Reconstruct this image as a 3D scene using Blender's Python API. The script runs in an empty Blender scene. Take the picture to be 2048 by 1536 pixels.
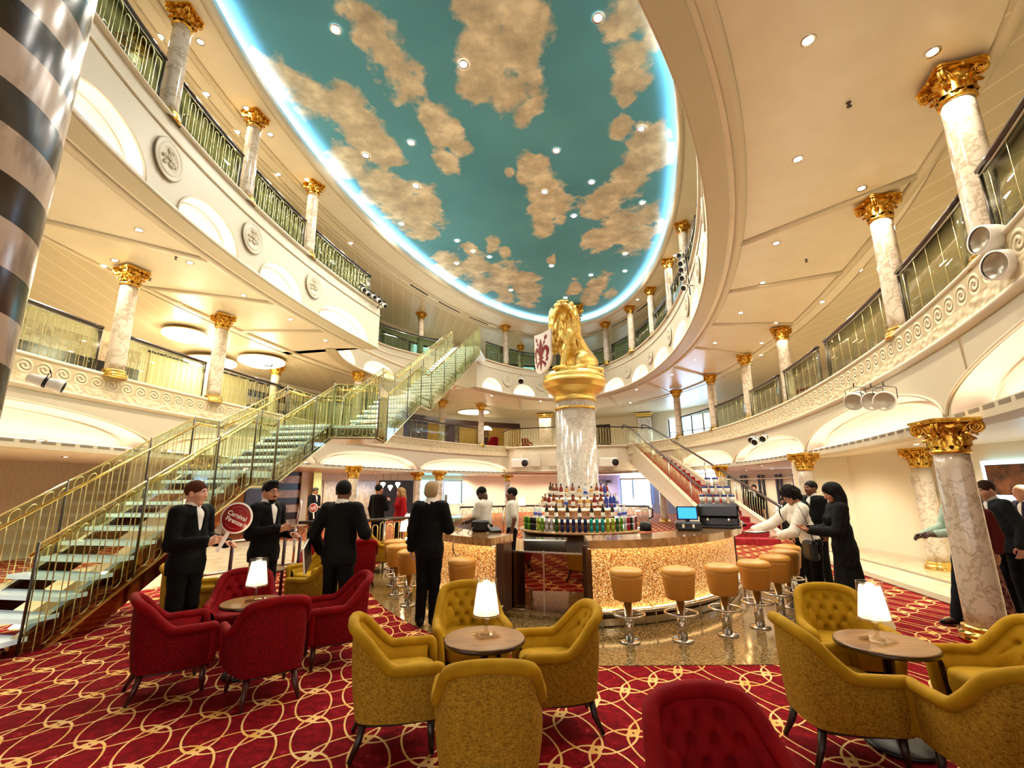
import bpy, math, random
import numpy as np
from mathutils import Vector, Matrix
random.seed(7); RNG = np.random.default_rng(7)
SC = bpy.context.scene
COL = SC.collection
R = math.radians

# ---------------------------------------------------------------- camera
cam_d = bpy.data.cameras.new('camera'); cam = bpy.data.objects.new('camera', cam_d); COL.objects.link(cam)
cam_d.sensor_width = 36.0; cam_d.lens = 930.0 / 2048.0 * 36.0; cam_d.clip_start = .02; cam_d.clip_end = 200
cam.matrix_world = Matrix.Translation((0, 0, 1.68)) @ Matrix.Rotation(R(102.5), 4, 'X') @ Matrix.Rotation(R(-.4), 4, 'Z')
SC.camera = cam
SC.view_settings.view_transform = 'Standard'; SC.view_settings.look = 'None'
SC.view_settings.gamma = 1; SC.view_settings.use_curve_mapping = False
SC.cycles.max_bounces = 7; SC.cycles.diffuse_bounces = 3; SC.cycles.glossy_bounces = 3; SC.cycles.transmission_bounces = 4; SC.cycles.transparent_max_bounces = 12
SC.view_settings.exposure = 1.17

# ---------------------------------------------------------------- world
W = bpy.data.worlds.new('world'); SC.world = W; W.use_nodes = True
W.node_tree.nodes['Background'].inputs[0].default_value = (1.0, .93, .82, 1)
W.node_tree.nodes['Background'].inputs[1].default_value = 1.3

def lamp(name, kind, loc, energy, color=(1, .84, .62), size=.1, parent=None, rot=None, **kw):
    d = bpy.data.lights.new(name, kind); d.energy = energy; d.color = color
    if kind == 'AREA': d.size = size
    elif kind != 'SUN': d.shadow_soft_size = size
    for k, v in kw.items(): setattr(d, k, v)
    o = bpy.data.objects.new(name, d); o.location = loc
    if rot: o.rotation_euler = rot
    if parent: o.parent = parent
    COL.objects.link(o); return o

# ---------------------------------------------------------------- materials
def lin(h):
    h = h.lstrip('#'); c = [int(h[i:i + 2], 16) / 255 for i in (0, 2, 4)]
    return tuple(x / 12.92 if x <= .04045 else ((x + .055) / 1.055) ** 2.4 for x in c) + (1,)
class NT:
    def __init__(s, m): s.t = m.node_tree; s.n = s.t.nodes; s.out = s.n.get('Material Output'); s.b = s.n.get('Principled BSDF')
    def new(s, ty, **kw):
        n = s.n.new(ty)
        for k, v in kw.items():
            if k.startswith('i_'):
                key = k[2:]; key = int(key) if key.isdigit() else key
                if hasattr(v, 'is_output'): s.t.links.new(v, n.inputs[key])
                else: n.inputs[key].default_value = v
            else: setattr(n, k, v)
        return n
    def link(s, a, b): s.t.links.new(a, b)
    def math(s, op, a, b=0., c=None):
        n = s.n.new('ShaderNodeMath'); n.operation = op
        for i, v in enumerate((a, b, c)):
            if v is None: continue
            if hasattr(v, 'is_output'): s.t.links.new(v, n.inputs[i])
            else: n.inputs[i].default_value = v
        return n.outputs[0]
    def ramp(s, fac, stops, interp='LINEAR'):
        n = s.n.new('ShaderNodeValToRGB'); n.color_ramp.interpolation = interp
        e = n.color_ramp.elements
        while len(e) < len(stops): e.new(.5)
        for q, (p, c) in zip(e, stops): q.position = p; q.color = c
        s.link(fac, n.inputs[0]); return n.outputs[0]
    def coord(s, which='Object'): return s.new('ShaderNodeTexCoord').outputs[which]
    def noise(s, vec, scale, detail=3, rough=.55, out='Fac'):
        n = s.new('ShaderNodeTexNoise'); n.inputs['Scale'].default_value = scale; n.inputs['Detail'].default_value = detail; n.inputs['Roughness'].default_value = rough
        if vec: s.link(vec, n.inputs['Vector'])
        return n.outputs[out]
    def bump(s, h, strength=.3, dist=.01):
        n = s.new('ShaderNodeBump'); n.inputs['Strength'].default_value = strength; n.inputs['Distance'].default_value = dist
        s.link(h, n.inputs['Height']); s.link(n.outputs[0], s.b.inputs['Normal']); return n
def mat(name, col='#ffffff', rough=.5, metal=0., emit=None, estr=0., spec=None, coat=0., sheen=0., alpha=None, trans=0.):
    m = bpy.data.materials.new(name); m.use_nodes = True; b = m.node_tree.nodes['Principled BSDF']
    c = lin(col) if isinstance(col, str) else col
    b.inputs['Base Color'].default_value = c; b.inputs['Roughness'].default_value = rough; b.inputs['Metallic'].default_value = metal
    if emit: b.inputs['Emission Color'].default_value = lin(emit) if isinstance(emit, str) else emit; b.inputs['Emission Strength'].default_value = estr
    if spec is not None: b.inputs['Specular IOR Level'].default_value = spec
    if coat: b.inputs['Coat Weight'].default_value = coat; b.inputs['Coat Roughness'].default_value = .08
    if sheen: b.inputs['Sheen Weight'].default_value = sheen; b.inputs['Sheen Tint'].default_value = c
    if trans: b.inputs['Transmission Weight'].default_value = trans
    return m
def noisy(m, scale, c1, c2, bump=0., dist=.01, lo=.35, hi=.65, detail=4, sc3=None):
    t = NT(m); v = t.coord()
    if sc3: v = t.new('ShaderNodeMapping', i_Vector=v, i_Scale=sc3).outputs[0]
    f = t.noise(v, scale, detail)
    t.link(t.ramp(f, [(lo, lin(c1)), (hi, lin(c2))]), t.b.inputs['Base Color'])
    if bump: t.bump(f, bump, dist)
    return m
def glassmat(name, tint, reflect=.9):
    """thin architectural glass: clear through, glossy at grazing angles"""
    m = bpy.data.materials.new(name); m.use_nodes = True; t = NT(m); t.n.remove(t.b)
    tr = t.new('ShaderNodeBsdfTransparent', i_Color=lin(tint)); gl = t.new('ShaderNodeBsdfGlossy', i_Roughness=.02)
    gl.inputs[0].default_value = (reflect, reflect, reflect, 1)
    g = t.new('ShaderNodeNewGeometry'); c = t.math('ABSOLUTE', t.new('ShaderNodeVectorMath', operation='DOT_PRODUCT', i_0=g.outputs['Normal'], i_1=g.outputs['Incoming']).outputs['Value'])
    f = t.math('MULTIPLY_ADD', t.math('POWER', t.math('SUBTRACT', 1., c), 5.), .92, .04); mx = t.new('ShaderNodeMixShader')
    t.link(f, mx.inputs[0]); t.link(tr.outputs[0], mx.inputs[1]); t.link(gl.outputs[0], mx.inputs[2]); t.link(mx.outputs[0], t.out.inputs[0])
    return m
def emat(name, col, s):
    m = bpy.data.materials.new(name); m.use_nodes = True; t = NT(m); t.n.remove(t.b)
    e = t.new('ShaderNodeEmission', i_Color=lin(col), i_Strength=s); t.link(e.outputs[0], t.out.inputs[0]); return m

M = {}
M['cream'] = noisy(mat('cream paint', rough=.45), 3, '#ddd1b6', '#e3d8be')
M['cream_soffit'] = noisy(mat('cream soffit paint', rough=.32), 2, '#e4dac4', '#e9e0cb')
M['trim'] = mat('cream moulding', '#d6cab0', .4)
M['fascia'] = mat('balcony fascia paint', '#c8bea4', .45)
M['white_recess'] = mat('arch recess white', '#f1e6da', .6)
M['brass'] = mat('polished brass', '#e0bd68', .18, 1.)
M['brass_light'] = mat('pale brass loops', '#efe0a4', .25, 1.)
M['chrome'] = mat('brushed steel', '#c9c6c0', .18, 1.)
M['chrome_dark'] = mat('dark steel', '#5b5650', .3, 1.)
M['dark_wood'] = noisy(mat('dark wood rail', rough=.25, coat=.3), 8, '#1d0f0a', '#2c1810', sc3=(1, 1, 8))
M['black'] = mat('black satin', '#0a0a0b', .45)
M['black_gloss'] = mat('black plastic', '#0c0c0e', .2)
M['white_plastic'] = mat('white plastic', '#e8e4da', .35)
M['lens'] = mat('lens glass', '#b8ae9c', .25, .3)
M['glass'] = glassmat('railing glass', '#eef5ea'); M['glass_green'] = glassmat('green edge glass', '#cfe0cf')
M['clear'] = glassmat('clear glass', '#f7f7f4', 1.)
M['bulb'] = emat('downlight lens', '#fff1d0', 28); M['bulb_cool'] = emat('sky downlight lens', '#fff6e2', 40)
M['strip'] = emat('warm cove strip', '#ffe6c8', 6.); M['strip2'] = emat('arch cove strip', '#ffe9d2', 9.); M['strip_sky'] = emat('white cove strip', '#d4e6ff', 34.)
M['slot_shadow'] = mat('slot shadow', '#7e7460', .6)  # flat strips hold the shade inside the slots as colour
def gold():
    m = mat('gold leaf', '#e2a940', .24, 1.); t = NT(m); v = t.coord()
    f = t.noise(v, 22, 4); t.link(t.ramp(f, [(.3, lin('#b87a1d')), (.6, lin('#f0c35a'))]), t.b.inputs['Base Color']); t.bump(f, .25, .01); return m
M['gold'] = gold()
M['lion_gold'] = mat('lion gold leaf', '#e9ca74', .36, 1.)
t = NT(M['lion_gold']); t.bump(t.noise(t.coord(), 30, 4), .08, .01)
def marble(name, base, vein, sc=3.):
    m = mat(name, base, .14, coat=.2); t = NT(m); v = t.coord()
    d = t.new('ShaderNodeVectorMath', operation='MULTIPLY_ADD', i_0=t.noise(v, sc, 4, out='Color'), i_1=(.9, .9, .9), i_2=v).outputs[0]
    d = t.new('ShaderNodeMapping', i_Vector=d, i_Rotation=(.5, .6, .3)).outputs[0]
    w = t.noise(d, sc * 1.4, 6, .6); a = t.math('ABSOLUTE', t.math('SUBTRACT', w, .5))
    t.link(t.ramp(a, [(0., lin(vein)), (.055, lin(base)), (.3, lin(base))]), t.b.inputs['Base Color']); return m
M['marble'] = marble('veined marble', '#cfc2ae', '#a8977f', 2.6)
M['marble_white'] = marble('white marble with grey veins', '#c6bdb0', '#a59a8b', 3.4)
M['floor_marble'] = marble('cream floor marble', '#dccbaa', '#c6b38f', 1.2)
def zebra():
    m = mat('black and pink marble bands', rough=.2); t = NT(m); v = t.coord()
    z = t.new('ShaderNodeSeparateXYZ', i_0=v).outputs[2]
    f = t.math('GREATER_THAN', t.math('FRACT', t.math('MULTIPLY', z, 1 / .64)), .52)
    n = t.noise(t.new('ShaderNodeMapping', i_Vector=v, i_Scale=(1, 1, .4)).outputs[0], 3.5, 6)
    a = t.ramp(n, [(.35, lin('#8d7a6c')), (.5, lin('#c4b3a2')), (.7, lin('#cdbcab'))])
    b = t.ramp(n, [(.35, lin('#17120f')), (.65, lin('#33291f'))])
    mx = t.new('ShaderNodeMix', data_type='RGBA', i_0=f); t.link(a, mx.inputs[6]); t.link(b, mx.inputs[7]); t.link(mx.outputs[2], t.b.inputs['Base Color']); return m
M['zebra'] = zebra()
def wood(name, c1, c2, rough=.25, sc=(1, 12, 1), coat=.3):
    m = mat(name, c1, rough, coat=coat); t = NT(m); v = t.new('ShaderNodeMapping', i_Vector=t.coord(), i_Scale=sc).outputs[0]
    f = t.noise(v, 4, 6, .65); t.link(t.ramp(f, [(.3, lin(c1)), (.7, lin(c2))]), t.b.inputs['Base Color']); t.bump(f, .08, .005); return m
M['table_wood'] = wood('walnut table top', '#4c3218', '#91693a', .28)
M['bar_wood'] = wood('polished bar top', '#7c5230', '#c99c66', .08, (1, 5, 1), .8)
M['panel_brown'] = wood('dark brown panelling', '#2a170d', '#4a2c18', .3, (8, 8, 1))

# ---------------------------------------------------------------- mesh builder
def mesh_from(name, V, F, smooth=None, mats=None, midx=None):
    me = bpy.data.meshes.new(name); V = np.asarray(V, np.float32).reshape(-1, 3)
    me.vertices.add(len(V)); me.vertices.foreach_set('co', V.ravel())
    if isinstance(F, np.ndarray):
        tot = np.full(len(F), F.shape[1], np.int32); flat = F.astype(np.int32).ravel()
    else:
        tot = np.array([len(f) for f in F], np.int32); flat = np.array([i for f in F for i in f], np.int32)
    me.loops.add(len(flat)); me.loops.foreach_set('vertex_index', flat)
    me.polygons.add(len(tot)); st = np.concatenate([[0], np.cumsum(tot)[:-1]]).astype(np.int32) if len(tot) else np.zeros(0, np.int32)
    me.polygons.foreach_set('loop_start', st); me.polygons.foreach_set('loop_total', tot)
    sm = np.ones(len(tot), bool) if smooth is None else np.asarray(smooth, bool)
    me.polygons.foreach_set('use_smooth', sm)
    for m in mats or []: me.materials.append(m)
    if midx is not None: me.polygons.foreach_set('material_index', np.asarray(midx, np.int32))
    me.update(calc_edges=True); me.validate(); return me
def tag(o, label=None, cat=None, group=None, kind=None):
    if label: o['label'] = label
    if cat: o['category'] = cat
    if group: o['group'] = group
    if kind: o['kind'] = kind
    return o
def link(name, me, parent=None, loc=(0, 0, 0), rz=0.):
    o = bpy.data.objects.new(name, me); COL.objects.link(o); o.location = loc; o.rotation_euler = (0, 0, rz)
    if parent: o.parent = parent
    return o
def thing(name, label, cat, loc=(0, 0, 0), rz=0., group=None):
    return tag(link(name, None, None, loc, rz), label, cat, group)
def copy_tree(o, parent=None):
    c = o.copy(); COL.objects.link(c)
    if parent: c.parent = parent
    for ch in o.children: copy_tree(ch, c)
    return c
ORD = ['first', 'second', 'third', 'fourth', 'fifth', 'sixth', 'seventh', 'eighth', 'ninth', 'tenth', 'eleventh', 'twelfth', 'thirteenth', 'fourteenth', 'fifteenth', 'sixteenth', 'seventeenth', 'eighteenth', 'nineteenth', 'twentieth', 'twenty-first', 'twenty-second', 'twenty-third', 'twenty-fourth', 'twenty-fifth', 'twenty-sixth', 'twenty-seventh', 'twenty-eighth', 'twenty-ninth', 'thirtieth']
def frame(d, up=(0, 0, 1)):
    d = np.asarray(d, float); d = d / np.linalg.norm(d); up = np.asarray(up, float)
    if abs(d @ up) > .98: up = np.array([0, 1., 0])
    a = np.cross(up, d); a /= np.linalg.norm(a); return a, np.cross(d, a), d
def catmull(P, n=6, closed=False):
    P = np.asarray(P, float); N = len(P); out = []
    for i in range(N if closed else N - 1):
        p = [P[(i + k) % N] if closed else P[min(max(i + k, 0), N - 1)] for k in (-1, 0, 1, 2)]
        for t in np.arange(n) / n:
            out.append(.5 * (2 * p[1] + (p[2] - p[0]) * t + (2 * p[0] - 5 * p[1] + 4 * p[2] - p[3]) * t * t + (3 * p[1] - p[0] - 3 * p[2] + p[3]) * t ** 3))
    if not closed: out.append(P[-1])
    return np.array(out)
class MB:
    def __init__(s): s.v = []; s.f = []; s.sm = []; s.mi = []; s.n = 0; s.cur = 0
    def add(s, V, F, smooth=True):
        V = np.asarray(V, float).reshape(-1, 3); s.v.append(V)
        for f in F: s.f.append(tuple(i + s.n for i in f)); s.sm.append(smooth); s.mi.append(s.cur)
        s.n += len(V); return s
    def box(s, c, d, rz=0., rx=0., mtx=None, bev=0.):
        x, y, z = [k / 2 for k in d]
        if bev:
            b = min(bev, x * .9, y * .9, z * .9); V = []
            for sx in (-1, 1):
                for sy in (-1, 1):
                    for sz in (-1, 1): V += [(sx * (x - b), sy * (y - b), sz * z), (sx * (x - b), sy * y, sz * (z - b)), (sx * x, sy * (y - b), sz * (z - b))]
            V = np.array(V); F = []
            I = lambda sx, sy, sz, k: ((sx > 0) * 4 + (sy > 0) * 2 + (sz > 0)) * 3 + k
            for sg in (-1, 1):
                q = [I(-1, -1, sg, 0), I(1, -1, sg, 0), I(1, 1, sg, 0), I(-1, 1, sg, 0)]; F.append(q if sg > 0 else q[::-1])
                q = [I(-1, sg, -1, 1), I(1, sg, -1, 1), I(1, sg, 1, 1), I(-1, sg, 1, 1)]; F.append(q if sg < 0 else q[::-1])
                q = [I(sg, -1, -1, 2), I(sg, 1, -1, 2), I(sg, 1, 1, 2), I(sg, -1, 1, 2)]; F.append(q if sg > 0 else q[::-1])
            for a in (-1, 1):
                for b2 in (-1, 1):
                    q = [I(-1, a, b2, 0), I(1, a, b2, 0), I(1, a, b2, 1), I(-1, a, b2, 1)]; F.append(q if a * b2 < 0 else q[::-1])
                    q = [I(a, -1, b2, 0), I(a, 1, b2, 0), I(a, 1, b2, 2), I(a, -1, b2, 2)]; F.append(q[::-1] if a * b2 < 0 else q)
                    q = [I(a, b2, -1, 1), I(a, b2, 1, 1), I(a, b2, 1, 2), I(a, b2, -1, 2)]; F.append(q[::-1] if a * b2 > 0 else q)
                    for e in (-1, 1):
                        q = [I(a, b2, e, 0), I(a, b2, e, 1), I(a, b2, e, 2)]; F.append(q if a * b2 * e < 0 else q[::-1])
        else:
            V = np.array([(i, j, k) for i in (-x, x) for j in (-y, y) for k in (-z, z)])
            F = [(0, 1, 3, 2), (4, 6, 7, 5), (0, 4, 5, 1), (2, 3, 7, 6), (0, 2, 6, 4), (1, 5, 7, 3)]
        if rx: V = V @ np.array([[1, 0, 0], [0, math.cos(rx), math.sin(rx)], [0, -math.sin(rx), math.cos(rx)]])
        if rz: V = V @ np.array([[math.cos(rz), math.sin(rz), 0], [-math.sin(rz), math.cos(rz), 0], [0, 0, 1]])
        if mtx is not None: V = V @ np.asarray(mtx)
        return s.add(V + np.asarray(c, float), F, False)
    def beam(s, a, b, w, h, up=(0, 0, 1)):
        a, b = np.asarray(a, float), np.asarray(b, float); x, u, d = frame(b - a, up)
        V = [p + i * x * w / 2 + j * u * h / 2 for p in (a, b) for i in (-1, 1) for j in (-1, 1)]
        return s.add(V, [(0, 1, 3, 2), (4, 6, 7, 5), (0, 4, 5, 1), (2, 3, 7, 6), (0, 2, 6, 4), (1, 5, 7, 3)], False)
    def sweep(s, P, prof, closed=False, smooth=True, up=(0, 0, 1), caps=True):
        """profile (w,h) list swept along path; w to the right of travel, h along up"""
        P = np.asarray(P, float); N = len(P); K = len(prof); V = []
        for i in range(N):
            d = P[(i + 1) % N] - P[i - 1] if closed else P[min(i + 1, N - 1)] - P[max(i - 1, 0)]
            x, u, d = frame(d, up); x = -x
            V += [P[i] + x * w + u * h for w, h in prof]
        F = []
        for i in range(N if closed else N - 1):
            for k in range(K):
                a = i * K + k; b = i * K + (k + 1) % K; c = ((i + 1) % N) * K + (k + 1) % K; e = ((i + 1) % N) * K + k
                F.append((a, b, c, e))
        if not closed and caps: F += [tuple(range(K))[::-1], tuple((N - 1) * K + k for k in range(K))]
        return s.add(V, F, smooth)
    def tube(s, P, r, n=8, closed=False, caps=True):
        P = np.asarray(P, float); N = len(P); rr = np.broadcast_to(np.asarray(r, float), (N,)); V = []; px = None
        for i in range(N):
            d = P[(i + 1) % N] - P[i - 1] if closed else P[min(i + 1, N - 1)] - P[max(i - 1, 0)]
            d = d / (np.linalg.norm(d) + 1e-12)
            if px is None: x, u, _ = frame(d)
            else:
                x = px - d * (px @ d); x /= np.linalg.norm(x) + 1e-12; u = np.cross(d, x)
            px = x
            for k in range(n):
                a = 2 * math.pi * k / n; V.append(P[i] + rr[i] * (math.cos(a) * x + math.sin(a) * u))
        F = []
        for i in range(N if closed else N - 1):
            for k in range(n): F.append((i * n + k, i * n + (k + 1) % n, ((i + 1) % N) * n + (k + 1) % n, ((i + 1) % N) * n + k))
        if not closed and caps: F += [tuple(range(n))[::-1], tuple((N - 1) * n + k for k in range(n))]
        return s.add(V, F)
    def lathe(s, prof, n=24, c=(0, 0, 0), caps=True, sx=1., sy=1.):
        V = [(c[0] + r * sx * math.cos(2 * math.pi * k / n), c[1] + r * sy * math.sin(2 * math.pi * k / n), c[2] + z) for r, z in prof for k in range(n)]
        F = [(i * n + k, i * n + (k + 1) % n, (i + 1) * n + (k + 1) % n, (i + 1) * n + k) for i in range(len(prof) - 1) for k in range(n)]
        if caps: F += [tuple(range(n))[::-1], tuple((len(prof) - 1) * n + k for k in range(n))]
        return s.add(V, F)
    def grid(s, A, closed_u=False, smooth=True, flip=False):
        A = np.asarray(A, float); U, Vn = A.shape[:2]; F = []
        for i in range(U if closed_u else U - 1):
            for j in range(Vn - 1):
                q = (i * Vn + j, ((i + 1) % U) * Vn + j, ((i + 1) % U) * Vn + j + 1, i * Vn + j + 1); F.append(q[::-1] if flip else q)
        return s.add(A.reshape(-1, 3), F, smooth)
    def prism(s, poly, z0, z1, smooth=False):
        n = len(poly); V = [(x, y, z0) for x, y in poly] + [(x, y, z1) for x, y in poly]
        return s.add(V, [tuple(range(n))[::-1], tuple(range(n, 2 * n))] + [(i, (i + 1) % n, n + (i + 1) % n, n + i) for i in range(n)], smooth)
    def sphere(s, c, r, n=12, m=8):
        r = np.broadcast_to(np.asarray(r, float), (3,))
        V = [(c[0], c[1], c[2] - r[2])]
        for i in range(1, m):
            a = math.pi * i / m - math.pi / 2
            for k in range(n): V.append((c[0] + r[0] * math.cos(a) * math.cos(2 * math.pi * k / n), c[1] + r[1] * math.cos(a) * math.sin(2 * math.pi * k / n), c[2] + r[2] * math.sin(a)))
        V.append((c[0], c[1], c[2] + r[2])); F = [(0, 1 + (k + 1) % n, 1 + k) for k in range(n)]
        for i in range(m - 2):
            for k in range(n): F.append((1 + i * n + k, 1 + i * n + (k + 1) % n, 1 + (i + 1) * n + (k + 1) % n, 1 + (i + 1) * n + k))
        L = len(V) - 1; b = 1 + (m - 2) * n; F += [(b + k, b + (k + 1) % n, L) for k in range(n)]
        return s.add(V, F)
    def arr(s): return np.concatenate(s.v) if s.v else np.zeros((0, 3))
    def xform(s, mtx=None, off=(0, 0, 0)):
        V = s.arr(); V = V @ np.asarray(mtx).T if mtx is not None else V
        s.v = [V + np.asarray(off, float)]; return s
    def merge(s, o, mtx=None, off=(0, 0, 0)):
        V = o.arr(); V = V @ np.asarray(mtx).T if mtx is not None else V; s.v.append(V + np.asarray(off, float))
        s.f += [tuple(i + s.n for i in f) for f in o.f]; s.sm += o.sm; s.mi += o.mi; s.n += len(V); return s
    def mesh(s, name, m): return mesh_from(name, s.arr(), s.f, s.sm, m if isinstance(m, list) else [m], s.mi)
    def build(s, name, m, parent=None, loc=(0, 0, 0), rz=0., label=None):
        o = link(name, s.mesh(name, m), parent, loc, rz)
        if label: o['label'] = label
        return o
    def struct(s, name, m, label=None, cat=None):
        o = s.build(name, m); o['kind'] = 'structure'
        if label: o['label'] = label
        o['category'] = cat or 'building'
        return o
def rz3(a): c, s = math.cos(a), math.sin(a); return np.array([[c, -s, 0], [s, c, 0], [0, 0, 1.]])
def text_mesh(body, size, extrude=.002, bold=0.):
    cu = bpy.data.curves.new('lettering', 'FONT'); cu.body = body; cu.size = size; cu.extrude = extrude; cu.align_x = 'CENTER'; cu.align_y = 'CENTER'; cu.offset = bold; cu.resolution_u = 4
    o = bpy.data.objects.new('lettering', cu); COL.objects.link(o); bpy.context.view_layer.update()
    me = bpy.data.meshes.new_from_object(o.evaluated_get(bpy.context.evaluated_depsgraph_get())); bpy.data.objects.remove(o); return me

# ---------------------------------------------------------------- plan of the atrium: tilted ovals
class Oval:
    def __init__(s, c, a, b, deg=75.2, near=None, ex=2.):
        s.near = near or a; s.ex = ex; s.c = np.array(c, float); s.a = a; s.b = b; s.u = np.array([math.cos(R(deg)), math.sin(R(deg))]); s.v = np.array([-s.u[1], s.u[0]])
    def pt(s, th, off=0.):
        th = np.asarray(th, float); c, n = np.cos(th), np.sin(th); k = c < 0
        c2 = np.where(k, -np.abs(c) ** (2 / s.ex) * (s.near + off), c * (s.a + off)); n2 = np.where(k, np.sign(n) * np.abs(n) ** (2 / s.ex), n) * (s.b + off)
        return s.c + np.multiply.outer(c2, s.u) + np.multiply.outer(n2, s.v)
    def th(s, p):
        d = np.asarray(p, float)[..., :2] - s.c; x, y = (d @ s.u), (d @ s.v) / s.b; k = x < 0
        x = np.where(k, -(np.abs(x) / s.near) ** (s.ex / 2), x / s.a); y = np.where(k, np.sign(y) * np.abs(y) ** (s.ex / 2), y); return np.arctan2(y, x)
    def path(s, t0, t1, n, z=0., off=0.):
        P = s.pt(np.linspace(t0, t1, n), off); return np.concatenate([P, np.full((n, 1), z)], 1)
CE = Oval((.14, 13.07), 11.43, 4.89, 74); E2 = Oval((.06, 13.18), 12.39, 5.18, 75.2); E1 = Oval((.23, 14.04), 14.95, 7.67, 76, 16.2, 2.25)
O1 = Oval((.4, 14.3), 19.5, 12.3, 76, 21., 2.2); O2 = Oval((.3, 13.6), 17., 10.0, 75.5)
Z1, Z2 = 3.95, 7.9                     # walkway levels
S0, S1, S2 = 2.42, 6.42, 10.2          # soffit heights
# ================================================================ FLOORS
def carpet_mat():
    m = mat('red trellis carpet', rough=.95, spec=.1); t = NT(m); v = t.coord()
    r = t.new('ShaderNodeMapping', i_Vector=v, i_Rotation=(0, 0, R(-35))).outputs[0]
    a, b = .36, .51; ds = []; sx = t.new('ShaderNodeSeparateXYZ', i_0=r); ux = t.math('MULTIPLY_ADD', sx.outputs[1], -.25, sx.outputs[0])
    for ox, oy, px_, py_, ra, rb in ((.5, .5, 2, 1, a * .56, .105), (1.5, .5, 2, 1, a * .56, .105), (.5, .5, 1, 2, .135, b * .55), (.5, 1.5, 1, 2, .135, b * .55)):
        px = t.math('SUBTRACT', t.math('FRACT', t.math('MULTIPLY_ADD', ux, 1 / (px_ * a), ox / px_)), .5)
        py = t.math('SUBTRACT', t.math('FRACT', t.math('MULTIPLY_ADD', sx.outputs[1], 1 / (py_ * b), oy / py_)), .5)
        px = t.math('MULTIPLY', px, px_ * a / ra); py = t.math('MULTIPLY', py, py_ * b / rb)
        q = t.math('SQRT', t.math('ADD', t.math('MULTIPLY', px, px), t.math('MULTIPLY', py, py)))
        ds.append(t.math('MULTIPLY', t.math('ABSOLUTE', t.math('SUBTRACT', q, 1.)), .75 if px_ == 2 else 1.))
    d = ds[0]
    for q in ds[1:]: d = t.math('MINIMUM', d, q)
    wob = t.noise(v, 60, 2); d = t.math('ADD', d, t.math('MULTIPLY', t.math('SUBTRACT', wob, .5), .05))
    n = t.noise(v, 13, 5, .7); n2 = t.noise(v, 240, 2)
    red = t.ramp(n, [(.30, lin('#50030a')), (.52, lin('#77050f')), (.66, lin('#93101f')), (.74, lin('#c9737a'))])
    line = t.ramp(t.noise(v, 5, 3), [(.35, lin('#d9a653')), (.65, lin('#edc98a'))])
    mx = t.new('ShaderNodeMix', data_type='RGBA', i_0=t.math('LESS_THAN', d, .050)); t.link(red, mx.inputs[6]); t.link(line, mx.inputs[7]); t.link(mx.outputs[2], t.b.inputs['Base Color'])
    t.bump(n2, .4, .004); return m
M['carpet'] = carpet_mat()
M['granite'] = mat('speckled brown granite', rough=.12, coat=.2)
t = NT(M['granite']); v = t.coord(); n = t.noise(v, 42, 5, .75)
t.link(t.ramp(n, [(.36, lin('#352817')), (.47, lin('#6d5733')), (.56, lin('#957a4a')), (.68, lin('#c2a972'))]), t.b.inputs['Base Color'])
mb = MB(); mb.prism([(-18, -8), (18, -8), (18, 36), (-18, 36)], -.25, 0); mb.struct('floor', M['carpet'])
gran = catmull([(-3.05, 12.2), (-2.96, 10.4), (-2.73, 9.06), (-2.40, 8.3), (-1.85, 7.2), (-1.11, 6.15), (-.3, 5.4), (.75, 4.93)], 5).tolist() + [(2.6, 4.93)] + catmull([(3.6, 5.2), (4.6, 6.1), (5.3, 7.6), (5.6, 9.6), (5.4, 12.4), (4.2, 14.8), (2, 16.2), (-.6, 16), (-2.4, 14.6), (-3.0, 12.6)], 5).tolist()
mb = MB(); mb.prism([(x, y) for x, y in gran][::-1], -.1, .006); mb.struct('floor', M['granite'])
mb = MB(); mb.prism([(6.25, 4.2), (6.32, 7.0), (6.85, 10.0), (7.3, 13.5), (9.6, 13.5), (9.6, 4.2)][::-1], -.1, .006); mb.struct('floor', M['floor_marble'])
mb = MB()
for off in (0, 1.15): mb.sweep([(6.30 + off * .8, 4.2, .008), (6.36 + off * .8, 7.0, .008), (6.9 + off * .8, 10., .008), (7.35 + off * .8, 13.4, .008)], [(-.16 if off == 0 else -.05, 0), (.10 if off == 0 else .05, 0), (.10 if off == 0 else .05, .006), (-.16 if off == 0 else -.05, .006)], smooth=False)
mb.struct('trim_1', mat('grey floor border', '#857763', .35))
mb = MB(); mb.prism([(-9.5, 4.5), (-6.6, 4.5), (-6.3, 8.8), (-5.2, 10.2), (-4.3, 12.0), (-4.6, 15.5), (-9.5, 16.5)], -.1, .006); mb.struct('floor', M['floor_marble'])

# ================================================================ OUTER WALLS
def arc_slope(ov, s, off=0.):
    """angle on an oval of the point seen from the seat area along the plan direction x = s*y"""
    th = np.linspace(-math.pi, math.pi, 7200); P = ov.pt(th, off); g = P[:, 0] - s * P[:, 1]
    k = [i for i in range(len(th) - 1) if g[i] * g[i + 1] <= 0 and P[i, 1] > 0]
    return th[max(k, key=lambda i: P[i, 1])]
def sl(px): return (px - 1024) / 930 * .976
def wallarc(ov, t0, t1, z0, z1, m, name=None, off=0., n=40, kind=True, parent=None, thick=.12):
    mb = MB(); a = ov.path(t0, t1, n, 0, off); b = ov.path(t0, t1, n, 0, off + thick)
    for P, fl in ((a, True), (b, False)):
        mb.grid(np.stack([P + [0, 0, z0], P + [0, 0, z1]], 1), flip=fl)
    if name is None: return mb
    o = mb.build(name, m, parent)
    if kind: o['kind'] = 'structure'; o['category'] = 'wall'
    return o
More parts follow.
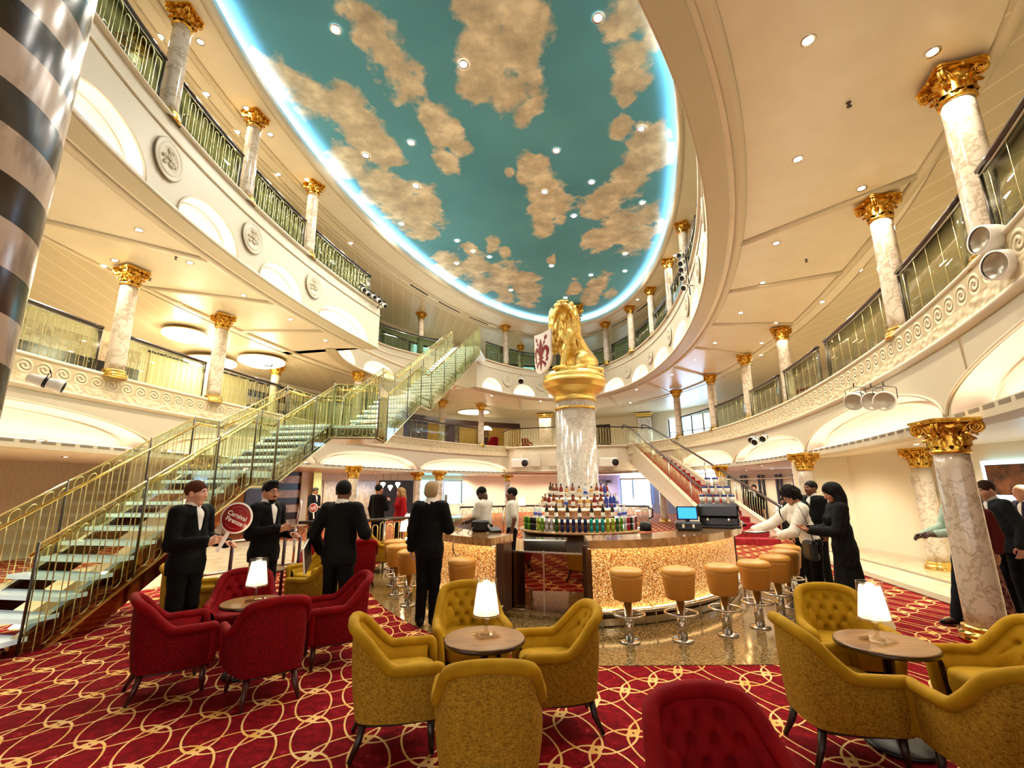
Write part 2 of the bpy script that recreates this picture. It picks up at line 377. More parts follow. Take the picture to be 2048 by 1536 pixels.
def patch(px0, px1, z0, z1, m, name, ov=O1, off=-.06, n=10, parent=None, thick=.05):
    t0, t1 = arc_slope(ov, sl(px0), off), arc_slope(ov, sl(px1), off)
    mb = MB(); a = ov.path(t0, t1, n, 0, off); b = ov.path(t0, t1, n, 0, off + thick)
    A = np.stack([b + [0, 0, z0], a + [0, 0, z0], a + [0, 0, z1], b + [0, 0, z1], b + [0, 0, z0]], 1)
    mb.grid(A, smooth=False, flip=True)
    for P, e in ((0, 1), (n - 1, 0)):
        q = [A[P, k] for k in range(4)]; mb.add(q, [(0, 1, 2, 3)[::-1 if e else 1]], False)
    return mb.build(name, m, parent)
M['wall'] = mat('cream wall', '#e2d6ba', .5); M['wall_tan'] = wood('tan wall panelling', '#998663', '#ad9a74', .5, (6, 6, 1), 0.)
M['wall_marble'] = marble('beige marble panel', '#c9bba3', '#a8977f', 1.5)
M['day'] = emat('daylight pane', '#d6ecff', 12.0); M['cyan'] = emat('cyan lit pane', '#74dcec', 3.2); M['blue_white'] = emat('blue daylight pane', '#b5d8ff', 5.)
M['lilac'] = mat('lilac lit wall', '#b9b4e6', .6)
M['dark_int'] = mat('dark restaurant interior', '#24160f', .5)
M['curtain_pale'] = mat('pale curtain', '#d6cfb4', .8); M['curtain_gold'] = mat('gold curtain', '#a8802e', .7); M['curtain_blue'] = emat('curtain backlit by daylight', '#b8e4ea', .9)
for ov, z0, z1, nm in ((O1, 0, S0 + .1, 'wall_ground'), (O1, Z1 - .3, S1 + .1, 'wall_lower_gallery'), (O2, Z2 - .3, S2 + .4, 'wall_upper_gallery')):
    wallarc(ov, R(-142), R(142), z0, z1, M['wall'], nm, n=160)
# ground level wall bays, left to right
def sp(name, *a, **k): o = patch(*a, name=name, **k); o['kind'] = 'structure'; o['category'] = 'wall'; return o
sp('wall_left', -900, 250, 0, S0, M['wall_tan']); 
sp('wall_left', 455, 600, 0, S0, M['zebra'])
sp('door_1', 490, 522, 0, 2.1, M['panel_brown'], off=-.14)
sp('trim_2', 600, 612, 0, S0, M['trim'], off=-.16); sp('trim_3', 624, 640, 0, S0, M['brass'], off=-.16)
sp('wall_left', 640, 752, 0, S0, M['trim']); 
for a, b in ((646, 690), (694, 750)): sp('wall_left', a, b, .3, 2.05, M['wall_marble'], off=-.12)
sp('wall_far', 757, 834, 0, 2.1, M['dark_int'])
sp('wall_far', 925, 1012, 0, S0, M['trim']); sp('wall_far', 1165, 1240, 0, S0, M['lilac'])
sp('wall_far', 1300, 1378, 0, S0, mat('grey blue curtain', '#8f9bb8', .7))
w1 = sp('window_1', 836, 924, .7, 2.05, M['cyan'])
for a in (836, 862, 884, 920): patch(a, a + 3, .7, 2.05, M['chrome'], 'window_frame', off=-.16, parent=w1)
patch(836, 924, 2.05, 2.15, M['chrome'], 'window_frame', off=-.16, parent=w1)
w2 = sp('window_2', 1240, 1300, .5, 2.2, M['day'])
for a in (1238, 1262, 1298): patch(a, a + 4, .5, 2.2, mat('pale blue frame', '#8fb4dd', .4), 'window_frame', off=-.18, parent=w2)
patch(1238, 1302, 2.1, 2.22, M['chrome'], 'window_frame', off=-.18, parent=w2)
w3 = sp('window_3', 1380, 1440, 1.2, 2.3, M['blue_white'])
for z in (1.45, 1.7, 1.95): patch(1380, 1440, z, z + .04, M['trim'], 'window_frame', off=-.16, parent=w3)
o = sp('wall_right', 1443, 1612, 0, 2.2, mat('cream glass partition panels', '#cfc6ad', .3))
for k, a in enumerate((1446, 1480, 1515, 1550, 1585)):
    for d in (0, 8): patch(a + d, a + d + 4, 0, 2.2, M['black'], 'mullion', off=-.14, parent=o, n=2)
patch(1443, 1612, 1.98, 2.04, M['chrome'], 'mullion', off=-.16, parent=o)
sp('window_4', 1614, 1636, .4, 2.3, M['blue_white'])
# right corridor wall and its clock
def wall_poly(P, z0, z1, m, name, th=.12):
    P = np.array(P, float); mb = MB()
    for a, b in zip(P[:-1], P[1:]):
        d = (b - a) / np.linalg.norm(b - a); nn = np.array([-d[1], d[0]]) * th
        q = [a, b, b - nn, a - nn]; mb.prism([tuple(x) for x in q][::-1], z0, z1)
    o = mb.build(name, m); o['kind'] = 'structure'; o['category'] = 'wall'; return o
wall_poly([(8.95, 3.0), (8.95, 12.6), (8.5, 13.3), (8.0, 13.5)], 0, S0, M['wall'], 'wall_right')
wall_poly([(8.93, 3.0), (8.93, 12.58), (8.48, 13.28), (8.0, 13.48)], 0, .12, M['trim'], 'baseboard_right')
# lower gallery back walls
sp('wall_lower_gallery_left', -600, 235, Z1, Z1 + 2.1, M['wall_marble']); 
sp('wall_lower_gallery_left', -600, 235, Z1 + .55, Z1 + 1.5, M['black_gloss'], off=-.1)
M['room_back'] = mat('far room wall', '#e3d3a8', .5)
o = sp('wall_lower_gallery_left', 255, 470, Z1, S1 - .25, M['room_back']); sp('wall_lower_gallery_left', 470, 600, Z1, S1 - .25, M['zebra'])
sp('trim_4', 250, 640, S1 - .3, S1 - .24, M['black'], off=-.14); sp('trim_5', 600, 640, Z1, S1 - .25, M['trim'], off=-.12)
sp('trim_6', 640, 655, Z1, S1 - .25, M['panel_brown'], off=-.12)
for k, (a, b, mm) in enumerate(((655, 700, 'curtain_pale'), (700, 735, 'curtain_gold'), (735, 800, 'curtain_pale'), (800, 850, 'panel_brown'), (850, 885, 'curtain_gold'), (885, 915, 'panel_brown'), (915, 960, 'curtain_gold'), (960, 975, 'panel_brown'), (975, 1040, 'curtain_gold'))):
    sp('wall_lower_gallery_far', a, b, Z1, Z1 + 1.75, M[mm])
sp('wall_lower_gallery_far', 800, 1040, Z1 + 1.75, Z1 + 2.1, M['panel_brown'], off=-.3)
sp('door_2', 1190, 1225, Z1, Z1 + 2.0, M['dark_int'])
w5 = sp('window_5', 1345, 1440, Z1 + .3, Z1 + 1.9, M['blue_white'])
for a in (1345, 1368, 1392, 1416, 1438): patch(a, a + 2.5, Z1, Z1 + 1.9, M['chrome_dark'], 'window_frame', off=-.2, parent=w5)
patch(1345, 1440, Z1 + 1.0, Z1 + 1.05, M['chrome_dark'], 'window_frame', off=-.2, parent=w5)
def stripes(name, c1, c2, k):
    m = mat(name, rough=.8); t = NT(m); s = t.new('ShaderNodeSeparateXYZ', i_0=t.coord()); f = t.math('GREATER_THAN', t.math('FRACT', t.math('MULTIPLY', s.outputs[1], k)), .5)
    mx = t.new('ShaderNodeMix', data_type='RGBA', i_0=f); mx.inputs[6].default_value = lin(c1); mx.inputs[7].default_value = lin(c2); t.link(mx.outputs[2], t.b.inputs['Base Color']); return m
sp('wall_lower_gallery_right', 1600, 1745, Z1 + 1.0, Z1 + 1.9, stripes('black and green striped awning', '#2b2a1d', '#57543d', 5.))
sp('wall_lower_gallery_right', 1590, 1745, Z1 + 1.75, Z1 + 1.98, stripes('red striped awning edge', '#a43a22', '#6b2417', 5.), off=-.12)
sp('wall_lower_gallery_right', 1628, 1662, Z1, Z1 + 1.4, mat('red curtain', '#a23a35', .7), off=-.12)
sp('wall_lower_gallery_right', 1668, 1720, Z1 + .3, Z1 + 1.35, mat('rosy lit shop wall', '#e3b9a6', .5), off=-.1)
for a, b in ((1770, 1830), (1845, 1920), (1935, 2200)): sp('wall_lower_gallery_right', a, b, Z1, Z1 + 1.95, M['wall_tan'], off=-.12)
for a, b in ((1776, 1824), (1852, 1912), (1945, 2150)): sp('wall_lower_gallery_right', a, b, Z1 + .2, Z1 + 1.6, M['trim'], off=-.18)
# upper gallery back walls
M['slats'] = mat('pale grey green vertical slats', '#9d9b7e', .6)
def folds(ov, px0, px1, z0, z1, m, name, n=60, amp=.05, off=-.2):
    t0, t1 = arc_slope(ov, sl(px0)), arc_slope(ov, sl(px1)); tt = np.linspace(t0, t1, n * 6); mb = MB()
    P = np.array([ov.pt(x, off + amp * math.sin(k * 2 * math.pi / 6)) for k, x in enumerate(tt)]); P = np.concatenate([P, np.zeros((len(P), 1))], 1)
    mb.grid(np.stack([P + [0, 0, z0], P + [0, 0, z1]], 1), flip=True); o = mb.build(name, m); o['kind'] = 'structure'; o['category'] = 'wall'; return o
folds(O2, -900, 740, Z2, Z2 + 1.35, M['slats'], 'wall_upper_gallery_left', 150, .03)
for a, b, mm in ((745, 800, 'curtain_pale'), (810, 850, 'curtain_blue'), (860, 950, 'curtain_pale'), (956, 1000, 'curtain_blue'), (1006, 1040, 'curtain_pale'), (1046, 1070, 'curtain_blue'), (1074, 1100, 'curtain_pale'), (1184, 1206, 'curtain_blue'), (1210, 1250, 'curtain_pale'), (1252, 1280, 'curtain_blue'), (1284, 1340, 'curtain_pale')):
    folds(O2, a, b, Z2, Z2 + 1.5, M[mm], 'wall_upper_gallery_far', max(4, int((b - a) / 5)))
sp('trim_7', 745, 1345, Z2 + 1.5, Z2 + 1.62, M['black'], ov=O2, off=-.25, n=60)
for a in (804, 852, 953, 1003, 1042, 1072, 1207, 1250): sp('trim_8', a, a + 4, Z2, Z2 + 1.5, M['black'], ov=O2, off=-.25, n=2)

# ================================================================ SOFFITS, SLABS, CEILING
def planks(name, c1, c2, k):
    m = mat(name, c1, .35); t = NT(m); s = t.new('ShaderNodeMapping', i_Vector=t.coord(), i_Rotation=(0, 0, R(-14))).outputs[0]
    x = t.new('ShaderNodeSeparateXYZ', i_0=s).outputs[0]; f = t.math('LESS_THAN', t.math('FRACT', t.math('MULTIPLY', x, k)), .05)
    mx = t.new('ShaderNodeMix', data_type='RGBA', i_0=f); mx.inputs[6].default_value = lin(c1); mx.inputs[7].default_value = lin(c2); t.link(mx.outputs[2], t.b.inputs['Base Color']); return m
M['planks'] = planks('ceiling planks', '#cfc2a5', '#ece3ca', 2.2)
def slab(inner, outer, z0, z1, m, name='ceiling'):
    """ring slab between two closed outlines of equal point count"""
    n = len(inner); V = [(x, y, z0) for x, y in inner] + [(x, y, z0) for x, y in outer] + [(x, y, z1) for x, y in inner] + [(x, y, z1) for x, y in outer]; F = []
    for i in range(n):
        j = (i + 1) % n; F += [(i, n + i, n + j, j), (2 * n + i, 2 * n + j, 3 * n + j, 3 * n + i)]
    mb = MB(); mb.add(V, F, False); return mb.struct(name, m, cat='ceiling')
NS = 480
TH = np.linspace(0, 2 * math.pi, NS, endpoint=False)
# upper gallery edge, stepped back at the left where the glass stair arrives
pN0, pN1 = E2.th((-4.42, 15.4)), E2.th((-1.7, 21.9))       # left side: th positive, decreasing towards the far end
rec_pts = catmull([(-6.15, 15.5), (-6.35, 17.4), (-5.75, 19.9), (-4.3, 21.7), (-2.9, 22.6)], 12)
e2 = E2.pt(TH)
def rec_insert():
    keep = [(t_, p) for t_, p in zip(TH, e2) if not (pN1 < t_ < pN0)]
    a = [p for t_, p in keep if t_ <= pN1]; b = [p for t_, p in keep if t_ >= pN0]
    return np.array(a + list(rec_pts[::-1]) + b), len(a)
EDGE2, _ = rec_insert()
OUT2 = np.array([O2.pt(O2.th(p), .3) for p in EDGE2]); OUT2b = np.array([O1.pt(O1.th(p), .3) for p in EDGE2])
slab(EDGE2, OUT2b, S1, S1 + .02, M['cream_soffit']); slab(EDGE2, OUT2, Z2 - .12, Z2 - .02, M['floor_marble'], 'floor')
slab(E1.pt(TH), O1.pt(TH, .3), S0, S0 + .1, M['cream_soffit']); slab(E1.pt(TH), O1.pt(TH, .3), Z1 - .12, Z1 - .02, M['floor_marble'], 'floor')
slab(CE.pt(TH), O2.pt(TH, .4), S2, S2 + .1, M['cream_soffit'])
for inn, out, z in ((Oval(E1.c, 15.9, 8.6, 76), O1, S1 - .015), (Oval(E2.c, 13.6, 6.4, 75.2), O2, S2 - .015)):
    slab(inn.pt(TH), out.pt(TH, .2), z, z + .012, M['planks'])
# soffit mouldings: two rings and cross pieces
PR = [(-.09, 0), (-.07, -.035), (0, -.05), (.07, -.035), (.09, 0)]
mb = MB()
for ov, off, z in ((E2, .55, S1), (E1, .55, S1), (E1, -.35, S1), (E2, -1.6 + 2.15, S2), (E2, 1.0, S2)):
    if ov is E1 and off < 0: continue
    mb.sweep(ov.path(0, 2 * math.pi, 240, z, off)[:-1], PR, closed=True)
inn = E2
for p in ((5.6, 7.2), (6.6, 10.3), (7.2, 13.4), (7.45, 16.3), (7.5, 19.4), (7.1, 22.6), (5.6, 25.8), (-7.2, 8.2), (-7.1, 10.9), (-6.9, 13.6), (-3.3, 24.6), (.6, 27.0)):
    a = E2.pt(E2.th(p), .6); b = E1.pt(E1.th(p), .5); mb.sweep([(a[0], a[1], S1), (b[0], b[1], S1)], PR)
mb.struct('trim_9', M['trim'])
# dark slot diffusers in the top soffit
mb = MB()
for t0, t1 in ((66, 72), (54, 62), (42, 50), (30, 38), (18, 26), (6, 14), (-6, 2), (-20, -10), (-34, -24), (-50, -40)):
    mb.sweep(E2.path(R(t0), R(t1), 14, S2 - .012, .72), [(-.03, 0), (.03, 0), (.03, -.01), (-.03, -.01)])
mb.struct('trim_10', M['black'])
# painted sky and its lit cove
def sky_mat():
    m = mat('painted sky', rough=.7); t = NT(m); v = t.coord()
    at = t.new('ShaderNodeAttribute', attribute_name='cloud').outputs['Fac']
    nz = t.noise(v, 1.1, 8, .62); f = t.math('ADD', at, t.math('MULTIPLY', t.math('SUBTRACT', nz, .5), 1.5))
    blue = t.ramp(t.noise(v, .22, 3), [(.3, lin('#4189a0')), (.7, lin('#5aa6bb'))])
    cl = t.ramp(t.noise(v, 1.6, 6, .6), [(.3, lin('#a39b88')), (.5, lin('#c9bfa6')), (.68, lin('#efe6cc'))])
    k = t.ramp(f, [(.46, (0, 0, 0, 1)), (.62, (1, 1, 1, 1))])
    mx = t.new('ShaderNodeMix', data_type='RGBA', i_0=k); t.link(blue, mx.inputs[6]); t.link(cl, mx.inputs[7]); t.link(mx.outputs[2], t.b.inputs['Base Color']); return m
CLOUDS = [(-5.32,8.2,.37,.46),(-4.97,8.57,.55,.67),(-4.59,8.98,.63,.78),(-4.01,9.27,.59,.73),(-3.59,10.23,.64,.84),(-3.54,10.97,.61,.85),(-4.49,11.36,.56,.82),(-4.04,12.24,.82,1.23),(-3.47,12.99,.86,1.34),(-2.79,13.54,.81,1.3),(-3.23,14.11,.84,1.4),(-2.85,7.14,.48,.48),(-2.78,7.54,.5,.52),(-2.6,7.98,.52,.56),(-2.4,8.47,.55,.61),(-2.27,8.86,.51,.59),(-1.94,9.59,.54,.67),(-1.67,10.25,.51,.66),(-1.35,10.8,.4,.55),(-1.68,11.28,.42,.59),(-.56,7.16,.57,.55),(.2,7.26,.58,.56),(-.61,7.88,.62,.63),(.21,7.89,.62,.63),(-.43,8.48,.66,.71),(.44,8.36,.54,.58),(0,9.02,.69,.78),(.36,9.53,.48,.58),(-.79,8.87,.45,.52),(2.31,7.18,.58,.56),(2.91,7.58,.5,.52),(2.62,8.02,.53,.56),(2.67,8.64,.45,.51),(2.73,9.11,.23,.29),(2.78,10.12,.32,.42),(3.47,10.3,.45,.6),(4.08,11.04,.48,.68),(3.64,11.44,.56,.81),(3.43,12.33,.75,1.12),(3.11,13.33,.81,1.27),(3.77,14.51,.87,1.47),(3.26,15.5,.74,1.33),(4.55,15.52,.74,1.36),(4.64,13.92,.5,.87),(.56,11.62,.57,.81),(1.05,12.54,.61,.92),(1.28,13.59,.65,1.05),(1.18,14.48,.52,.89),(1.66,14.18,.34,.59),(-.02,11.72,.22,.32),(-2.48,17.38,.71,1.42),(-1.5,17.84,.83,1.67),(-.49,18.57,.86,1.79),(.62,19.61,.79,1.74),(.89,20.76,.6,1.41),(-1.4,19.31,.67,1.47),(-.3,20.44,.59,1.37),(2.89,19.65,.45,1.04),(3.8,19.67,.68,1.54),(3.81,21.11,.61,1.47),(4.65,20.53,.36,.87),(-.69,15.81,.37,.7),(-.23,16.38,.29,.57),(-1.56,16.17,.29,.56),(5.16,14.53,.21,.39),(1.55,17.02,.24,.49),(-3.73,16.53,.23,.47),(-1.8,3.5,.8,.8),(.5,4.5,.8,.9),(2,3,.7,.7),(0,2.2,.8,.6)]
rr = np.linspace(0, 1, 60); tt = np.linspace(0, 2 * math.pi, 260, endpoint=False)
A = np.array([[CE.c + r * (CE.pt(x, .55) - CE.c) for r in rr] for x in tt])
A = np.concatenate([A, np.full(A.shape[:2] + (1,), 10.62)], 2)
mb = MB(); mb.grid(A, closed_u=True); me = mb.mesh('sky', M.setdefault('sky', sky_mat()))
P = A.reshape(-1, 3); cl = np.full(len(P), -.2)
for x, y, a, b in CLOUDS:
    cl = np.maximum(cl, 1.0 - .55 * np.hypot((P[:, 0] - x * 1.012) / a, (P[:, 1] - y * 1.012) / b))
at = me.attributes.new('cloud', 'FLOAT', 'POINT'); at.data.foreach_set('value', np.clip(cl, -.25, 1).astype(np.float32))
o = link('ceiling', me); o['kind'] = 'structure'; o['label'] = 'oval ceiling painted as a blue sky with clouds'; o['category'] = 'ceiling'
mb = MB(); mb.sweep(CE.path(0, 2 * math.pi, 300, S2 + .05, .0)[:-1], [(-.10, -.05), (-.10, .16), (.0, .19), (.06, .10), (.06, -.07), (-.02, -.09)], closed=True); mb.struct('trim_11', M['trim'])
mb = MB(); mb.grid(np.stack([CE.path(0, 2 * math.pi, 200, S2 + .14, .16), CE.path(0, 2 * math.pi, 200, S2 + .14, .32)], 1), flip=True); o = mb.build('cove_light', M['strip_sky'])
tag(o, 'white cove light strip hidden behind the rim of the painted sky oval', 'light strip')
# side wall of the cove
mb = MB(); mb.grid(np.stack([CE.path(0, 2 * math.pi, 200, S2 + .05, .5), CE.path(0, 2 * math.pi, 200, 10.64, .5)], 1), flip=False); mb.struct('ceiling', M['cream'])

# ================================================================ BALCONY FASCIAS WITH ARCHES
def scroll_mat():
    m = mat('carved scroll frieze', '#d9caa2', .45); t = NT(m); v = t.coord('UV'); s = t.new('ShaderNodeSeparateXYZ', i_0=v)
    u, w = s.outputs[0], s.outputs[1]
    cu = t.math('SUBTRACT', t.math('FRACT', u), .5); cw = t.math('SUBTRACT', w, .66)
    q = t.math('SQRT', t.math('ADD', t.math('MULTIPLY', cu, cu), t.math('MULTIPLY', cw, t.math('MULTIPLY', cw, 3.2))))
    ang = t.math('ARCTAN2', cw, cu); sp_ = t.math('SINE', t.math('ADD', t.math('MULTIPLY', q, 26.), ang))
    ring = t.math('MULTIPLY', t.math('MULTIPLY_ADD', sp_, .5, .5), t.math('LESS_THAN', q, .47))
    vo = t.new('ShaderNodeTexVoronoi', feature='SMOOTH_F1'); vo.inputs['Scale'].default_value = 1.; t.link(t.new('ShaderNodeMapping', i_Vector=v, i_Scale=(3.2, 7, 1)).outputs[0], vo.inputs['Vector'])
    h = t.math('ADD', ring, t.math('MULTIPLY', t.math('SUBTRACT', 1., vo.outputs['Distance']), t.math('LESS_THAN', w, .38)))
    t.bump(h, .9, .035)
    t.link(t.ramp(h, [(.0, lin('#c3b28a')), (.7, lin('#e2d4b0'))]), t.b.inputs['Base Color']); return m
M['scroll'] = scroll_mat()
class Path:
    def __init__(s, P):
        s.P = np.asarray(P, float); s.d = np.concatenate([[0], np.cumsum(np.linalg.norm(np.diff(s.P, axis=0), axis=1))]); s.L = s.d[-1]
        T = np.gradient(s.P, axis=0); T /= np.linalg.norm(T, axis=1)[:, None]; s.T = T
    def at(s, q): return np.stack([np.interp(q, s.d, s.P[:, 0]), np.interp(q, s.d, s.P[:, 1])], -1)
    def nrm(s, q):   # away from the atrium (right of travel when travelling counter-clockwise)
        t_ = np.stack([np.interp(q, s.d, s.T[:, 0]), np.interp(q, s.d, s.T[:, 1])], -1); return np.stack([t_[..., 1], -t_[..., 0]], -1)
    def near(s, p): return s.d[np.argmin(((s.P - np.asarray(p)) ** 2).sum(1))]
    def xyz(s, q, off, z):
        q = np.asarray(q, float); p = s.at(q) + s.nrm(q) * np.asarray(off)[..., None] * 1.; return np.concatenate([p, np.broadcast_to(np.asarray(z, float), q.shape)[..., None]], -1)
def fascia(name, path, z0, z1, arches, lip, rec, frieze, label):
    q = np.arange(0, path.L, .08); ex = []
    for c, hw, H in arches: ex += list(c + hw * np.cos(np.linspace(0, math.pi, 41)))
    q = np.unique(np.concatenate([q, [path.L], np.clip(ex, 0, path.L)]))
    h = np.zeros(len(q)); ins = np.zeros(len(q), bool)
    for c, hw, H in arches:
        u = np.abs(q - c) / hw; k = u < 1; h[k] = H * np.sqrt(1 - u[k] ** 2); ins |= u <= 1.0001
    zero = np.zeros(len(q)); zb = z0 + lip
    G = lambda *rows: np.stack([path.xyz(q, o, z) for o, z in rows], 1)
    mb = MB()
    mb.grid(G((zero + .35, zero + z0 - .02), (zero, zero + z0 - .02), (zero, zero + zb)), smooth=False)
    mb.grid(G((zero, zb + h), (zero, zero + (zb + z1) / 2 + h * .5), (zero, zero + z1)))
    o = mb.build(name, M['fascia']); o['kind'] = 'structure'; o['label'] = label; o['category'] = 'balcony front'
    mr = MB(); mm = MB(); ms = MB(); md = MB()
    for c, hw, H in arches:
        k = (q >= c - hw - 1e-6) & (q <= c + hw + 1e-6); qq = q[k]; hh = h[k]; z = np.zeros(len(qq))
        if len(qq) < 5: continue
        g = lambda *rows: np.stack([path.xyz(qq, o_, z_) for o_, z_ in rows], 1)
        prof = [(z + rec * f, zb + hh * e) for f, e in ((1., 0), (1., .35), (.96, .62), (.8, .84), (.5, .96), (0., 1.))]
        mr.grid(g((z, z + zb), (z + rec, z + zb), *prof[1:]))
        x = np.linspace(-1, 1, 41)
        for sc, of, r in ((1.03, -.012, .022), (.86, rec * .8, .016)):
            qs = c + hw * sc * np.sin(x * math.pi / 2); hs = H * sc * np.cos(x * math.pi / 2)
            mm.tube(path.xyz(np.clip(qs, 0, path.L), np.full(41, of), zb + hs), r, 6)
        a = np.linspace(c - hw * .9, c + hw * .9, 30); ms.grid(np.stack([path.xyz(a, np.full(30, .05), np.full(30, zb + .015)), path.xyz(a, np.full(30, .12), np.full(30, zb + .015))], 1), flip=False)
        if lip > .05:
            for e in np.arange(c - hw * .93, c + hw * .93, .36):
                b = np.linspace(e + .04, e + .30, 4); md.grid(np.stack([path.xyz(b, np.full(4, -.004), np.full(4, z0 + lip * .55)), path.xyz(b, np.full(4, -.004), np.full(4, z0 + lip * .9))], 1))
    mr.build('arch_recess', M['white_recess'], o); mm.build('arch_moulding', M['trim'], o); ms.build('cove_strip', M['strip'] if frieze else M['strip2'], o)
    if md.n: md.build('vent_slots', M['slot_shadow'], o)
    Pz = lambda zz, off=0.: path.xyz(np.arange(0, path.L, .12), np.full(len(np.arange(0, path.L, .12)), off), np.full(len(np.arange(0, path.L, .12)), zz))
    mt = MB()
    mt.sweep(Pz(z1), [(-.08, .03), (-.06, 0), (.12, 0), (.12, .07), (-.05, .07)])
    if frieze:
        mt.sweep(Pz(z1 - .50), [(0, -.05), (0, .05), (-.07, .04), (-.07, .0), (-.03, -.04)])
        qf = np.arange(0, path.L, .1); A = np.stack([path.xyz(qf, np.full(len(qf), -.05), np.full(len(qf), z1 - .46)), path.xyz(qf, np.full(len(qf), -.05), np.full(len(qf), z1 + .0))], 1)
        f = MB(); f.grid(A); me = f.mesh('scroll_frieze', M['scroll']); uv = me.uv_layers.new(name='UVMap')
        li = np.zeros(len(me.loops), np.int32); me.loops.foreach_get('vertex_index', li)
        U = np.stack([(li // 2) * .1 / .34, (li % 2) * 1.], 1); uv.data.foreach_set('uv', U.astype(np.float32).ravel()); link('scroll_frieze', me, o)
    else:
        mt.sweep(Pz(z1 - .28), [(0, -.03), (0, .03), (-.03, .02), (-.03, -.02)]); mt.sweep(Pz(z0 + .03), [(0, -.04), (0, .03), (-.025, .03), (-.025, -.04)])
    mt.build('moulding', M['trim'], o); return o
# lower balcony: arches spring from the ground floor columns
p1 = Path(E1.pt(np.linspace(-math.pi, math.pi, 1500)))
j = sorted([p1.near(x) for x in ((5.5, 6.1), (7.45, 12.4), (7.9, 18.1), (7.2, 22.8), (4.9, 26.8), (-.3, 28.0), (-3.3, 22.0), (-5.6, 16.4), (-7.0, 10.6), (-7.5, 4.6), (-6.9, -1.))])
j = [j[0] - (j[1] - j[0])] + j
ar1 = [((a + b) / 2, (b - a) / 2 - .13, .62) for a, b in zip(j[:-1], j[1:]) if a > 0]
fascia('wall_lower_balcony', p1, S0, Z1, ar1, .13, .30, True, 'curved front of the lower balcony with carved frieze and lit arches')
p2a = Path(E2.pt(np.linspace(pN0, 2 * math.pi + pN1, 1500)))
jm = [p2a.near(x) for x in ((-5.5, 12.0), (-5.9, 9.46), (-5.85, 6.89), (-5.6, 4.3), (1.55, 3.6), (3.0, 6.2), (4.1, 8.6), (5.0, 11.1), (5.5, 13.6), (5.95, 16.6), (6.05, 19.3), (5.86, 21.95), (5.0, 24.5), (3.3, 25.3), (1.5, 25.3), (-.4, 23.9))]
jm = sorted(jm); js = [p2a.near((-4.5, 15.3))] + jm + [p2a.L]
ar2 = [((a + b) / 2, min((b - a) / 2 - .42, 1.3), .60) for a, b in zip(js[:-1], js[1:]) if (b - a) < 4.2 and (b - a) > 1.4]
f2 = fascia('wall_upper_balcony', p2a, S1, Z2, ar2, .04, .24, False, 'curved front of the upper balcony with lit arches and round relief medallions')
p2b = Path(rec_pts[::-1]); n_ = 3
fascia('wall_upper_balcony', p2b, S1, Z2, [(p2b.L * (k + .5) / n_, p2b.L / n_ / 2 - .35, .58) for k in range(n_)], .04, .24, False, 'set back front of the upper balcony behind the glass staircase')
mb = MB()
for q0, q1 in ((E2.pt(pN0), rec_pts[0]), (E2.pt(pN1), rec_pts[-1])): mb.add([(q0[0], q0[1], S1), (q1[0], q1[1], S1), (q1[0], q1[1], Z2 + .07), (q0[0], q0[1], Z2 + .07)], [(0, 1, 2, 3)], False)
mb.struct('wall_upper_balcony_end', M['fascia'])
# medallions
md = MB(); md.lathe([(0., .0), (.30, .0), (.34, .015), (.36, .035), (.33, .05), (.30, .03), (.27, .03), (.25, .05), (.22, .03), (0, .025)], 32, caps=False)
for k in range(26):
    a, r_ = RNG.uniform(0, 6.28), RNG.uniform(.02, .17); md.sphere((r_ * math.cos(a), r_ * math.sin(a), .03), (RNG.uniform(.02, .05), RNG.uniform(.02, .05), .03), 8, 5)
me_med = md.mesh('medallion', M['fascia'])
for q in jm:
    p = p2a.xyz(np.array(q), np.array(-.005), np.array(7.16)); nn = -p2a.nrm(np.array(q)); o = link('medallion', me_med, f2)
    x = np.array([-nn[1], nn[0], 0.]); o.matrix_world = Matrix(((x[0], 0, nn[0], p[0]), (x[1], 0, nn[1], p[1]), (0, 1, 0, p[2]), (0, 0, 0, 1)))
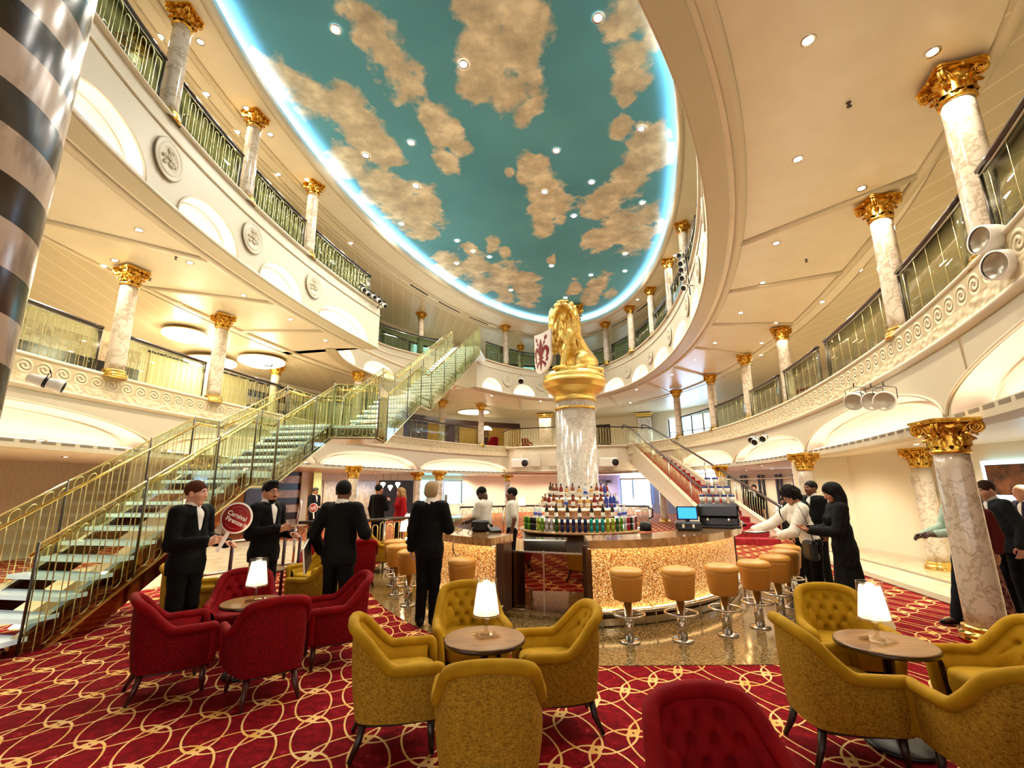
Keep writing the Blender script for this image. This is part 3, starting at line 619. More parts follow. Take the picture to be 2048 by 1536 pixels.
# ================================================================ COLUMNS
def capital_mesh(r, h):
    mb = MB(); mb.lathe([(r * 1.02, 0), (r * 1.10, .015), (r * 1.10, .035), (r * .98, .05), (r * .98, h * .45), (r * 1.08, h * .7), (r * 1.32, h * .86)], 24)
    a = r * 1.62; P = []                                              # concave abacus
    for k in range(4):
        c0 = math.pi / 4 + k * math.pi / 2
        for e in (-.09, .09): P.append((a * 1.18 * math.cos(c0 + e), a * 1.18 * math.sin(c0 + e)))
        m_ = c0 + math.pi / 4
        for e in (-.4, 0, .4): P.append((a * (.86 + .1 * abs(e) / .4) * math.cos(m_ + e), a * (.86 + .1 * abs(e) / .4) * math.sin(m_ + e)))
    mb.prism(P, h * .88, h * .93); mb.prism([(x * 1.06, y * 1.06) for x, y in P], h * .93, h)
    for k in range(4):                                                # corner volutes
        c0 = math.pi / 4 + k * math.pi / 2; d = np.array([math.cos(c0), math.sin(c0), 0]); s_ = np.array([-d[1], d[0], 0]); cen = d * r * 1.52 + np.array([0, 0, h * .74])
        for side in (-1, 1):
            pts = []
            for q in np.linspace(0, 1, 26):
                an = math.pi / 2 - q * 4.2 * math.pi; rad = r * .40 * (1 - .82 * q); pts.append(cen + d * rad * -math.cos(an) * -1 + np.array([0, 0, 1]) * rad * math.sin(an) + s_ * side * r * .10)
            st = d * r * .9 + s_ * side * r * .45 + np.array([0, 0, h * .55]); mid = d * r * 1.15 + s_ * side * r * .25 + np.array([0, 0, h * .80])
            mb.tube([st, (st + mid) / 2, mid] + pts, np.concatenate([[.09 * r] * 3, np.linspace(.11, .05, 26) * r]), 5)
        mb.sphere(cen, (r * .12,) * 3, 8, 5)
        m_ = c0 + math.pi / 4; mb.sphere((a * .86 * math.cos(m_), a * .86 * math.sin(m_), h * .90), (r * .17, r * .17, r * .17), 8, 6)
    for row, (n, z0, hh, ph) in enumerate(((8, .05, h * .38, 0), (8, h * .22, h * .42, .39))):    # acanthus leaves
        for k in range(n):
            c0 = ph + k * 2 * math.pi / n; A = np.zeros((9, 7, 3))
            for i, q in enumerate(np.linspace(0, 1, 9)):
                z = z0 + hh * math.sin(min(q * 1.25, 1.) * math.pi / 2) - (.10 * h * max(0, q - .8) / .2); rad = r * (1.02 + .10 * row + .42 * q ** 3)
                w = r * .36 * (1 - .55 * q ** 2) * (1 + .22 * math.cos(q * 22))
                for jx, e in enumerate(np.linspace(-1, 1, 7)):
                    rr_ = rad - .06 * r * e * e + (.05 * r if jx == 3 else 0) + (.03 * r if jx in (1, 5) else 0); an = c0 + e * w / rad
                    A[i, jx] = (rr_ * math.cos(an), rr_ * math.sin(an), z - .03 * h * abs(e))
            mb.grid(A, flip=True)
    return mb.mesh('capital', M['gold'])
def column_proto(H, r, hc=.40):
    b = MB(); b.lathe([(r * 1.45, 0), (r * 1.45, .03), (r * 1.38, .04), (r * 1.42, .06), (r * 1.42, .08), (r * 1.22, .095), (r * 1.18, .115), (r * 1.26, .13), (r * 1.24, .15), (r * 1.06, .165)], 28)
    s = MB(); zz = np.linspace(.16, H - hc, 12); s.lathe([(r * (1.03 - .10 * ((z - .16) / (H - hc)) ** 1.5), z) for z in zz], 28)
    return b.mesh('base', M['brass']), s.mesh('shaft', M['marble']), capital_mesh(r, hc)
def place_column(pr, H, x, y, z, rz, label, group, hc=.40):
    t = thing('marble_column', label, 'column', (x, y, z), rz, group)
    link('base', pr[0], t); link('shaft', pr[1], t); link('capital', pr[2], t, (0, 0, H - hc)); return t
HG, HL, HU = S0, S1 - Z1 + .0, S2 - Z2
PG = column_proto(HG, .175, .40); PL = column_proto(HL - .03, .165, .38); PU = column_proto(HU - .0, .150, .36)
def face(ov, p): d = ov.c - np.array(p); return math.atan2(d[1], d[0]) + math.pi / 4
def near_i(P, p): return int(np.argmin(((np.asarray(P) - p) ** 2).sum(1)))
GCOL = [((5.18, 5.55), 'large marble column with gold capital standing beside the right hand cocktail table'), ((7.05, 11.4), 'ground floor marble column behind the woman in the white blazer'), ((7.95, 18.1), 'ground floor marble column seen through the railing of the red carpeted stairs'), ((7.2, 22.9), 'ground floor marble column behind the foot of the red carpeted stairs'), ((-5.45, 16.2), 'ground floor marble column behind the head of the man seen from the back'),
        ((-3.4, 22.0), 'ground floor marble column behind the blond woman in the black suit'), ((-4.6, 22.9), 'ground floor marble column right of the woman in the red jacket'), ((-.3, 27.9), 'pale ground floor column under the bridge behind the bartenders'), ((8.55, 9.9), 'rear marble column in front of the wall clock on the right'), ((-7.0, 10.6), 'ground floor marble column behind the glass staircase')]
for (p, lb) in GCOL: place_column(PG, HG, p[0], p[1], .006, face(E1, p), lb, 'ground floor columns')
LCOL_R = [(5.2, 4.58), (6.22, 7.05), (8.27, 13.6), (8.6, 16.6), (8.62, 19.7), (8.2, 22.8)]
LCOL_L = [(-8.3, 9.4), (-8.0, 12.2), (-6.39, 18.8), (-3.85, 25.3), (-1.78, 26.5)]
for k, p in enumerate(LCOL_R): place_column(PL, HL - .03, p[0], p[1], Z1, face(E1, p), '%s marble column from the near end on the right lower balcony' % ORD[k], 'lower balcony columns')
for k, p in enumerate(LCOL_L): place_column(PL, HL - .03, p[0], p[1], Z1, face(E1, p), '%s marble column from the near end on the left lower balcony' % ORD[k], 'lower balcony columns')
UCOL_L = [(-5.95, 6.85), (-5.95, 9.25), (-5.64, 11.8), (-4.5, 21.9), (-.34, 23.9)]
UCOL_R = [(4.98, 23.5), (5.74, 21.3), (6.12, 19.15), (6.05, 16.55), (5.7, 14.0)]
for k, p in enumerate(UCOL_L): place_column(PU, HU, p[0], p[1], Z2, face(E2, p), '%s slim marble column from the near end on the left upper balcony' % ORD[k], 'upper balcony columns', .36)
for k, p in enumerate(UCOL_R): place_column(PU, HU, p[0], p[1], Z2, face(E2, p), '%s slim marble column from the far end on the right upper balcony' % ORD[k], 'upper balcony columns', .36)
for p, lb in (((-7.3, 7.4), 'rear marble column with gold capital behind the near left upper balcony'), ((.55, 27.5), 'rear marble column with gold capital at the far upper balcony left of the shield')):
    place_column(PU, HU, p[0], p[1], Z2, 0, lb, 'upper balcony columns', .36)
for p, lb in (((-9.2, 17.6), 'marble column at the opening into the chandelier room'), ((-12.6, 15.0), 'pale column inside the chandelier room')):
    place_column(PL, HL - .03, p[0], p[1], Z1, 0, lb, 'lower balcony columns')
# square piers of the far lower gallery
for p, lb in (((2.2, 30.3), 'square marble pier left of the golden lion pillar on the lower gallery'), ((8.6, 30.2), 'square marble pier right of the golden lion pillar on the lower gallery')):
    t = thing('square_pier', lb, 'column', (p[0], p[1], Z1), R(-14), 'square piers of the far lower gallery')
    mb = MB(); mb.box((0, 0, 1.1), (.85, .6, 2.0), bev=.03); mb.build('shaft', M['marble'], t)
    mb = MB(); mb.box((0, 0, 2.2), (.98, .72, .12), bev=.02); mb.box((0, 0, 2.32), (1.12, .84, .12), bev=.02); mb.build('capital', M['brass'], t)
    mb = MB(); mb.box((0, 0, .08), (.98, .72, .16), bev=.02); mb.build('base', M['trim'], t)
# zebra columns
def zebra_col(x, y, z0, z1, r, label, cap=True):
    t = thing('striped_column', label, 'column', (x, y, z0)); mb = MB(); mb.lathe([(r, 0), (r, z1 - z0)], 64); mb.build('shaft', M['zebra'], t); return t
t = zebra_col(-4.41, 2.76, 0, 10.15, .9, 'giant black and pink striped marble column at the upper left')
mb = MB(); a = R(-27); mb.box((.905 * math.cos(a), .905 * math.sin(a), 7.2), (.03, .12, 5.6), rz=a); mb.build('gold_strip', M['brass'], t, label='vertical gold strip')
t = zebra_col(3.0, 22.4, 0, 9.4, .36, 'striped column with dark gold capital rising behind the lion to the painted sky')
o = link('capital', capital_mesh(.40, 1.2), t, (0, 0, 9.4)); mb = MB(); mb.lathe([(.36, 0), (.40, .05), (.40, .1), (.36, .14)], 32, (0, 0, 9.28)); mb.build('collar', M['brass'], t)

# ================================================================ BALCONY RAILINGS
def loops(path, q0, q1, z0, h, sp, w, mb, r=.007):
    n = max(1, int((q1 - q0) / sp)); sp = (q1 - q0) / n
    for k in range(n):
        c = q0 + (k + .5) * sp; up = .045 if k % 2 else -.0; P = []
        za, zb = z0 + .02 + up, z0 + h - .05 + up
        for a in np.linspace(0, math.pi, 7): P.append((c + w / 2 * math.cos(a), zb - w / 2 + w / 2 * math.sin(a)))
        for a in np.linspace(math.pi, 2 * math.pi, 7): P.append((c + w / 2 * math.cos(a), za + w / 2 + w / 2 * math.sin(a)))
        P = np.array(P); mb.tube(path.xyz(P[:, 0], np.full(len(P), -.0), P[:, 1]), r, 4, closed=True)
def railing(path, q0, q1, z, label, group, style='loops', off=.12, h=1.02, glass='glass'):
    n = max(4, int((q1 - q0) / .25)); q = np.linspace(q0, q1, n); mid = path.xyz(np.array((q0 + q1) / 2), np.array(off), np.array(z))
    t = thing('glass_railing', label, 'railing', tuple(mid), 0, group); L = lambda mb: mb.xform(off=-mid)
    X = lambda o, zz: path.xyz(q, np.full(n, off + o), np.full(n, zz))
    mb = MB(); mb.sweep(X(0, z + .02), [(-.006, 0), (.006, 0), (.006, h - .06), (-.006, h - .06)]); L(mb).build('glass_panel', M[glass], t)
    mb = MB(); mb.sweep(X(0, z + h), [(-.04, -.035), (.04, -.035), (.05, 0), (.03, .03), (-.03, .03), (-.05, 0)]); L(mb).build('handrail', M['dark_wood'], t)
    for qq in (q0, q1):
        mb = MB(); p = path.xyz(np.array(qq), np.array(off), np.array(z)); mb.tube([p, p + [0, 0, h - .02]], .018, 6); L(mb).build('post', M['chrome_dark'], t)
    mb = MB(); mb.tube(X(-.02, z + h - .07), .012, 5); L(mb).build('under_rail', M['chrome'], t)
    if style == 'loops':
        P2 = Path(path.xyz(np.linspace(q0, q1, 60), np.full(60, off - .02), np.zeros(60))[:, :2]); mb = MB(); loops(P2, .06, P2.L - .06, z + .03, h - .12, .17, .115, mb); L(mb).build('brass_loops', M['brass_light'], t)
    elif style == 'rods':
        mb = MB()
        for qq in np.arange(q0 + .3, q1 - .1, .42):
            p = path.xyz(np.array(qq), np.array(off - .02), np.array(z + .03)); mb.tube([p, p + [0, 0, h - .12]], .005, 4)
        L(mb).build('brass_rods', M['brass_light'], t)
    return t
def bays(path, pts, z, fmt, group, style, gap=.24, **kw):
    q = [path.near(p) for p in pts]
    for k in range(len(q) - 1):
        a, b = min(q[k], q[k + 1]), max(q[k], q[k + 1]); railing(path, a + gap, b - gap, z, fmt % ORD[k], group, style, **kw)
bays(p1, [(-7.6, 4.4), LCOL_L[0], LCOL_L[1], (-7.2, 15.0), LCOL_L[2]], Z1, 'glass and brass loop railing, left lower balcony, %s bay from near end', 'left lower balcony railings', 'loops')
bays(p1, [(-5.6, 22.3), LCOL_L[3], LCOL_L[4]], Z1, 'glass railing on the lower balcony below upper stair flight, %s from left', 'far lower balcony railings', 'rods')
bays(p1, [(3.9, 2.2), LCOL_R[0], LCOL_R[1], (7.6, 10.6), LCOL_R[2], LCOL_R[3], LCOL_R[4], LCOL_R[5]], Z1, 'clear glass railing with dark rail, right lower balcony, %s bay from near end', 'right lower balcony railings', 'rods')
bays(p2a, [(-5.1, 4.2), UCOL_L[0], UCOL_L[1], UCOL_L[2], (-4.6, 15.2)], Z2, 'glass and brass loop railing, left upper balcony, %s bay from near end', 'left upper balcony railings', 'loops', glass='glass_green')
railing(p2b, .1, p2b.L - .1, Z2, 'green tinted glass railing on the set back upper balcony behind the staircase', 'far upper balcony railings', 'rods', glass='glass_green')
bays(p2a, [(-1.2, 22.3), UCOL_L[4], (2.3, 25.2), UCOL_R[0]], Z2, 'glass railing on the far upper balcony, %s bay from the staircase', 'far upper balcony railings', 'rods', glass='glass_green')
bays(p2a, UCOL_R + [(5.1, 11.2), (4.3, 8.9)], Z2, 'glass railing on the right upper balcony, %s bay from the far end', 'right upper balcony railings', 'rods', glass='glass_green')

# ================================================================ DOWNLIGHTS
mb = MB(); mb.lathe([(.052, -.004), (.075, -.012), (.080, .0)], 20, caps=False); ME_RING = mb.mesh('trim_ring', M['chrome'])
mb = MB(); mb.lathe([(.0, -.008), (.03, -.010), (.053, -.004)], 16, caps=False); ME_LENS = mb.mesh('lens', M['bulb']); ME_LENS2 = mb.mesh('lens', M['bulb_cool'])
SPOTS = []
def downlights(pts, z, fmt, group, energy, lens, scale=1., spot=R(150), every=1, color=(1., .88, .70)):
    pts = sorted(pts, key=lambda p: math.hypot(p[0], p[1]))
    for k, p in enumerate(pts):
        t = thing('downlight', fmt % ORD[k] if '%s' in fmt else fmt, 'ceiling light', (p[0], p[1], z), 0, group); t.scale = (scale,) * 3
        link('trim_ring', ME_RING, t); link('lens', lens, t)
        if k % every == 0:
            lamp('downlight_beam', 'SPOT', (p[0], p[1], z - .03), energy, color, .06, spot_size=spot, spot_blend=.7)
LL = [(-6.95,7.85),(-6.88,9.15),(-9.79,9.48),(-8.82,9.26),(-8.48,11.31),(-6.71,10.89),(-8.66,13.43),(-8.95,14.2),(-6.11,14.58),(-5.5,14.48),(-7.92,15.38),(-8.38,9.02),(-6.34,12.61)]
LL = [p for p in LL if abs(E2.th(p)) > 0]
RR = [(3.26,4.15),(4.28,6.04),(5.32,8.5),(6.02,10.36),(6.44,12.34),(6.91,15.15),(7.04,17.26),(6.97,19.7),(8.24,11.58),(7.96,9.73),(7.35,7.62),(5.75,6.75),(7.9,13.2),(9.28,16.69),(9.9,19.36),(8.53,15.2),(11.01,15.02),(4.75,4.3)]
FF = [(-3.64,26.19),(-2.94,27.41),(-1.09,24.19),(.16,24.81),(1.61,25.92),(3.09,31.4),(1.99,29.71),(6.87,26.61),(6.32,29.1),(6.25,22.89)]
downlights(LL, S1, 'recessed downlight in the soffit of the left upper balcony, %s nearest the camera', 'downlights under the left upper balcony', 110, ME_LENS)
downlights(RR, S1, 'recessed downlight in the soffit of the right upper balcony, %s nearest the camera', 'downlights under the right upper balcony', 110, ME_LENS)
downlights(FF, S1, 'recessed downlight in the soffit of the far upper balcony, %s nearest the camera', 'downlights under the far upper balcony', 95, ME_LENS)
TT = [(-6.73,7.29),(-6.03,7.4),(-6.7,8.63),(-6.05,9.03),(-6.66,9.75),(-5.91,9.84),(-6.44,11.33),(-5.76,11.56),(-5.69,15.06),(-4.13,19.63),(-3.77,21.14),(-3.37,24.19),(-2.48,24.89),(-6.4,25.42),(-4.92,25.64),(-4.04,28.05),(-.72,27.28),(6.2,26.45),(5.9,20.38),(6.2,16.15)]
downlights(TT, S2, 'recessed downlight in the top soffit beside the painted sky, %s nearest the camera', 'downlights in the top soffit', 60, ME_LENS)
SK = [(-3.47,7.52),(1.73,7.32),(-1.0,8.32),(-2.63,10.65),(-3.98,11.12),(-2.87,12.47),(1.25,10.99),(3.35,10.21),(2.43,12.34),(4.25,13.4),(1.05,12.79),(2.13,14.12),(-3.79,14.54),(-2.0,15.68),(-1.47,16.48),(-.86,16.94),(-2.23,17.47),(1.67,17.75),(3.45,18.63),(4.83,18.27),(4.48,16.77),(-.02,20.16),(2.62,21.09),(3.37,8.05)]
downlights(SK, 10.615, 'bright downlight set into the painted sky, %s nearest the camera', 'downlights in the painted sky', 150, ME_LENS2, 1.5, R(165), color=(1., .93, .82))
G0 = [tuple(O1.pt(arc_slope(O1, sl(q)), -1.3)) for q in (660, 720, 945, 990, 1040, 1090, 1200, 1460, 1530, 1590)] + [(-7.1, 7.0), (-6.6, 9.0), (7.6, 8.8), (7.9, 6.9), (7.6, 11.8), (8.4, 15.), (-6.6, 13.5), (-6.9, 18.2), (-4.6, 20.6), (-2.2, 26.6), (.4, 29.5), (-.9, 29.6), (4.2, 29.4), (8.2, 20.5), (9.5, 18.), (-8.4, 10.), (-2.9, 30.4), (-9.6, 7.4), (-10.1, 10.6), (-9.8, 14.2)]  # rows along the far and left back walls are added to brighten those walls
downlights(G0, S0, 'recessed downlight from the ground floor set with added wall lights, %s nearest the camera', 'downlights in the ground floor ceiling', 110, ME_LENS)
# ================================================================ GLASS STAIRCASE
M['tread'] = mat('frosted glass tread', '#e8f4f0', .12, coat=.5, emit='#cfe6f2', estr=.12); M['mirror'] = mat('polished steel cladding', '#b9b2a4', .12, 1.)  # treads carry a faint emission standing in for bluish light on them
t = NT(M['mirror']); t.bump(t.noise(t.coord(), 3.5, 3), .25, .03)
M['bronze'] = mat('bronze mirror cladding', '#8a5a34', .1, 1.); t = NT(M['bronze']); t.bump(t.noise(t.coord(), 2.5, 3), .08, .03)
stair = thing('glass_staircase', 'glass staircase with brass rails climbing from the left carpet to the upper balcony', 'staircase')
def V3(*a): return np.array(a, float)
d1 = V3(.17, .985, 0); l1 = V3(-.985, .17, 0) * 1.2; d2 = V3(.217, .976, 0); l2 = V3(-.976, .217, 0) * 1.2
A_, B1, B2, C1 = V3(-5.22, 5.1, 0.), V3(-4.66, 8.35, 2.0), V3(-4.57, 8.95, 2.0), V3(-4.22, 10.85, 3.12)
D0, M1, M2, T0 = V3(-3.3, 12.0, 3.12), V3(-2.85, 14.0, 4.4), V3(-2.68, 14.8, 4.4), V3(-1.48, 20.2, 7.85)
def flight_steps(a, b, lv, n):
    for k in range(n):
        p = a + (b - a) * ((k + .0) / n); z = a[2] + (b[2] - a[2]) * (k + 1) / n; d = (b - a) * [1, 1, 0]; d /= np.linalg.norm(d); run = np.linalg.norm((b - a)[:2]) / n
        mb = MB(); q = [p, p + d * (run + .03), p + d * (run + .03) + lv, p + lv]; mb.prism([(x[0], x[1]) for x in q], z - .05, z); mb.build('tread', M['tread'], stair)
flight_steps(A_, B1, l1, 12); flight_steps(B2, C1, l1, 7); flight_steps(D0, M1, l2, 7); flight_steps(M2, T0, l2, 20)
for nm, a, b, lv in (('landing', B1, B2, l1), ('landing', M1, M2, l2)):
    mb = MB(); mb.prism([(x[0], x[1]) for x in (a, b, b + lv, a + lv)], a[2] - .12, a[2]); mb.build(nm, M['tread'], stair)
mb = MB(); LP = [(-4.22, 10.83), (-3.22, 10.95), (-3.3, 12.02), (-4.47, 12.28), (-5.2, 12.3), (-5.40, 11.03)]
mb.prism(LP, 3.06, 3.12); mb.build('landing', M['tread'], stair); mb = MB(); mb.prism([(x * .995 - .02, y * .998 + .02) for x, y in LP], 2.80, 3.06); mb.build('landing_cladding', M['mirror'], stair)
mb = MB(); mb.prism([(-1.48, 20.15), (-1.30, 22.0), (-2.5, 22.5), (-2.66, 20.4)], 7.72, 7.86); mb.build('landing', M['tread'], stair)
def stringer(P, m, depth, inset, lv):
    mb = MB(); s_ = lv / np.linalg.norm(lv) * inset
    for a, b in zip(P[:-1], P[1:]): 
        q = [a + s_, b + s_]; mb.add([q[0] + [0, 0, -.02], q[1] + [0, 0, -.02], q[1] + [0, 0, -depth], q[0] + [0, 0, -depth]] + [x + s_ / inset * .05 for x in (q[0] + [0, 0, -.02], q[1] + [0, 0, -.02], q[1] + [0, 0, -depth], q[0] + [0, 0, -depth])], [(0, 1, 2, 3), (7, 6, 5, 4), (0, 4, 5, 1), (3, 2, 6, 7), (0, 3, 7, 4), (1, 5, 6, 2)], False)
    mb.build('stringer', m, stair)
    mb = MB()
    for a, b in zip(P[:-1], P[1:]): mb.beam(a + s_ + [0, 0, .02], b + s_ + [0, 0, .02], .08, .05)
    mb.build('stringer_cap', M['chrome'], stair)
stringer([A_ + [.02, .12, .07], B1], M['bronze'], .60, .04, l1); stringer([A_ + l1, B1 + l1], M['bronze'], .34, -.04, l1)
stringer([B1, B2, C1], M['mirror'], .30, .04, l1); stringer([B1 + l1, B2 + l1, C1 + l1], M['mirror'], .30, -.04, l1)
stringer([D0, M1, M2, T0], M['glass_green'], .26, .04, l2); stringer([D0 + l2, M1 + l2, M2 + l2, T0 + l2], M['glass_green'], .26, -.04, l2)
mb = MB()      # sloping mirrored underside of the lower flights
for a, b, dz in ((A_ + [.1, 1.0, .58], B1, .58), (B2, C1, .32)): mb.add([a + [0, 0, -dz], b + [0, 0, -dz], b + l1 + [0, 0, -dz], a + l1 + [0, 0, -dz]], [(0, 1, 2, 3)], False)
mb.build('underside', M['mirror'], stair)
def balustrade(P, off, post=1.15, rail=True, skew=1):
    """P: 3-D nosing line; vertical glass with brass loops along it"""
    P = [np.asarray(p, float) for p in P]; g = MB(); lo = MB(); hr = MB(); tr = MB()
    lo_z, hi_z = -.28, .98
    for a, b in zip(P[:-1], P[1:]):
        d = b - a; L = np.linalg.norm(d[:2]); h = np.array([d[0], d[1], 0]) / L; n = np.array([h[1], -h[0], 0]) * off
        A0, B0 = a + n, b + n
        g.add([A0 + [0, 0, lo_z], B0 + [0, 0, lo_z], B0 + [0, 0, hi_z], A0 + [0, 0, hi_z]] + [x + n / abs(off) * .012 for x in (A0 + [0, 0, lo_z], B0 + [0, 0, lo_z], B0 + [0, 0, hi_z], A0 + [0, 0, hi_z])], [(0, 1, 2, 3), (7, 6, 5, 4), (3, 2, 6, 7), (0, 4, 5, 1)], False)
        m = max(1, int(L / .165)); sp = L / m
        for k in range(m):
            c = (k + .5) * sp; up = .05 if k % 2 else 0.; Q = []
            for an in list(np.linspace(0, math.pi, 7)) + list(np.linspace(math.pi, 2 * math.pi, 7)):
                x = c + .056 * math.cos(an); zc = (hi_z - .13 + up) if math.sin(an) > 0 or an < .01 else (lo_z + .08 + up)
                Q.append(A0 + h * x + [0, 0, d[2] * x / L + zc + .056 * math.sin(an)])
            lo.tube(Q, .0075, 4, closed=True)
        tr.beam(A0 + [0, 0, lo_z], B0 + [0, 0, lo_z], .02, .03); tr.beam(A0 + [0, 0, hi_z], B0 + [0, 0, hi_z], .018, .018)
        for k in range(int(L / post) + 1):
            p = A0 + (B0 - A0) * min(1, k * post / L); q = MB(); q.tube([p + [0, 0, lo_z + .02] if p[2] + lo_z > 0 else p * [1, 1, 0] + [0, 0, .01], p + [0, 0, hi_z + .03]], .015, 6); q.build('post', M['chrome_dark'], stair)
        ri = -n / abs(off) * .10 * np.sign(off) * np.sign(off); hr.tube([A0 + ri + [0, 0, .86], B0 + ri + [0, 0, .86]], .021, 8)
    g.build('glass_panel', M['glass'], stair); lo.build('brass_loops', M['brass_light'], stair); tr.build('glass_edge_trim', M['brass_light'], stair); hr.build('handrail', M['brass'], stair)
balustrade([A_ + [.03, .2, .12], B1, B2, C1], .05); balustrade([A_ + l1 + [.03, .2, .12], B1 + l1, B2 + l1, C1 + l1], -.05)
balustrade([(-4.22, 10.83, 3.12), (-3.22, 10.95, 3.12), (-3.3, 12.0, 3.12)], .04); balustrade([(-5.40, 11.03, 3.12), (-5.2, 12.3, 3.12), (-4.47, 12.28, 3.12)], -.04)
balustrade([D0, M1, M2, T0], .05); balustrade([D0 + l2, M1 + l2, M2 + l2, T0 + l2], -.05)

# ================================================================ RED CARPETED STAIRCASE AND BRIDGE
M['red_step'] = noisy(mat('red stair carpet', rough=.9), 14, '#7c0a14', '#a11a24')
rs = thing('carpeted_staircase', 'cream staircase with red carpeted steps rising behind the bar on the right', 'staircase')
R0, R1, L0, L1_ = V3(7.62, 13.9, 0), V3(7.98, 27.2, 3.95), V3(6.2, 14.2, 0), V3(6.9, 27.2, 3.95); NSTEP = 23
for k in range(NSTEP):
    f0, f1 = k / NSTEP, (k + 1) / NSTEP; q = [L0 + (L1_ - L0) * f0, R0 + (R1 - R0) * f0, R0 + (R1 - R0) * f1, L0 + (L1_ - L0) * f1]; z = 3.95 * (k + 1) / NSTEP
    mb = MB(); mb.prism([(x[0], x[1]) for x in q], z - .20 if k else .0, z); mb.build('step', M['red_step'], rs)
for (a, b, s_) in ((L0, L1_, -1), (R0, R1, 1)):
    mb = MB(); o_ = V3(s_ * .06, 0, 0)
    mb.add([a + o_ * e + [0, -.25 if h_ > -.9 else .9, h_ if h_ > -.9 else 0] for e in (0, 2) for h_ in (.22, -1)] + [b + o_ * e + [0, 0, h_] for e in (0, 2) for h_ in (.22, -.95)], [(0, 1, 5, 4), (2, 6, 7, 3), (0, 4, 6, 2), (1, 3, 7, 5), (0, 2, 3, 1), (4, 5, 7, 6)], False); mb.build('stringer', M['cream'], rs)
    mb = MB(); mb.beam(a + o_ + [0, -.25, .25], b + o_ + [0, 0, .25], .16, .05); mb.beam(a + o_ + [0, -.25, .29], b + o_ + [0, 0, .29], .04, .04); mb.build('stringer_cap', M['trim'], rs)
    mb = MB(); P = [a + o_ + [0, -1.0, .78], a + o_ + [0, -.2, 1.05], b + o_ + [0, 0, 1.12], b + o_ + [-.2, .9, 1.12]]; mb.sweep(catmull(P, 5), [(-.035, -.03), (.035, -.03), (.045, 0), (.03, .03), (-.03, .03), (-.045, 0)]); mb.build('handrail', M['dark_wood'], rs)
    mb = MB(); g = MB()
    for f in np.arange(.02, .99, .012):
        p = a + (b - a) * f + o_; mb.tube([p + [0, 0, .28], p + [0, .06, .65], p + [0, 0, 1.0]], .008, 4)
    mb.build('iron_scrolls', M['brass_light'], rs)
    for f in (.0, .2, .4, .6, .8, 1.):
        p = a + (b - a) * f + o_; q = MB(); q.tube([p + [0, 0, .2], p + [0, 0, 1.05]], .022, 6); q.build('post', M['chrome'], rs)
BP = [(-.55, 29.5), (-.45, 27.9), (.15, 26.9), (2.9, 26.1), (5.9, 26.3), (8.15, 27.15), (8.3, 29.5)]
mb = MB(); mb.prism(BP, S0 + .08, Z1); o = mb.struct('wall_bridge', M['cream'], 'cream panelled bridge on the far side behind the lion pillar', 'balcony front')
bp = Path(catmull(BP, 10)[::-1]); mb = MB()
for z in (S0 + .12, Z1 - .05): mb.sweep(bp.xyz(np.linspace(0, bp.L, 80), np.full(80, .0), np.full(80, z)) * 1, [(-.06, -.05), (.06, -.05), (.08, .05), (-.06, .05)])
mb.build('moulding', M['trim'], o)
P = catmull(BP, 10); rail = thing('bridge_railing', 'dark wood topped metal loop railing on the bridge behind the lion pillar', 'railing', (3, 26.3, Z1)); off = -V3(3, 26.3, Z1)
mb = MB(); PP = np.concatenate([P, np.full((len(P), 1), Z1 + 1.02)], 1); mb.sweep(PP[5:52], [(-.04, -.03), (.04, -.03), (.05, .03), (-.05, .03)]); mb.xform(off=off).build('handrail', M['dark_wood'], rail)
mb = MB(); loops(Path(P[5:52]), .05, Path(P[5:52]).L - .05, Z1 + .03, .95, .16, .11, mb, .012); mb.xform(off=off).build('brass_loops', M['brass_light'], rail)
# ================================================================ SMOOTH SOLID SCULPTING (signed distance grid -> surface nets)
def snet(F, org, h):
    s = F < 0; X, Y, Z = F.shape; c = (X - 1, Y - 1, Z - 1)
    corner = [(i, j, k) for i in (0, 1) for j in (0, 1) for k in (0, 1)]
    sub = lambda A, o: A[o[0]:o[0] + c[0], o[1]:o[1] + c[1], o[2]:o[2] + c[2]]
    cnt = sum(sub(s, o).astype(np.int8) for o in corner); act = (cnt > 0) & (cnt < 8); idx = np.full(c, -1, np.int64); ids = np.argwhere(act); idx[act] = np.arange(len(ids))
    acc = np.zeros((len(ids), 3)); num = np.zeros(len(ids)); a_ = tuple(ids.T)
    for i, o in enumerate(corner):
        for p in corner[i + 1:]:
            if sum(abs(a - b) for a, b in zip(o, p)) != 1: continue
            f0 = F[a_[0] + o[0], a_[1] + o[1], a_[2] + o[2]]; f1 = F[a_[0] + p[0], a_[1] + p[1], a_[2] + p[2]]; k = (f0 < 0) != (f1 < 0)
            t_ = np.where(k, f0 / np.where(k, f0 - f1, 1), 0)[:, None]; acc += np.where(k[:, None], np.array(o) + t_ * (np.array(p) - np.array(o)), 0); num += k
    V = (ids + acc / num[:, None]) * h + org; Q = []
    for ax in range(3):
        u, v = [(1, 2), (2, 0), (0, 1)][ax]; lo = [slice(1, -1)] * 3; lo[ax] = slice(0, -1); hi = list(lo); hi[ax] = slice(1, None)
        A, B = s[tuple(lo)], s[tuple(hi)]
        for sel, fl in ((A & ~B, False), (~A & B, True)):
            e = np.argwhere(sel)
            if not len(e): continue
            e = e + np.array([0 if k == ax else 1 for k in range(3)]); q = []
            for du, dv in ((-1, -1), (0, -1), (0, 0), (-1, 0)):
                w = e.copy(); w[:, u] += du; w[:, v] += dv; q.append(idx[w[:, 0], w[:, 1], w[:, 2]])
            q = np.stack(q, 1); Q.append(q[:, ::-1] if fl else q)
    Q = np.concatenate(Q) if Q else np.zeros((0, 4), np.int64); return V, Q[(Q >= 0).all(1)]
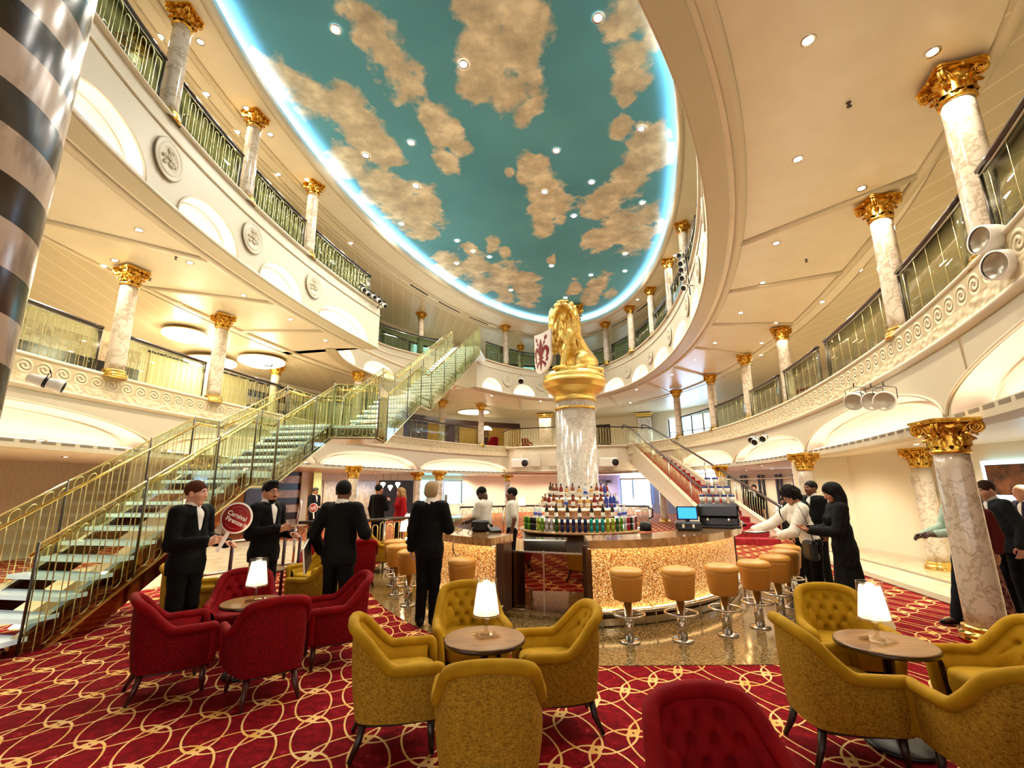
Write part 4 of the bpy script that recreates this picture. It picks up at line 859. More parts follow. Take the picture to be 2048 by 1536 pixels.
class Sdf:
    def __init__(s, lo, hi, h):
        s.lo = np.asarray(lo, float); s.h = h; s.n = np.ceil((np.asarray(hi) - s.lo) / h).astype(int) + 1; s.F = np.full(tuple(s.n), .5, np.float32)
    def box(s, lo, hi):
        a = np.clip(np.floor((np.asarray(lo) - s.lo) / s.h).astype(int), 0, s.n); b = np.clip(np.ceil((np.asarray(hi) - s.lo) / s.h).astype(int) + 1, 0, s.n)
        g = [s.lo[i] + s.h * np.arange(a[i], b[i]) for i in range(3)]; return tuple(slice(a[i], b[i]) for i in range(3)), np.meshgrid(*g, indexing='ij', sparse=True)
    def put(s, lo, hi, fn, k, op='u'):
        m = k + 2.5 * s.h; sl_, (x, y, z) = s.box(np.asarray(lo) - m, np.asarray(hi) + m)
        A = s.F[sl_]
        if A.size == 0: return
        d = fn(x, y, z).astype(np.float32)
        if op == 'u': s.F[sl_] = np.minimum(A, d) - np.maximum(k - np.abs(A - d), 0) ** 2 / (4 * k + 1e-9)
        else: d = -d; s.F[sl_] = np.maximum(A, d) + np.maximum(k - np.abs(A - d), 0) ** 2 / (4 * k + 1e-9)
        return s
    def cone(s, a, b, ra, rb, k=.03, sx=1., op='u', sy=1.):
        a, b = np.asarray(a, float), np.asarray(b, float); S = np.array([sx, sy, 1.]); r = max(ra, rb)
        lo = np.minimum(a, b) - r * S; hi = np.maximum(a, b) + r * S; a2, b2 = a / S, b / S; ab = b2 - a2; L2 = ab @ ab + 1e-12
        def fn(x, y, z):
            X, Y, Z = x / sx - a2[0], y / sy - a2[1], z - a2[2]; t_ = np.clip((X * ab[0] + Y * ab[1] + Z * ab[2]) / L2, 0, 1)
            return np.sqrt((X - t_ * ab[0]) ** 2 + (Y - t_ * ab[1]) ** 2 + (Z - t_ * ab[2]) ** 2) - (ra + (rb - ra) * t_)
        s.put(lo, hi, fn, k, op); return s
    def chain(s, P, r, k=.03, op='u', sx=1.):
        for i in range(len(P) - 1): s.cone(P[i], P[i + 1], r[i], r[i + 1], k, sx, op)
        return s
    def ell(s, c, r, k=.03, op='u', rot=None):
        c, r = np.asarray(c, float), np.asarray(r, float); m = r.max() if rot is not None else r
        def fn(x, y, z):
            X, Y, Z = x - c[0], y - c[1], z - c[2]
            if rot is not None: X, Y, Z = [rot[0][i] * X + rot[1][i] * Y + rot[2][i] * Z for i in range(3)]
            q = np.sqrt((X / r[0]) ** 2 + (Y / r[1]) ** 2 + (Z / r[2]) ** 2); return (q - 1) * r.min() * (1 + .35 * (q < 1))
        s.put(c - m, c + m, fn, k, op); return s
    def cut(s, fn):      # keep only where fn <= 0
        x, y, z = [s.lo[i] + s.h * np.arange(s.n[i]) for i in range(3)]; x, y, z = np.meshgrid(x, y, z, indexing='ij', sparse=True); s.F = np.maximum(s.F, fn(x, y, z).astype(np.float32)); return s
    def warp(s, fn):
        x, y, z = [s.lo[i] + s.h * np.arange(s.n[i]) for i in range(3)]; x, y, z = np.meshgrid(x, y, z, indexing='ij', sparse=True); s.F = s.F + fn(x, y, z).astype(np.float32); return s
    def surf(s):
        s.F[0] = s.F[-1] = .5; s.F[:, 0] = s.F[:, -1] = .5; s.F[:, :, 0] = s.F[:, :, -1] = .5; return snet(s.F, s.lo, s.h)
    def mesh(s, name, m): V, Q = s.surf(); return mesh_from(name, V, Q, None, [m])
def rotm(rx=0, ry=0, rz=0): return np.array(Matrix.Rotation(rz, 3, 'Z') @ Matrix.Rotation(ry, 3, 'Y') @ Matrix.Rotation(rx, 3, 'X'))

# ================================================================ LION ON ITS PILLAR
PX, PY = 1.37, 10.0
t = thing('lion_pillar', 'thick grey marble pillar with gold capital carrying the golden lion in the bar', 'pillar', (PX, PY, .006))
mb = MB(); mb.lathe([(.47, 0), (.47, .9), (.43, .95), (.43, 3.55)], 56); mb.build('shaft', M['marble_white'], t)
mb = MB(); mb.lathe([(.435, 3.28), (.455, 3.29), (.46, 3.31), (.455, 3.33), (.435, 3.34)], 56, caps=False); mb.build('gold_ring', M['brass'], t)
mb = MB(); mb.lathe([(.43, 3.46), (.46, 3.48), (.46, 3.52), (.44, 3.54), (.47, 3.60), (.56, 3.68), (.64, 3.74), (.66, 3.76), (.66, 3.82), (.69, 3.84), (.71, 3.88), (.69, 3.92), (.66, 3.94), (.67, 3.98), (.67, 4.03), (.60, 4.05), (.58, 4.10), (.0, 4.10)], 64, caps=False); mb.build('capital', M['lion_gold'], t)
def lion():
    # local: faces -Y (front), seated; z up from the plinth
    S = Sdf((-.62, -.85, -.02), (.72, .70, 1.78), .0125)
    S.ell((0, .30, .26), (.30, .34, .27), .06)                                 # rump
    S.cone((0, .22, .42), (0, -.10, .92), .26, .25, .12, 1.0)                  # rising back and trunk
    S.cone((0, -.12, .62), (0, -.20, .98), .23, .24, .1, .95)                  # deep chest
    for sx in (-1, 1):
        S.ell((sx * .24, .16, .24), (.13, .27, .22), .05)                      # thigh
        S.chain([(sx * .26, .30, .16), (sx * .28, .02, .09), (sx * .27, -.14, .06)], [.12, .075, .06], .04)      # hock to hind paw
        S.ell((sx * .27, -.20, .05), (.075, .12, .055), .03)
        for e in (-.045, 0, .045): S.ell((sx * .27 + e, -.30, .04), (.028, .05, .035), .012)
        if sx > 0:
            S.chain([(sx * .19, -.20, .82), (sx * .20, -.30, .46), (sx * .19, -.37, .10)], [.14, .088, .068], .05)
            S.ell((sx * .19, -.44, .055), (.08, .13, .058), .03)
            for e in (-.05, 0, .05): S.ell((sx * .19 + e, -.56, .045), (.03, .05, .038), .012)
        else:                                                                   # paw resting on the shield
            S.chain([(sx * .19, -.20, .82), (sx * .22, -.34, .58), (sx * .24, -.52, .66)], [.14, .09, .072], .05)
            S.ell((sx * .25, -.58, .67), (.08, .08, .055), .03)
            for e in (-.05, 0, .05): S.ell((sx * .25 + e, -.63, .645), (.027, .035, .045), .012)
    S.chain([(.0, .58, .10), (.22, .66, .08), (.40, .50, .07), (.42, .26, .06)], [.05, .04, .035, .05], .02); S.ell((.42, .18, .06), (.06, .10, .06), .02)   # tail
    hy, hz = -.34, 1.34; body = S; HR = rotm(0, 0, R(52)); piv = np.array([0, -.16, 0])
    class Turn:
        def __getattr__(q, nm): return lambda a, *r, **k: (body.ell(HR @ (np.array(a) - piv) + piv, *r, rot=HR.T.T, **k) if nm == 'ell' else body.cone(HR @ (np.array(a) - piv) + piv, HR @ (np.array(r[0]) - piv) + piv, *r[1:], **k))
    S = Turn()                                  # head tilted up
    S.ell((0, hy + .18, hz - .10), (.27, .23, .33), .08); S.ell((0, -.24, 1.05), (.28, .20, .34), .08); S.ell((0, -.02, 1.12), (.27, .25, .36), .08)   # mane mass
    S.ell((0, hy - .02, hz + .07), (.165, .19, .155), .05)
    S.cone((0, hy - .14, hz + .085), (0, hy - .33, hz + .085), .105, .082, .04, 1.15); S.ell((0, hy - .40, hz + .12), (.062, .035, .040), .015)   # muzzle and nose
    for sx in (-1, 1):
        S.ell((sx * .062, hy - .35, hz + .045), (.062, .065, .048), .02); S.ell((sx * .078, hy - .17, hz + .205), (.062, .065, .030), .02); S.ell((sx * .092, hy - .18, hz + .150), (.036, .034, .034), .015, 's')
        S.ell((sx * .094, hy - .165, hz + .150), (.026, .024, .024), .006); S.ell((sx * .17, hy + .02, hz + .20), (.055, .035, .07), .02); S.ell((sx * .17, hy - .08, hz - .02), (.06, .11, .13), .04)
    S.cone((0, hy - .08, hz - .13), (0, hy - .26, hz - .19), .085, .060, .03, 1.15); S.ell((0, hy - .27, hz - .235), (.05, .045, .06), .02)   # lower jaw
    S.ell((0, hy - .27, hz - .06), (.085, .17, .095), .012, 's')                # open mouth
    S.ell((0, hy - .18, hz - .135), (.048, .11, .022), .01)                      # tongue
    for sx in (-1, 1):
        S.cone((sx * .056, hy - .36, hz + .01), (sx * .054, hy - .365, hz - .045), .016, .005, .006); S.cone((sx * .048, hy - .29, hz - .165), (sx * .048, hy - .295, hz - .105), .015, .005, .006)
    S = body; rng = np.random.default_rng(3)
    for k in range(120):                                                         # mane locks
        a = rng.uniform(0, 2 * math.pi); zz = rng.uniform(.68, 1.52); f = np.clip((zz - .68) / .84, 0, 1)
        cx, cy = 0, -.14 - .06 * f; rx_, ry_ = .27 + .03 * math.sin(f * 3.1), .26 + .04 * math.sin(f * 3.1)
        if zz > 1.08 and abs(((a + math.pi / 2 - R(52) + math.pi) % (2 * math.pi)) - math.pi) < .75: continue
        p = np.array([cx + rx_ * math.cos(a), cy + ry_ * math.sin(a), zz]); o = np.array([math.cos(a), math.sin(a), 0]); tn = np.array([-math.sin(a), math.cos(a), 0]) * rng.uniform(-.05, .05)
        L = rng.uniform(.16, .28); S.chain([p + [0, 0, .05], p + o * .022 + tn - [0, 0, L * .45], p + o * .006 + tn * 2.4 - [0, 0, L]], [.034, .036, .012], .022)
    for k in range(34):
        a = rng.uniform(0, 2 * math.pi); r_ = rng.uniform(.03, .2); p = HR @ (np.array([r_ * math.cos(a), hy + .12 + r_ * .8 * math.sin(a), hz + .21 - r_ * .5]) - piv) + piv; S.chain([p, p + [.05 * math.cos(a), .09, -.06]], [.034, .012], .014)
    return S.mesh('body', M['lion_gold'])
LZ = 4.11; LROT = R(-64)
li = thing('lion_statue', 'golden seated roaring lion statue holding a shield on top of the bar pillar', 'statue', (PX - .02, PY + .02, LZ), LROT)
link('body', lion(), li)
# shield with the red lily, leaning against the raised paw
sh = MB(); n = 15; A = []; B = []
def half(v): return .30 * (1.02 - .06 * math.sin(v * math.pi)) if v > .48 else .30 * math.sin(math.acos(max(0, 1 - v / .48)) ) ** .8 if v > 0 else 0
for v in np.linspace(0, 1, 25):
    w = max(half(v), .012); row = [(w * u, -.03 + .05 * (u * w / .3) ** 2, v * .92 + (.05 * u * u if v > .9 else 0)) for u in np.linspace(-1, 1, n)]; A.append(row); B.append([(x, y + .045, z) for x, y, z in row])
sh.grid(A); sh.grid(B, flip=True)
for e in (0, n - 1): sh.grid([[A[i][e], B[i][e]] for i in range(25)], flip=e == 0, smooth=False)
sh.grid([[A[24][k], B[24][k]] for k in range(n)], smooth=False); sh.grid([[A[0][k], B[0][k]] for k in range(n)], smooth=False, flip=True)
so = sh.build('shield', mat('shield white enamel', '#efe6e0', .3), li, (-.24, -.64, .0), R(8)); so['label'] = 'white shield with a red lily'
def lily():
    mb = MB()
    def blob(P, w):
        P = catmull(P, 6); Wd = np.interp(np.linspace(0, 1, len(P)), np.linspace(0, 1, len(w)), w); V = []
        for i in range(len(P)):
            d = P[min(i + 1, len(P) - 1)] - P[max(i - 1, 0)]; d /= np.linalg.norm(d) + 1e-9; nn = np.array([-d[1], d[0]])
            for s_ in (-1, 1):
                q = P[i] + nn * Wd[i] * s_; V.append((q[0], -.036 + .05 * (q[0] / .3) ** 2, q[1]))
        mb.add(V, [(2 * i, 2 * i + 1, 2 * i + 3, 2 * i + 2) for i in range(len(P) - 1)], False)
    blob([(0, .80), (0, .66), (0, .5), (0, .36)], [.004, .05, .055, .03]); blob([(0, .34), (0, .22), (0, .06)], [.045, .035, .004])
    for s_ in (-1, 1):
        blob([(s_ * .02, .36), (s_ * .08, .50), (s_ * .15, .58), (s_ * .21, .52), (s_ * .21, .42), (s_ * .17, .36)], [.018, .03, .045, .045, .03, .012]); blob([(s_ * .19, .38), (s_ * .20, .30), (s_ * .15, .27)], [.01, .03, .008])
        blob([(s_ * .02, .30), (s_ * .09, .24), (s_ * .14, .20), (s_ * .12, .14)], [.015, .03, .03, .008]); blob([(s_ * .05, .50), (s_ * .09, .66), (s_ * .16, .80)], [.008, .009, .009]); blob([(s_ * .145, .77), (s_ * .17, .82), (s_ * .19, .86)], [.03, .035, .006])
        blob([(s_ * .10, .68), (s_ * .12, .70), (s_ * .13, .73)], [.02, .025, .006])
    blob([(-.09, .345), (0, .352), (.09, .345)], [.018, .02, .018]); return mb
o = lily().build('lily_emblem', mat('lily red', '#7a0a16', .4), so)

# ================================================================ ISLAND BAR
BARC = Oval((1.35, 10.1), 4.15, 3.05, 76)
def mosaic():
    m = bpy.data.materials.new('backlit amber mosaic'); m.use_nodes = True; t = NT(m); v = t.coord()
    vo = t.new('ShaderNodeTexVoronoi', feature='F1'); vo.inputs['Scale'].default_value = 105; t.link(v, vo.inputs['Vector'])
    z = t.new('ShaderNodeSeparateXYZ', i_0=t.coord('Generated')).outputs[2]
    c = t.ramp(t.new('ShaderNodeSeparateColor', i_0=vo.outputs['Color']).outputs[0], [(.1, lin('#6a3b14')), (.4, lin('#a8692c')), (.7, lin('#dc9f55')), (.95, lin('#ffdc9c'))])
    t.link(c, t.b.inputs['Base Color']); t.link(c, t.b.inputs['Emission Color']); t.b.inputs['Roughness'].default_value = .25
    t.b.inputs['Emission Strength'].default_value = .34
    t.bump(vo.outputs['Distance'], .5, .01); return m
M['mosaic'] = mosaic(); M['strip_bar'] = emat('amber bar light strip', '#ffcf86', 5.)
def arc(t0, t1, off, n=40): return BARC.pt(np.linspace(t0, t1, n), off)
bL0, bL1 = BARC.th((-.10, 6.75)), BARC.th((-1.7, 12.6)); bR0, bR1 = BARC.th((.95, 6.2)), BARC.th((4.2, 8.6))
if bL0 < 0: bL0 += 2 * math.pi
if bR0 < 0: bR0 += 2 * math.pi
if bR1 < 0: bR1 += 2 * math.pi
if bL1 < 0: bL1 += 2 * math.pi
ZB = 1.03
def bar_section(t0, t1, label):
    b = thing('bar_counter', label, 'bar counter', tuple(BARC.pt((t0 + t1) / 2)) + (0,), 0, 'curved island bar sections'); off = -np.array(list(BARC.pt((t0 + t1) / 2)) + [0])
    def ring(o0, o1, z0, z1, nm, m, bev=False):
        a, c = arc(t0, t1, o0), arc(t0, t1, o1); n = len(a)
        z = lambda P, h: np.concatenate([P, np.full((n, 1), h)], 1); mb = MB()
        A = np.stack([z(a, z0), z(c, z0), z(c, z1), z(a, z1), z(a, z0)], 1); mb.grid(A, smooth=False); mb.add(A[0][:4], [(0, 1, 2, 3)], False); mb.add(A[-1][:4], [(3, 2, 1, 0)], False)
        return mb.xform(off=off).build(nm, m, b)
    ring(.0, -.62, ZB - .10, ZB, 'countertop', M['bar_wood']); ring(-.16, -.20, .20, ZB - .10, 'mosaic_front', M['mosaic']); ring(-.06, -.10, ZB - .108, ZB - .1005, 'light_strip', M['strip_bar']); ring(-.125, -.145, .203, .21, 'light_strip', M['strip_bar']); ring(-.20, -.58, .02, ZB - .08, 'carcass', M['panel_brown'])
    ring(-.12, -.17, .16, .20, 'front_ledge', M['chrome']); ring(-.14, -.18, .02, .10, 'plinth', M['chrome'])
    for t_, d in ((t0, 1), (t1, -1)):
        p = BARC.pt(t_, -.20); mb = MB(); mb.box((p[0], p[1], ZB / 2 - .04), (.10, .10, ZB - .08), rz=R(20)); mb.xform(off=off).build('end_post', M['panel_brown'], b)
    mb = MB(); q = arc(t0, t1, -.02, 60); mb.tube(np.concatenate([q, np.full((60, 1), .20)], 1), .022, 8)
    for t_ in np.linspace(t0 + .04, t1 - .04, 6):
        p = BARC.pt(t_, -.02); p2 = BARC.pt(t_, -.15); mb.tube([(p[0], p[1], .01), (p[0], p[1], .18), (p[0], p[1], .20)], .012, 6); mb.tube([(p[0], p[1], .20), (p2[0], p2[1], .22)], .012, 6)
    mb.xform(off=off).build('foot_rail', M['chrome'], b); return b
bar_section(bL0, bL1, 'left curved bar counter with glowing amber mosaic front and a black handbag on top') if bL0 > bL1 else bar_section(bL1, bL0, 'left')
bar_section(bR0, bR1, 'right curved bar counter with glowing amber mosaic front behind the row of stools')
bF0, bF1 = BARC.th((4.0, 12.2)), BARC.th((-1.0, 13.6)); 
M['mirror_dark'] = mat('bronze tinted mirror', '#9a7c66', .03, 1.)
g = thing('bar_gate', 'bronze mirrored double gate closing the gap between the two bar counters', 'gate', (.42, 6.86, 0))
a, b_ = V3(-.16, 6.96, 0), V3(1.0, 6.52, 0)
for k in range(2):
    p0, p1 = a + (b_ - a) * (k * .5 + .005), a + (b_ - a) * (k * .5 + .495); off = -V3(.42, 6.86, 0)
    mb = MB(); m_ = (p0 + p1) / 2; an = math.atan2(b_[1] - a[1], b_[0] - a[0]); mb.box(m_ + [0, 0, .43], (np.linalg.norm(p1 - p0), .03, .74), rz=an); mb.xform(off=off).build('mirror_door', M['mirror_dark'], g)
    mb = MB(); mb.beam(p0 + [0, 0, .80], p1 + [0, 0, .80], .04, .02); mb.beam(p1 + [0, -.005, .06], p1 + [0, -.005, .82], .022, .045, (0, 1, 0)); mb.xform(off=off).build('door_trim', M['chrome'], g)
mb = MB(); mb.beam(a + [-.1, -.1, .03], b_ + [.0, -.1, .03], .24, .05); mb.xform(off=-V3(.42, 6.86, 0)).build('threshold', M['granite'], g)
# central tiered display around the pillar
dsp = thing('bottle_display', 'round stepped bottle display wrapped around the base of the lion pillar', 'shelf', (PX, PY, 0)); M['tier'] = noisy(mat('copper mosaic riser', rough=.2, metal=.3), 60, '#6e4526', '#c58a58', .3)
TIERS = [(1.22, .86), (1.0, 1.06), (.84, 1.27), (.68, 1.47)]
mb = MB(); mb.lathe([(1.16, .02), (1.16, .80)], 56); mb.build('cabinet', M['panel_brown'], dsp)
for k, (r_, z) in enumerate(TIERS):
    mb = MB(); mb.lathe([(r_, z - .04), (r_ + .01, z - .02), (r_, z)], 56); mb.build('shelf', M['bar_wood'] if k == 0 else mat('lit glass shelf', '#f2e6d6', .15, emit='#ffe6c8', estr=.25), dsp)
    if k:
        mb = MB(); mb.lathe([(r_ - .13, TIERS[k - 1][1]), (r_ - .13, z - .04)], 56, caps=False); mb.build('riser', M['tier'], dsp)
        mb = MB(); mb.tube([(1.0 * (r_ + .0) * math.cos(x), 1.0 * (r_ + .0) * math.sin(x), z + .075) for x in np.linspace(0, 2 * math.pi, 57)[:-1]], .005, 5, closed=True)
        for x in np.linspace(0, 2 * math.pi, 12, endpoint=False): mb.tube([(r_ * math.cos(x), r_ * math.sin(x), z), (r_ * math.cos(x), r_ * math.sin(x), z + .075)], .004, 4)
        mb.build('guard_rail', M['chrome'], dsp)
# bottles and cans
def bottle_parts(prof, capz, capr, m_glass, m_cap, m_lab, lab):
    b = MB(); b.lathe(prof, 14); c = MB(); c.lathe([(capr, capz[0]), (capr, capz[1])], 10); me = [b.mesh('bottle', m_glass), c.mesh('cap', m_cap)]
    if lab: l = MB(); l.lathe([(lab[2], lab[0]), (lab[2], lab[1])], 14, caps=False); me.append(l.mesh('paper_label', m_lab))
    return me
WINE = [(.0, 0), (.036, .002), (.037, .01), (.037, .19), (.032, .215), (.014, .245), (.0135, .30)]
LIQ = [(.0, 0), (.039, .002), (.040, .01), (.040, .165), (.034, .19), (.015, .215), (.014, .27)]
SQ = [(.0, 0), (.044, .002), (.045, .01), (.047, .13), (.036, .155), (.016, .17), (.016, .215)]
g_dark = mat('dark green bottle glass', '#0d130b', .06, coat=.5); g_clear = mat('clear spirit bottle', '#dfe6ea', .06, coat=.6, trans=.25); g_amber = mat('amber spirit', '#7a3410', .08, coat=.5); g_blue = mat('blue spirit', '#15308f', .08, coat=.5); g_red = mat('red spirit', '#7d1414', .08, coat=.5); g_pale = mat('pale gold spirit', '#c99a55', .08, coat=.5)
c_blk = mat('black foil', '#121010', .3); c_red = mat('red foil', '#8f1620', .3); c_sil = M['chrome']; lab_w = mat('cream paper label', '#efe8d6', .6); lab_b = mat('blue print label', '#2748b0', .5)
KB = {'wine': ('wine bottle', bottle_parts(WINE, (.245, .302), .0148, g_dark, c_blk, lab_w, (.06, .145, .0378))),
      'redwine': ('red capped wine bottle', bottle_parts(WINE, (.245, .302), .0148, g_dark, c_red, lab_w, (.06, .14, .0378))),
      'clear': ('clear spirit bottle', bottle_parts(LIQ, (.235, .275), .016, g_clear, c_sil, lab_b, (.06, .12, .0405))),
      'amber': ('amber spirit bottle', bottle_parts(LIQ, (.235, .275), .016, g_amber, c_blk, lab_w, (.05, .13, .0405))),
      'blue': ('blue spirit bottle', bottle_parts(LIQ, (.235, .275), .016, g_blue, c_sil, None, None)), 'red': ('red spirit bottle', bottle_parts(LIQ, (.235, .275), .016, g_red, c_blk, lab_w, (.05, .11, .0405))),
      'squat': ('squat gold spirit bottle', bottle_parts(SQ, (.185, .22), .018, g_pale, c_blk, lab_w, (.04, .10, .0475)))}
def place_bottle(kind, x, y, z, label, group, sc=1.):
    nm, ms = KB[kind]; t = thing('bottle', label, 'bottle', (x, y, z), random.uniform(0, 6), group); t.scale = (sc,) * 3
    for me in ms: link(me.name.split('.')[0], me, t)
def ring_pts(r_, a0, a1, n): return [(PX + r_ * math.cos(R(a)), PY + r_ * math.sin(R(a))) for a in np.linspace(a0, a1, n)]
T1 = ['clear', 'clear', 'wine', 'wine', 'wine', 'redwine', 'wine', 'wine', 'redwine', 'clear', 'clear', 'clear']
for row, (r_, z, kinds, word) in enumerate(((.93, 1.06, T1, 'lowest shelf'), (.77, 1.27, ['squat', 'amber', 'red', 'amber', 'squat', 'clear', 'amber', 'squat', 'pale', 'red', 'amber', 'blue', 'blue', 'blue', 'clear', 'clear'], 'middle shelf'), (.60, 1.47, ['wine', 'amber', 'amber', 'red', 'squat', 'amber', 'squat', 'clear', 'squat', 'amber', 'red', 'blue', 'red', 'clear'], 'top shelf'))):
    kinds = [k if k in KB else 'squat' for k in kinds]
    for k, (kd, p) in enumerate(zip(kinds, ring_pts(r_, 192, 348, len(kinds)))):
        place_bottle(kd, p[0], p[1], z, '%s on the %s of the bottle display, %s from the left' % (KB[kd][0], word, ORD[k]), 'bottles on the display', 1.0 if row else .98)
CAN = [(.0, 0), (.026, .002), (.032, .012), (.032, .108), (.027, .120), (.0, .121)]
cans = {}
for nm, c in (('green', '#5f9a1e'), ('dark green', '#1f5a26'), ('black', '#1a1a1a'), ('silver', '#b9bab8'), ('navy', '#14204f'), ('teal', '#159a8f'), ('lime', '#9fb02e'), ('red', '#9c1f22')):
    b = MB(); b.lathe(CAN, 14); cans[nm] = (b.mesh('can', mat(nm + ' can', c, .25, .3)), None)
b = MB(); b.lathe([(.0, .1215), (.026, .1218), (.028, .119)], 12, caps=False); ME_LID = b.mesh('lid', M['chrome'])
seq = ['green', 'dark green', 'green', 'black', 'black', 'lime', 'green', 'silver', 'silver', 'dark green', 'navy', 'navy', 'navy', 'navy', 'navy', 'teal', 'teal', 'teal', 'lime', 'lime', 'dark green', 'green', 'silver', 'red', 'black', 'silver', 'red', 'black']
for lvl in range(2):
    for k, (c, p) in enumerate(zip(seq, ring_pts(1.14, 192, 338, len(seq)))):
        t = thing('drink_can', '%s drink can in the %s row of the can display, %s from the left' % (c, ('lower', 'upper')[lvl], ORD[k]), 'can', (p[0], p[1], .86 + lvl * .1225), 0, 'cans around the bottle display'); link('body', cans[c][0], t); link('lid', ME_LID, t)
# ================================================================ ARMCHAIRS
def velvet(name, c1, c2, rough=.75):
    m = mat(name, c1, rough, spec=.12, sheen=.02); t = NT(m); f = t.noise(t.coord(), 9, 4); t.link(t.ramp(f, [(.3, lin(c1)), (.7, lin(c2))]), t.b.inputs['Base Color']); t.bump(t.noise(t.coord(), 260, 2), .25, .002); return m
def woven(name, c1, c2):
    m = mat(name, c1, .85, spec=.12); t = NT(m); v = t.coord(); a = t.noise(t.new('ShaderNodeMapping', i_Vector=v, i_Scale=(40, 40, 190)).outputs[0], 1.0, 3, .6); b = t.noise(t.new('ShaderNodeMapping', i_Vector=v, i_Scale=(170, 170, 46)).outputs[0], 1., 2)
    f = t.math('MULTIPLY_ADD', a, .6, t.math('MULTIPLY', b, .4)); t.link(t.ramp(f, [(.36, lin(c1)), (.62, lin(c2))]), t.b.inputs['Base Color']); t.bump(f, .7, .006); return m
M['yv'] = velvet('mustard velvet', '#936e0a', '#a98213'); M['yw'] = woven('mustard woven fabric', '#6a4c0e', '#b08a2a')
M['rv'] = velvet('crimson velvet', '#680007', '#82030a'); M['rw'] = woven('crimson woven fabric', '#3a0105', '#82060e')
M['leg'] = mat('dark stained chair leg', '#231009', .35); M['rleg'] = mat('red brown chair leg', '#3a0c0a', .35)
RIM = [(.295, .262, .515), (.297, .20, .518), (.295, .06, .52), (.287, -.035, .526), (.264, -.125, .600), (.238, -.205, .69), (.205, -.262, .738), (.12, -.295, .764), (0, -.303, .772)]
OUT = [(.275, .262, .215), (.285, .2, .215), (.283, .06, .215), (.274, -.035, .215), (.252, -.135, .215), (.225, -.205, .215), (.178, -.245, .215), (.09, -.262, .215), (0, -.266, .215)]
INN = [(.215, .25, .40), (.215, .2, .40), (.215, .0, .40), (.210, -.06, .40), (.190, -.115, .40), (.155, -.15, .40), (.115, -.165, .40), (.06, -.172, .40), (0, -.175, .40)]
def mirror(P): P = [np.array(p) for p in P]; return np.array(P + [p * [-1, 1, 1] for p in P[-2::-1]])
def chair_meshes(v, w, leg):
    rim, out, inn = [catmull(mirror(P), 5) for P in (RIM, OUT, INN)]
    n = len(rim); s = MB(); nv = 12; A = np.zeros((n, nv, 3))
    for j, q in enumerate(np.linspace(0, 1, nv)):
        A[:, j] = rim * (1 - q) + out * q
    ctr = np.array([0, 0, 0]); bul = np.array([.014 * math.sin(math.pi * q) for q in np.linspace(0, 1, nv)])
    nr = out[:, :2] / np.linalg.norm(out[:, :2], axis=1)[:, None]
    A[:, :, 0] += nr[:, 0:1] * bul; A[:, :, 1] += nr[:, 1:2] * bul; s.grid(A); s.grid([[p, p * [.86, .86, 1] + [0, 0, -.012]] for p in out], flip=False)
    m_shell = s.mesh('shell', w)
    r = MB(); cap = [(.262, .262, .235), (.272, .272, .34), (.286, .274, .46)]
    r.tube(catmull(np.array([np.array(p) for p in cap] + list(mirror(RIM)) + [np.array(p) * [-1, 1, 1] for p in cap[::-1]]), 5), .038, 10); m_roll = r.mesh('rolled_edge', v)
    i_ = MB(); nv = 30; A = np.zeros((n * 2 - 1, nv, 3)); rim2 = np.array([rim[k // 2] if k % 2 == 0 else (rim[k // 2] + rim[k // 2 + 1]) / 2 for k in range(2 * n - 1)]); inn2 = np.array([inn[k // 2] if k % 2 == 0 else (inn[k // 2] + inn[k // 2 + 1]) / 2 for k in range(2 * n - 1)])
    for j, q in enumerate(np.linspace(0, 1, nv)): A[:, j] = rim2 * (1 - q) + inn2 * q
    BT = [(x, z) for z, xs in ((.685, (-.10, 0, .10)), (.605, (-.165, -.055, .055, .165)), (.525, (-.10, 0, .10)), (.455, (-.05, .05))) for x in xs]
    nr = -inn2[:, :2] / np.linalg.norm(inn2[:, :2], axis=1)[:, None]; back = np.clip((-.06 - A[:, :, 1]) / .08, 0, 1)
    q = np.linspace(0, 1, nv); puff = .030 * np.sin(math.pi * np.clip(q, 0, 1)) ** .6; D = np.broadcast_to(puff, A.shape[:2]).copy()
    for x, z in BT:
        d2 = (A[:, :, 0] - x) ** 2 + (A[:, :, 2] - z) ** 2; D -= back * (.030 * np.exp(-d2 / .00035) + .010 * np.exp(-d2 / .0022))
        for sx in (-1, 1):      # pleats running down-left and down-right from each button
            ex, ez = x + sx * .055, z - .08; t_ = np.clip(((A[:, :, 0] - x) * (ex - x) + (A[:, :, 2] - z) * (ez - z)) / ((ex - x) ** 2 + (ez - z) ** 2), 0, 1); dd = (A[:, :, 0] - x - t_ * (ex - x)) ** 2 + (A[:, :, 2] - z - t_ * (ez - z)) ** 2; D -= back * .007 * np.exp(-dd / .00007)
    A[:, :, 0] += nr[:, 0:1] * D; A[:, :, 1] += nr[:, 1:2] * D; i_.grid(A, flip=True); m_in = i_.mesh('tufted_back', v)
    c = MB(); n2 = 40; V = []
    for zz, sc in ((.27, .95), (.33, 1.0), (.40, 1.0), (.425, .97), (.438, .88), (.443, .5)):
        V.append([(.235 * sc * np.sign(math.cos(a)) * abs(math.cos(a)) ** .45, .04 + .235 * sc * np.sign(math.sin(a)) * abs(math.sin(a)) ** .45, zz) for a in np.linspace(0, 2 * math.pi, n2, endpoint=False)])
    c.grid(np.transpose(np.array(V), (1, 0, 2)), closed_u=True); c.add(V[-1], [tuple(range(n2))], True); c.add(V[0], [tuple(range(n2))[::-1]], True); m_seat = c.mesh('seat_cushion', v)
    f = MB(); f.prism([(.235, .25), (-.235, .25), (-.245, .0), (-.22, -.18), (-.12, -.225), (.12, -.225), (.22, -.18), (.245, 0)], .190, .226); m_frame = f.mesh('frame', leg)
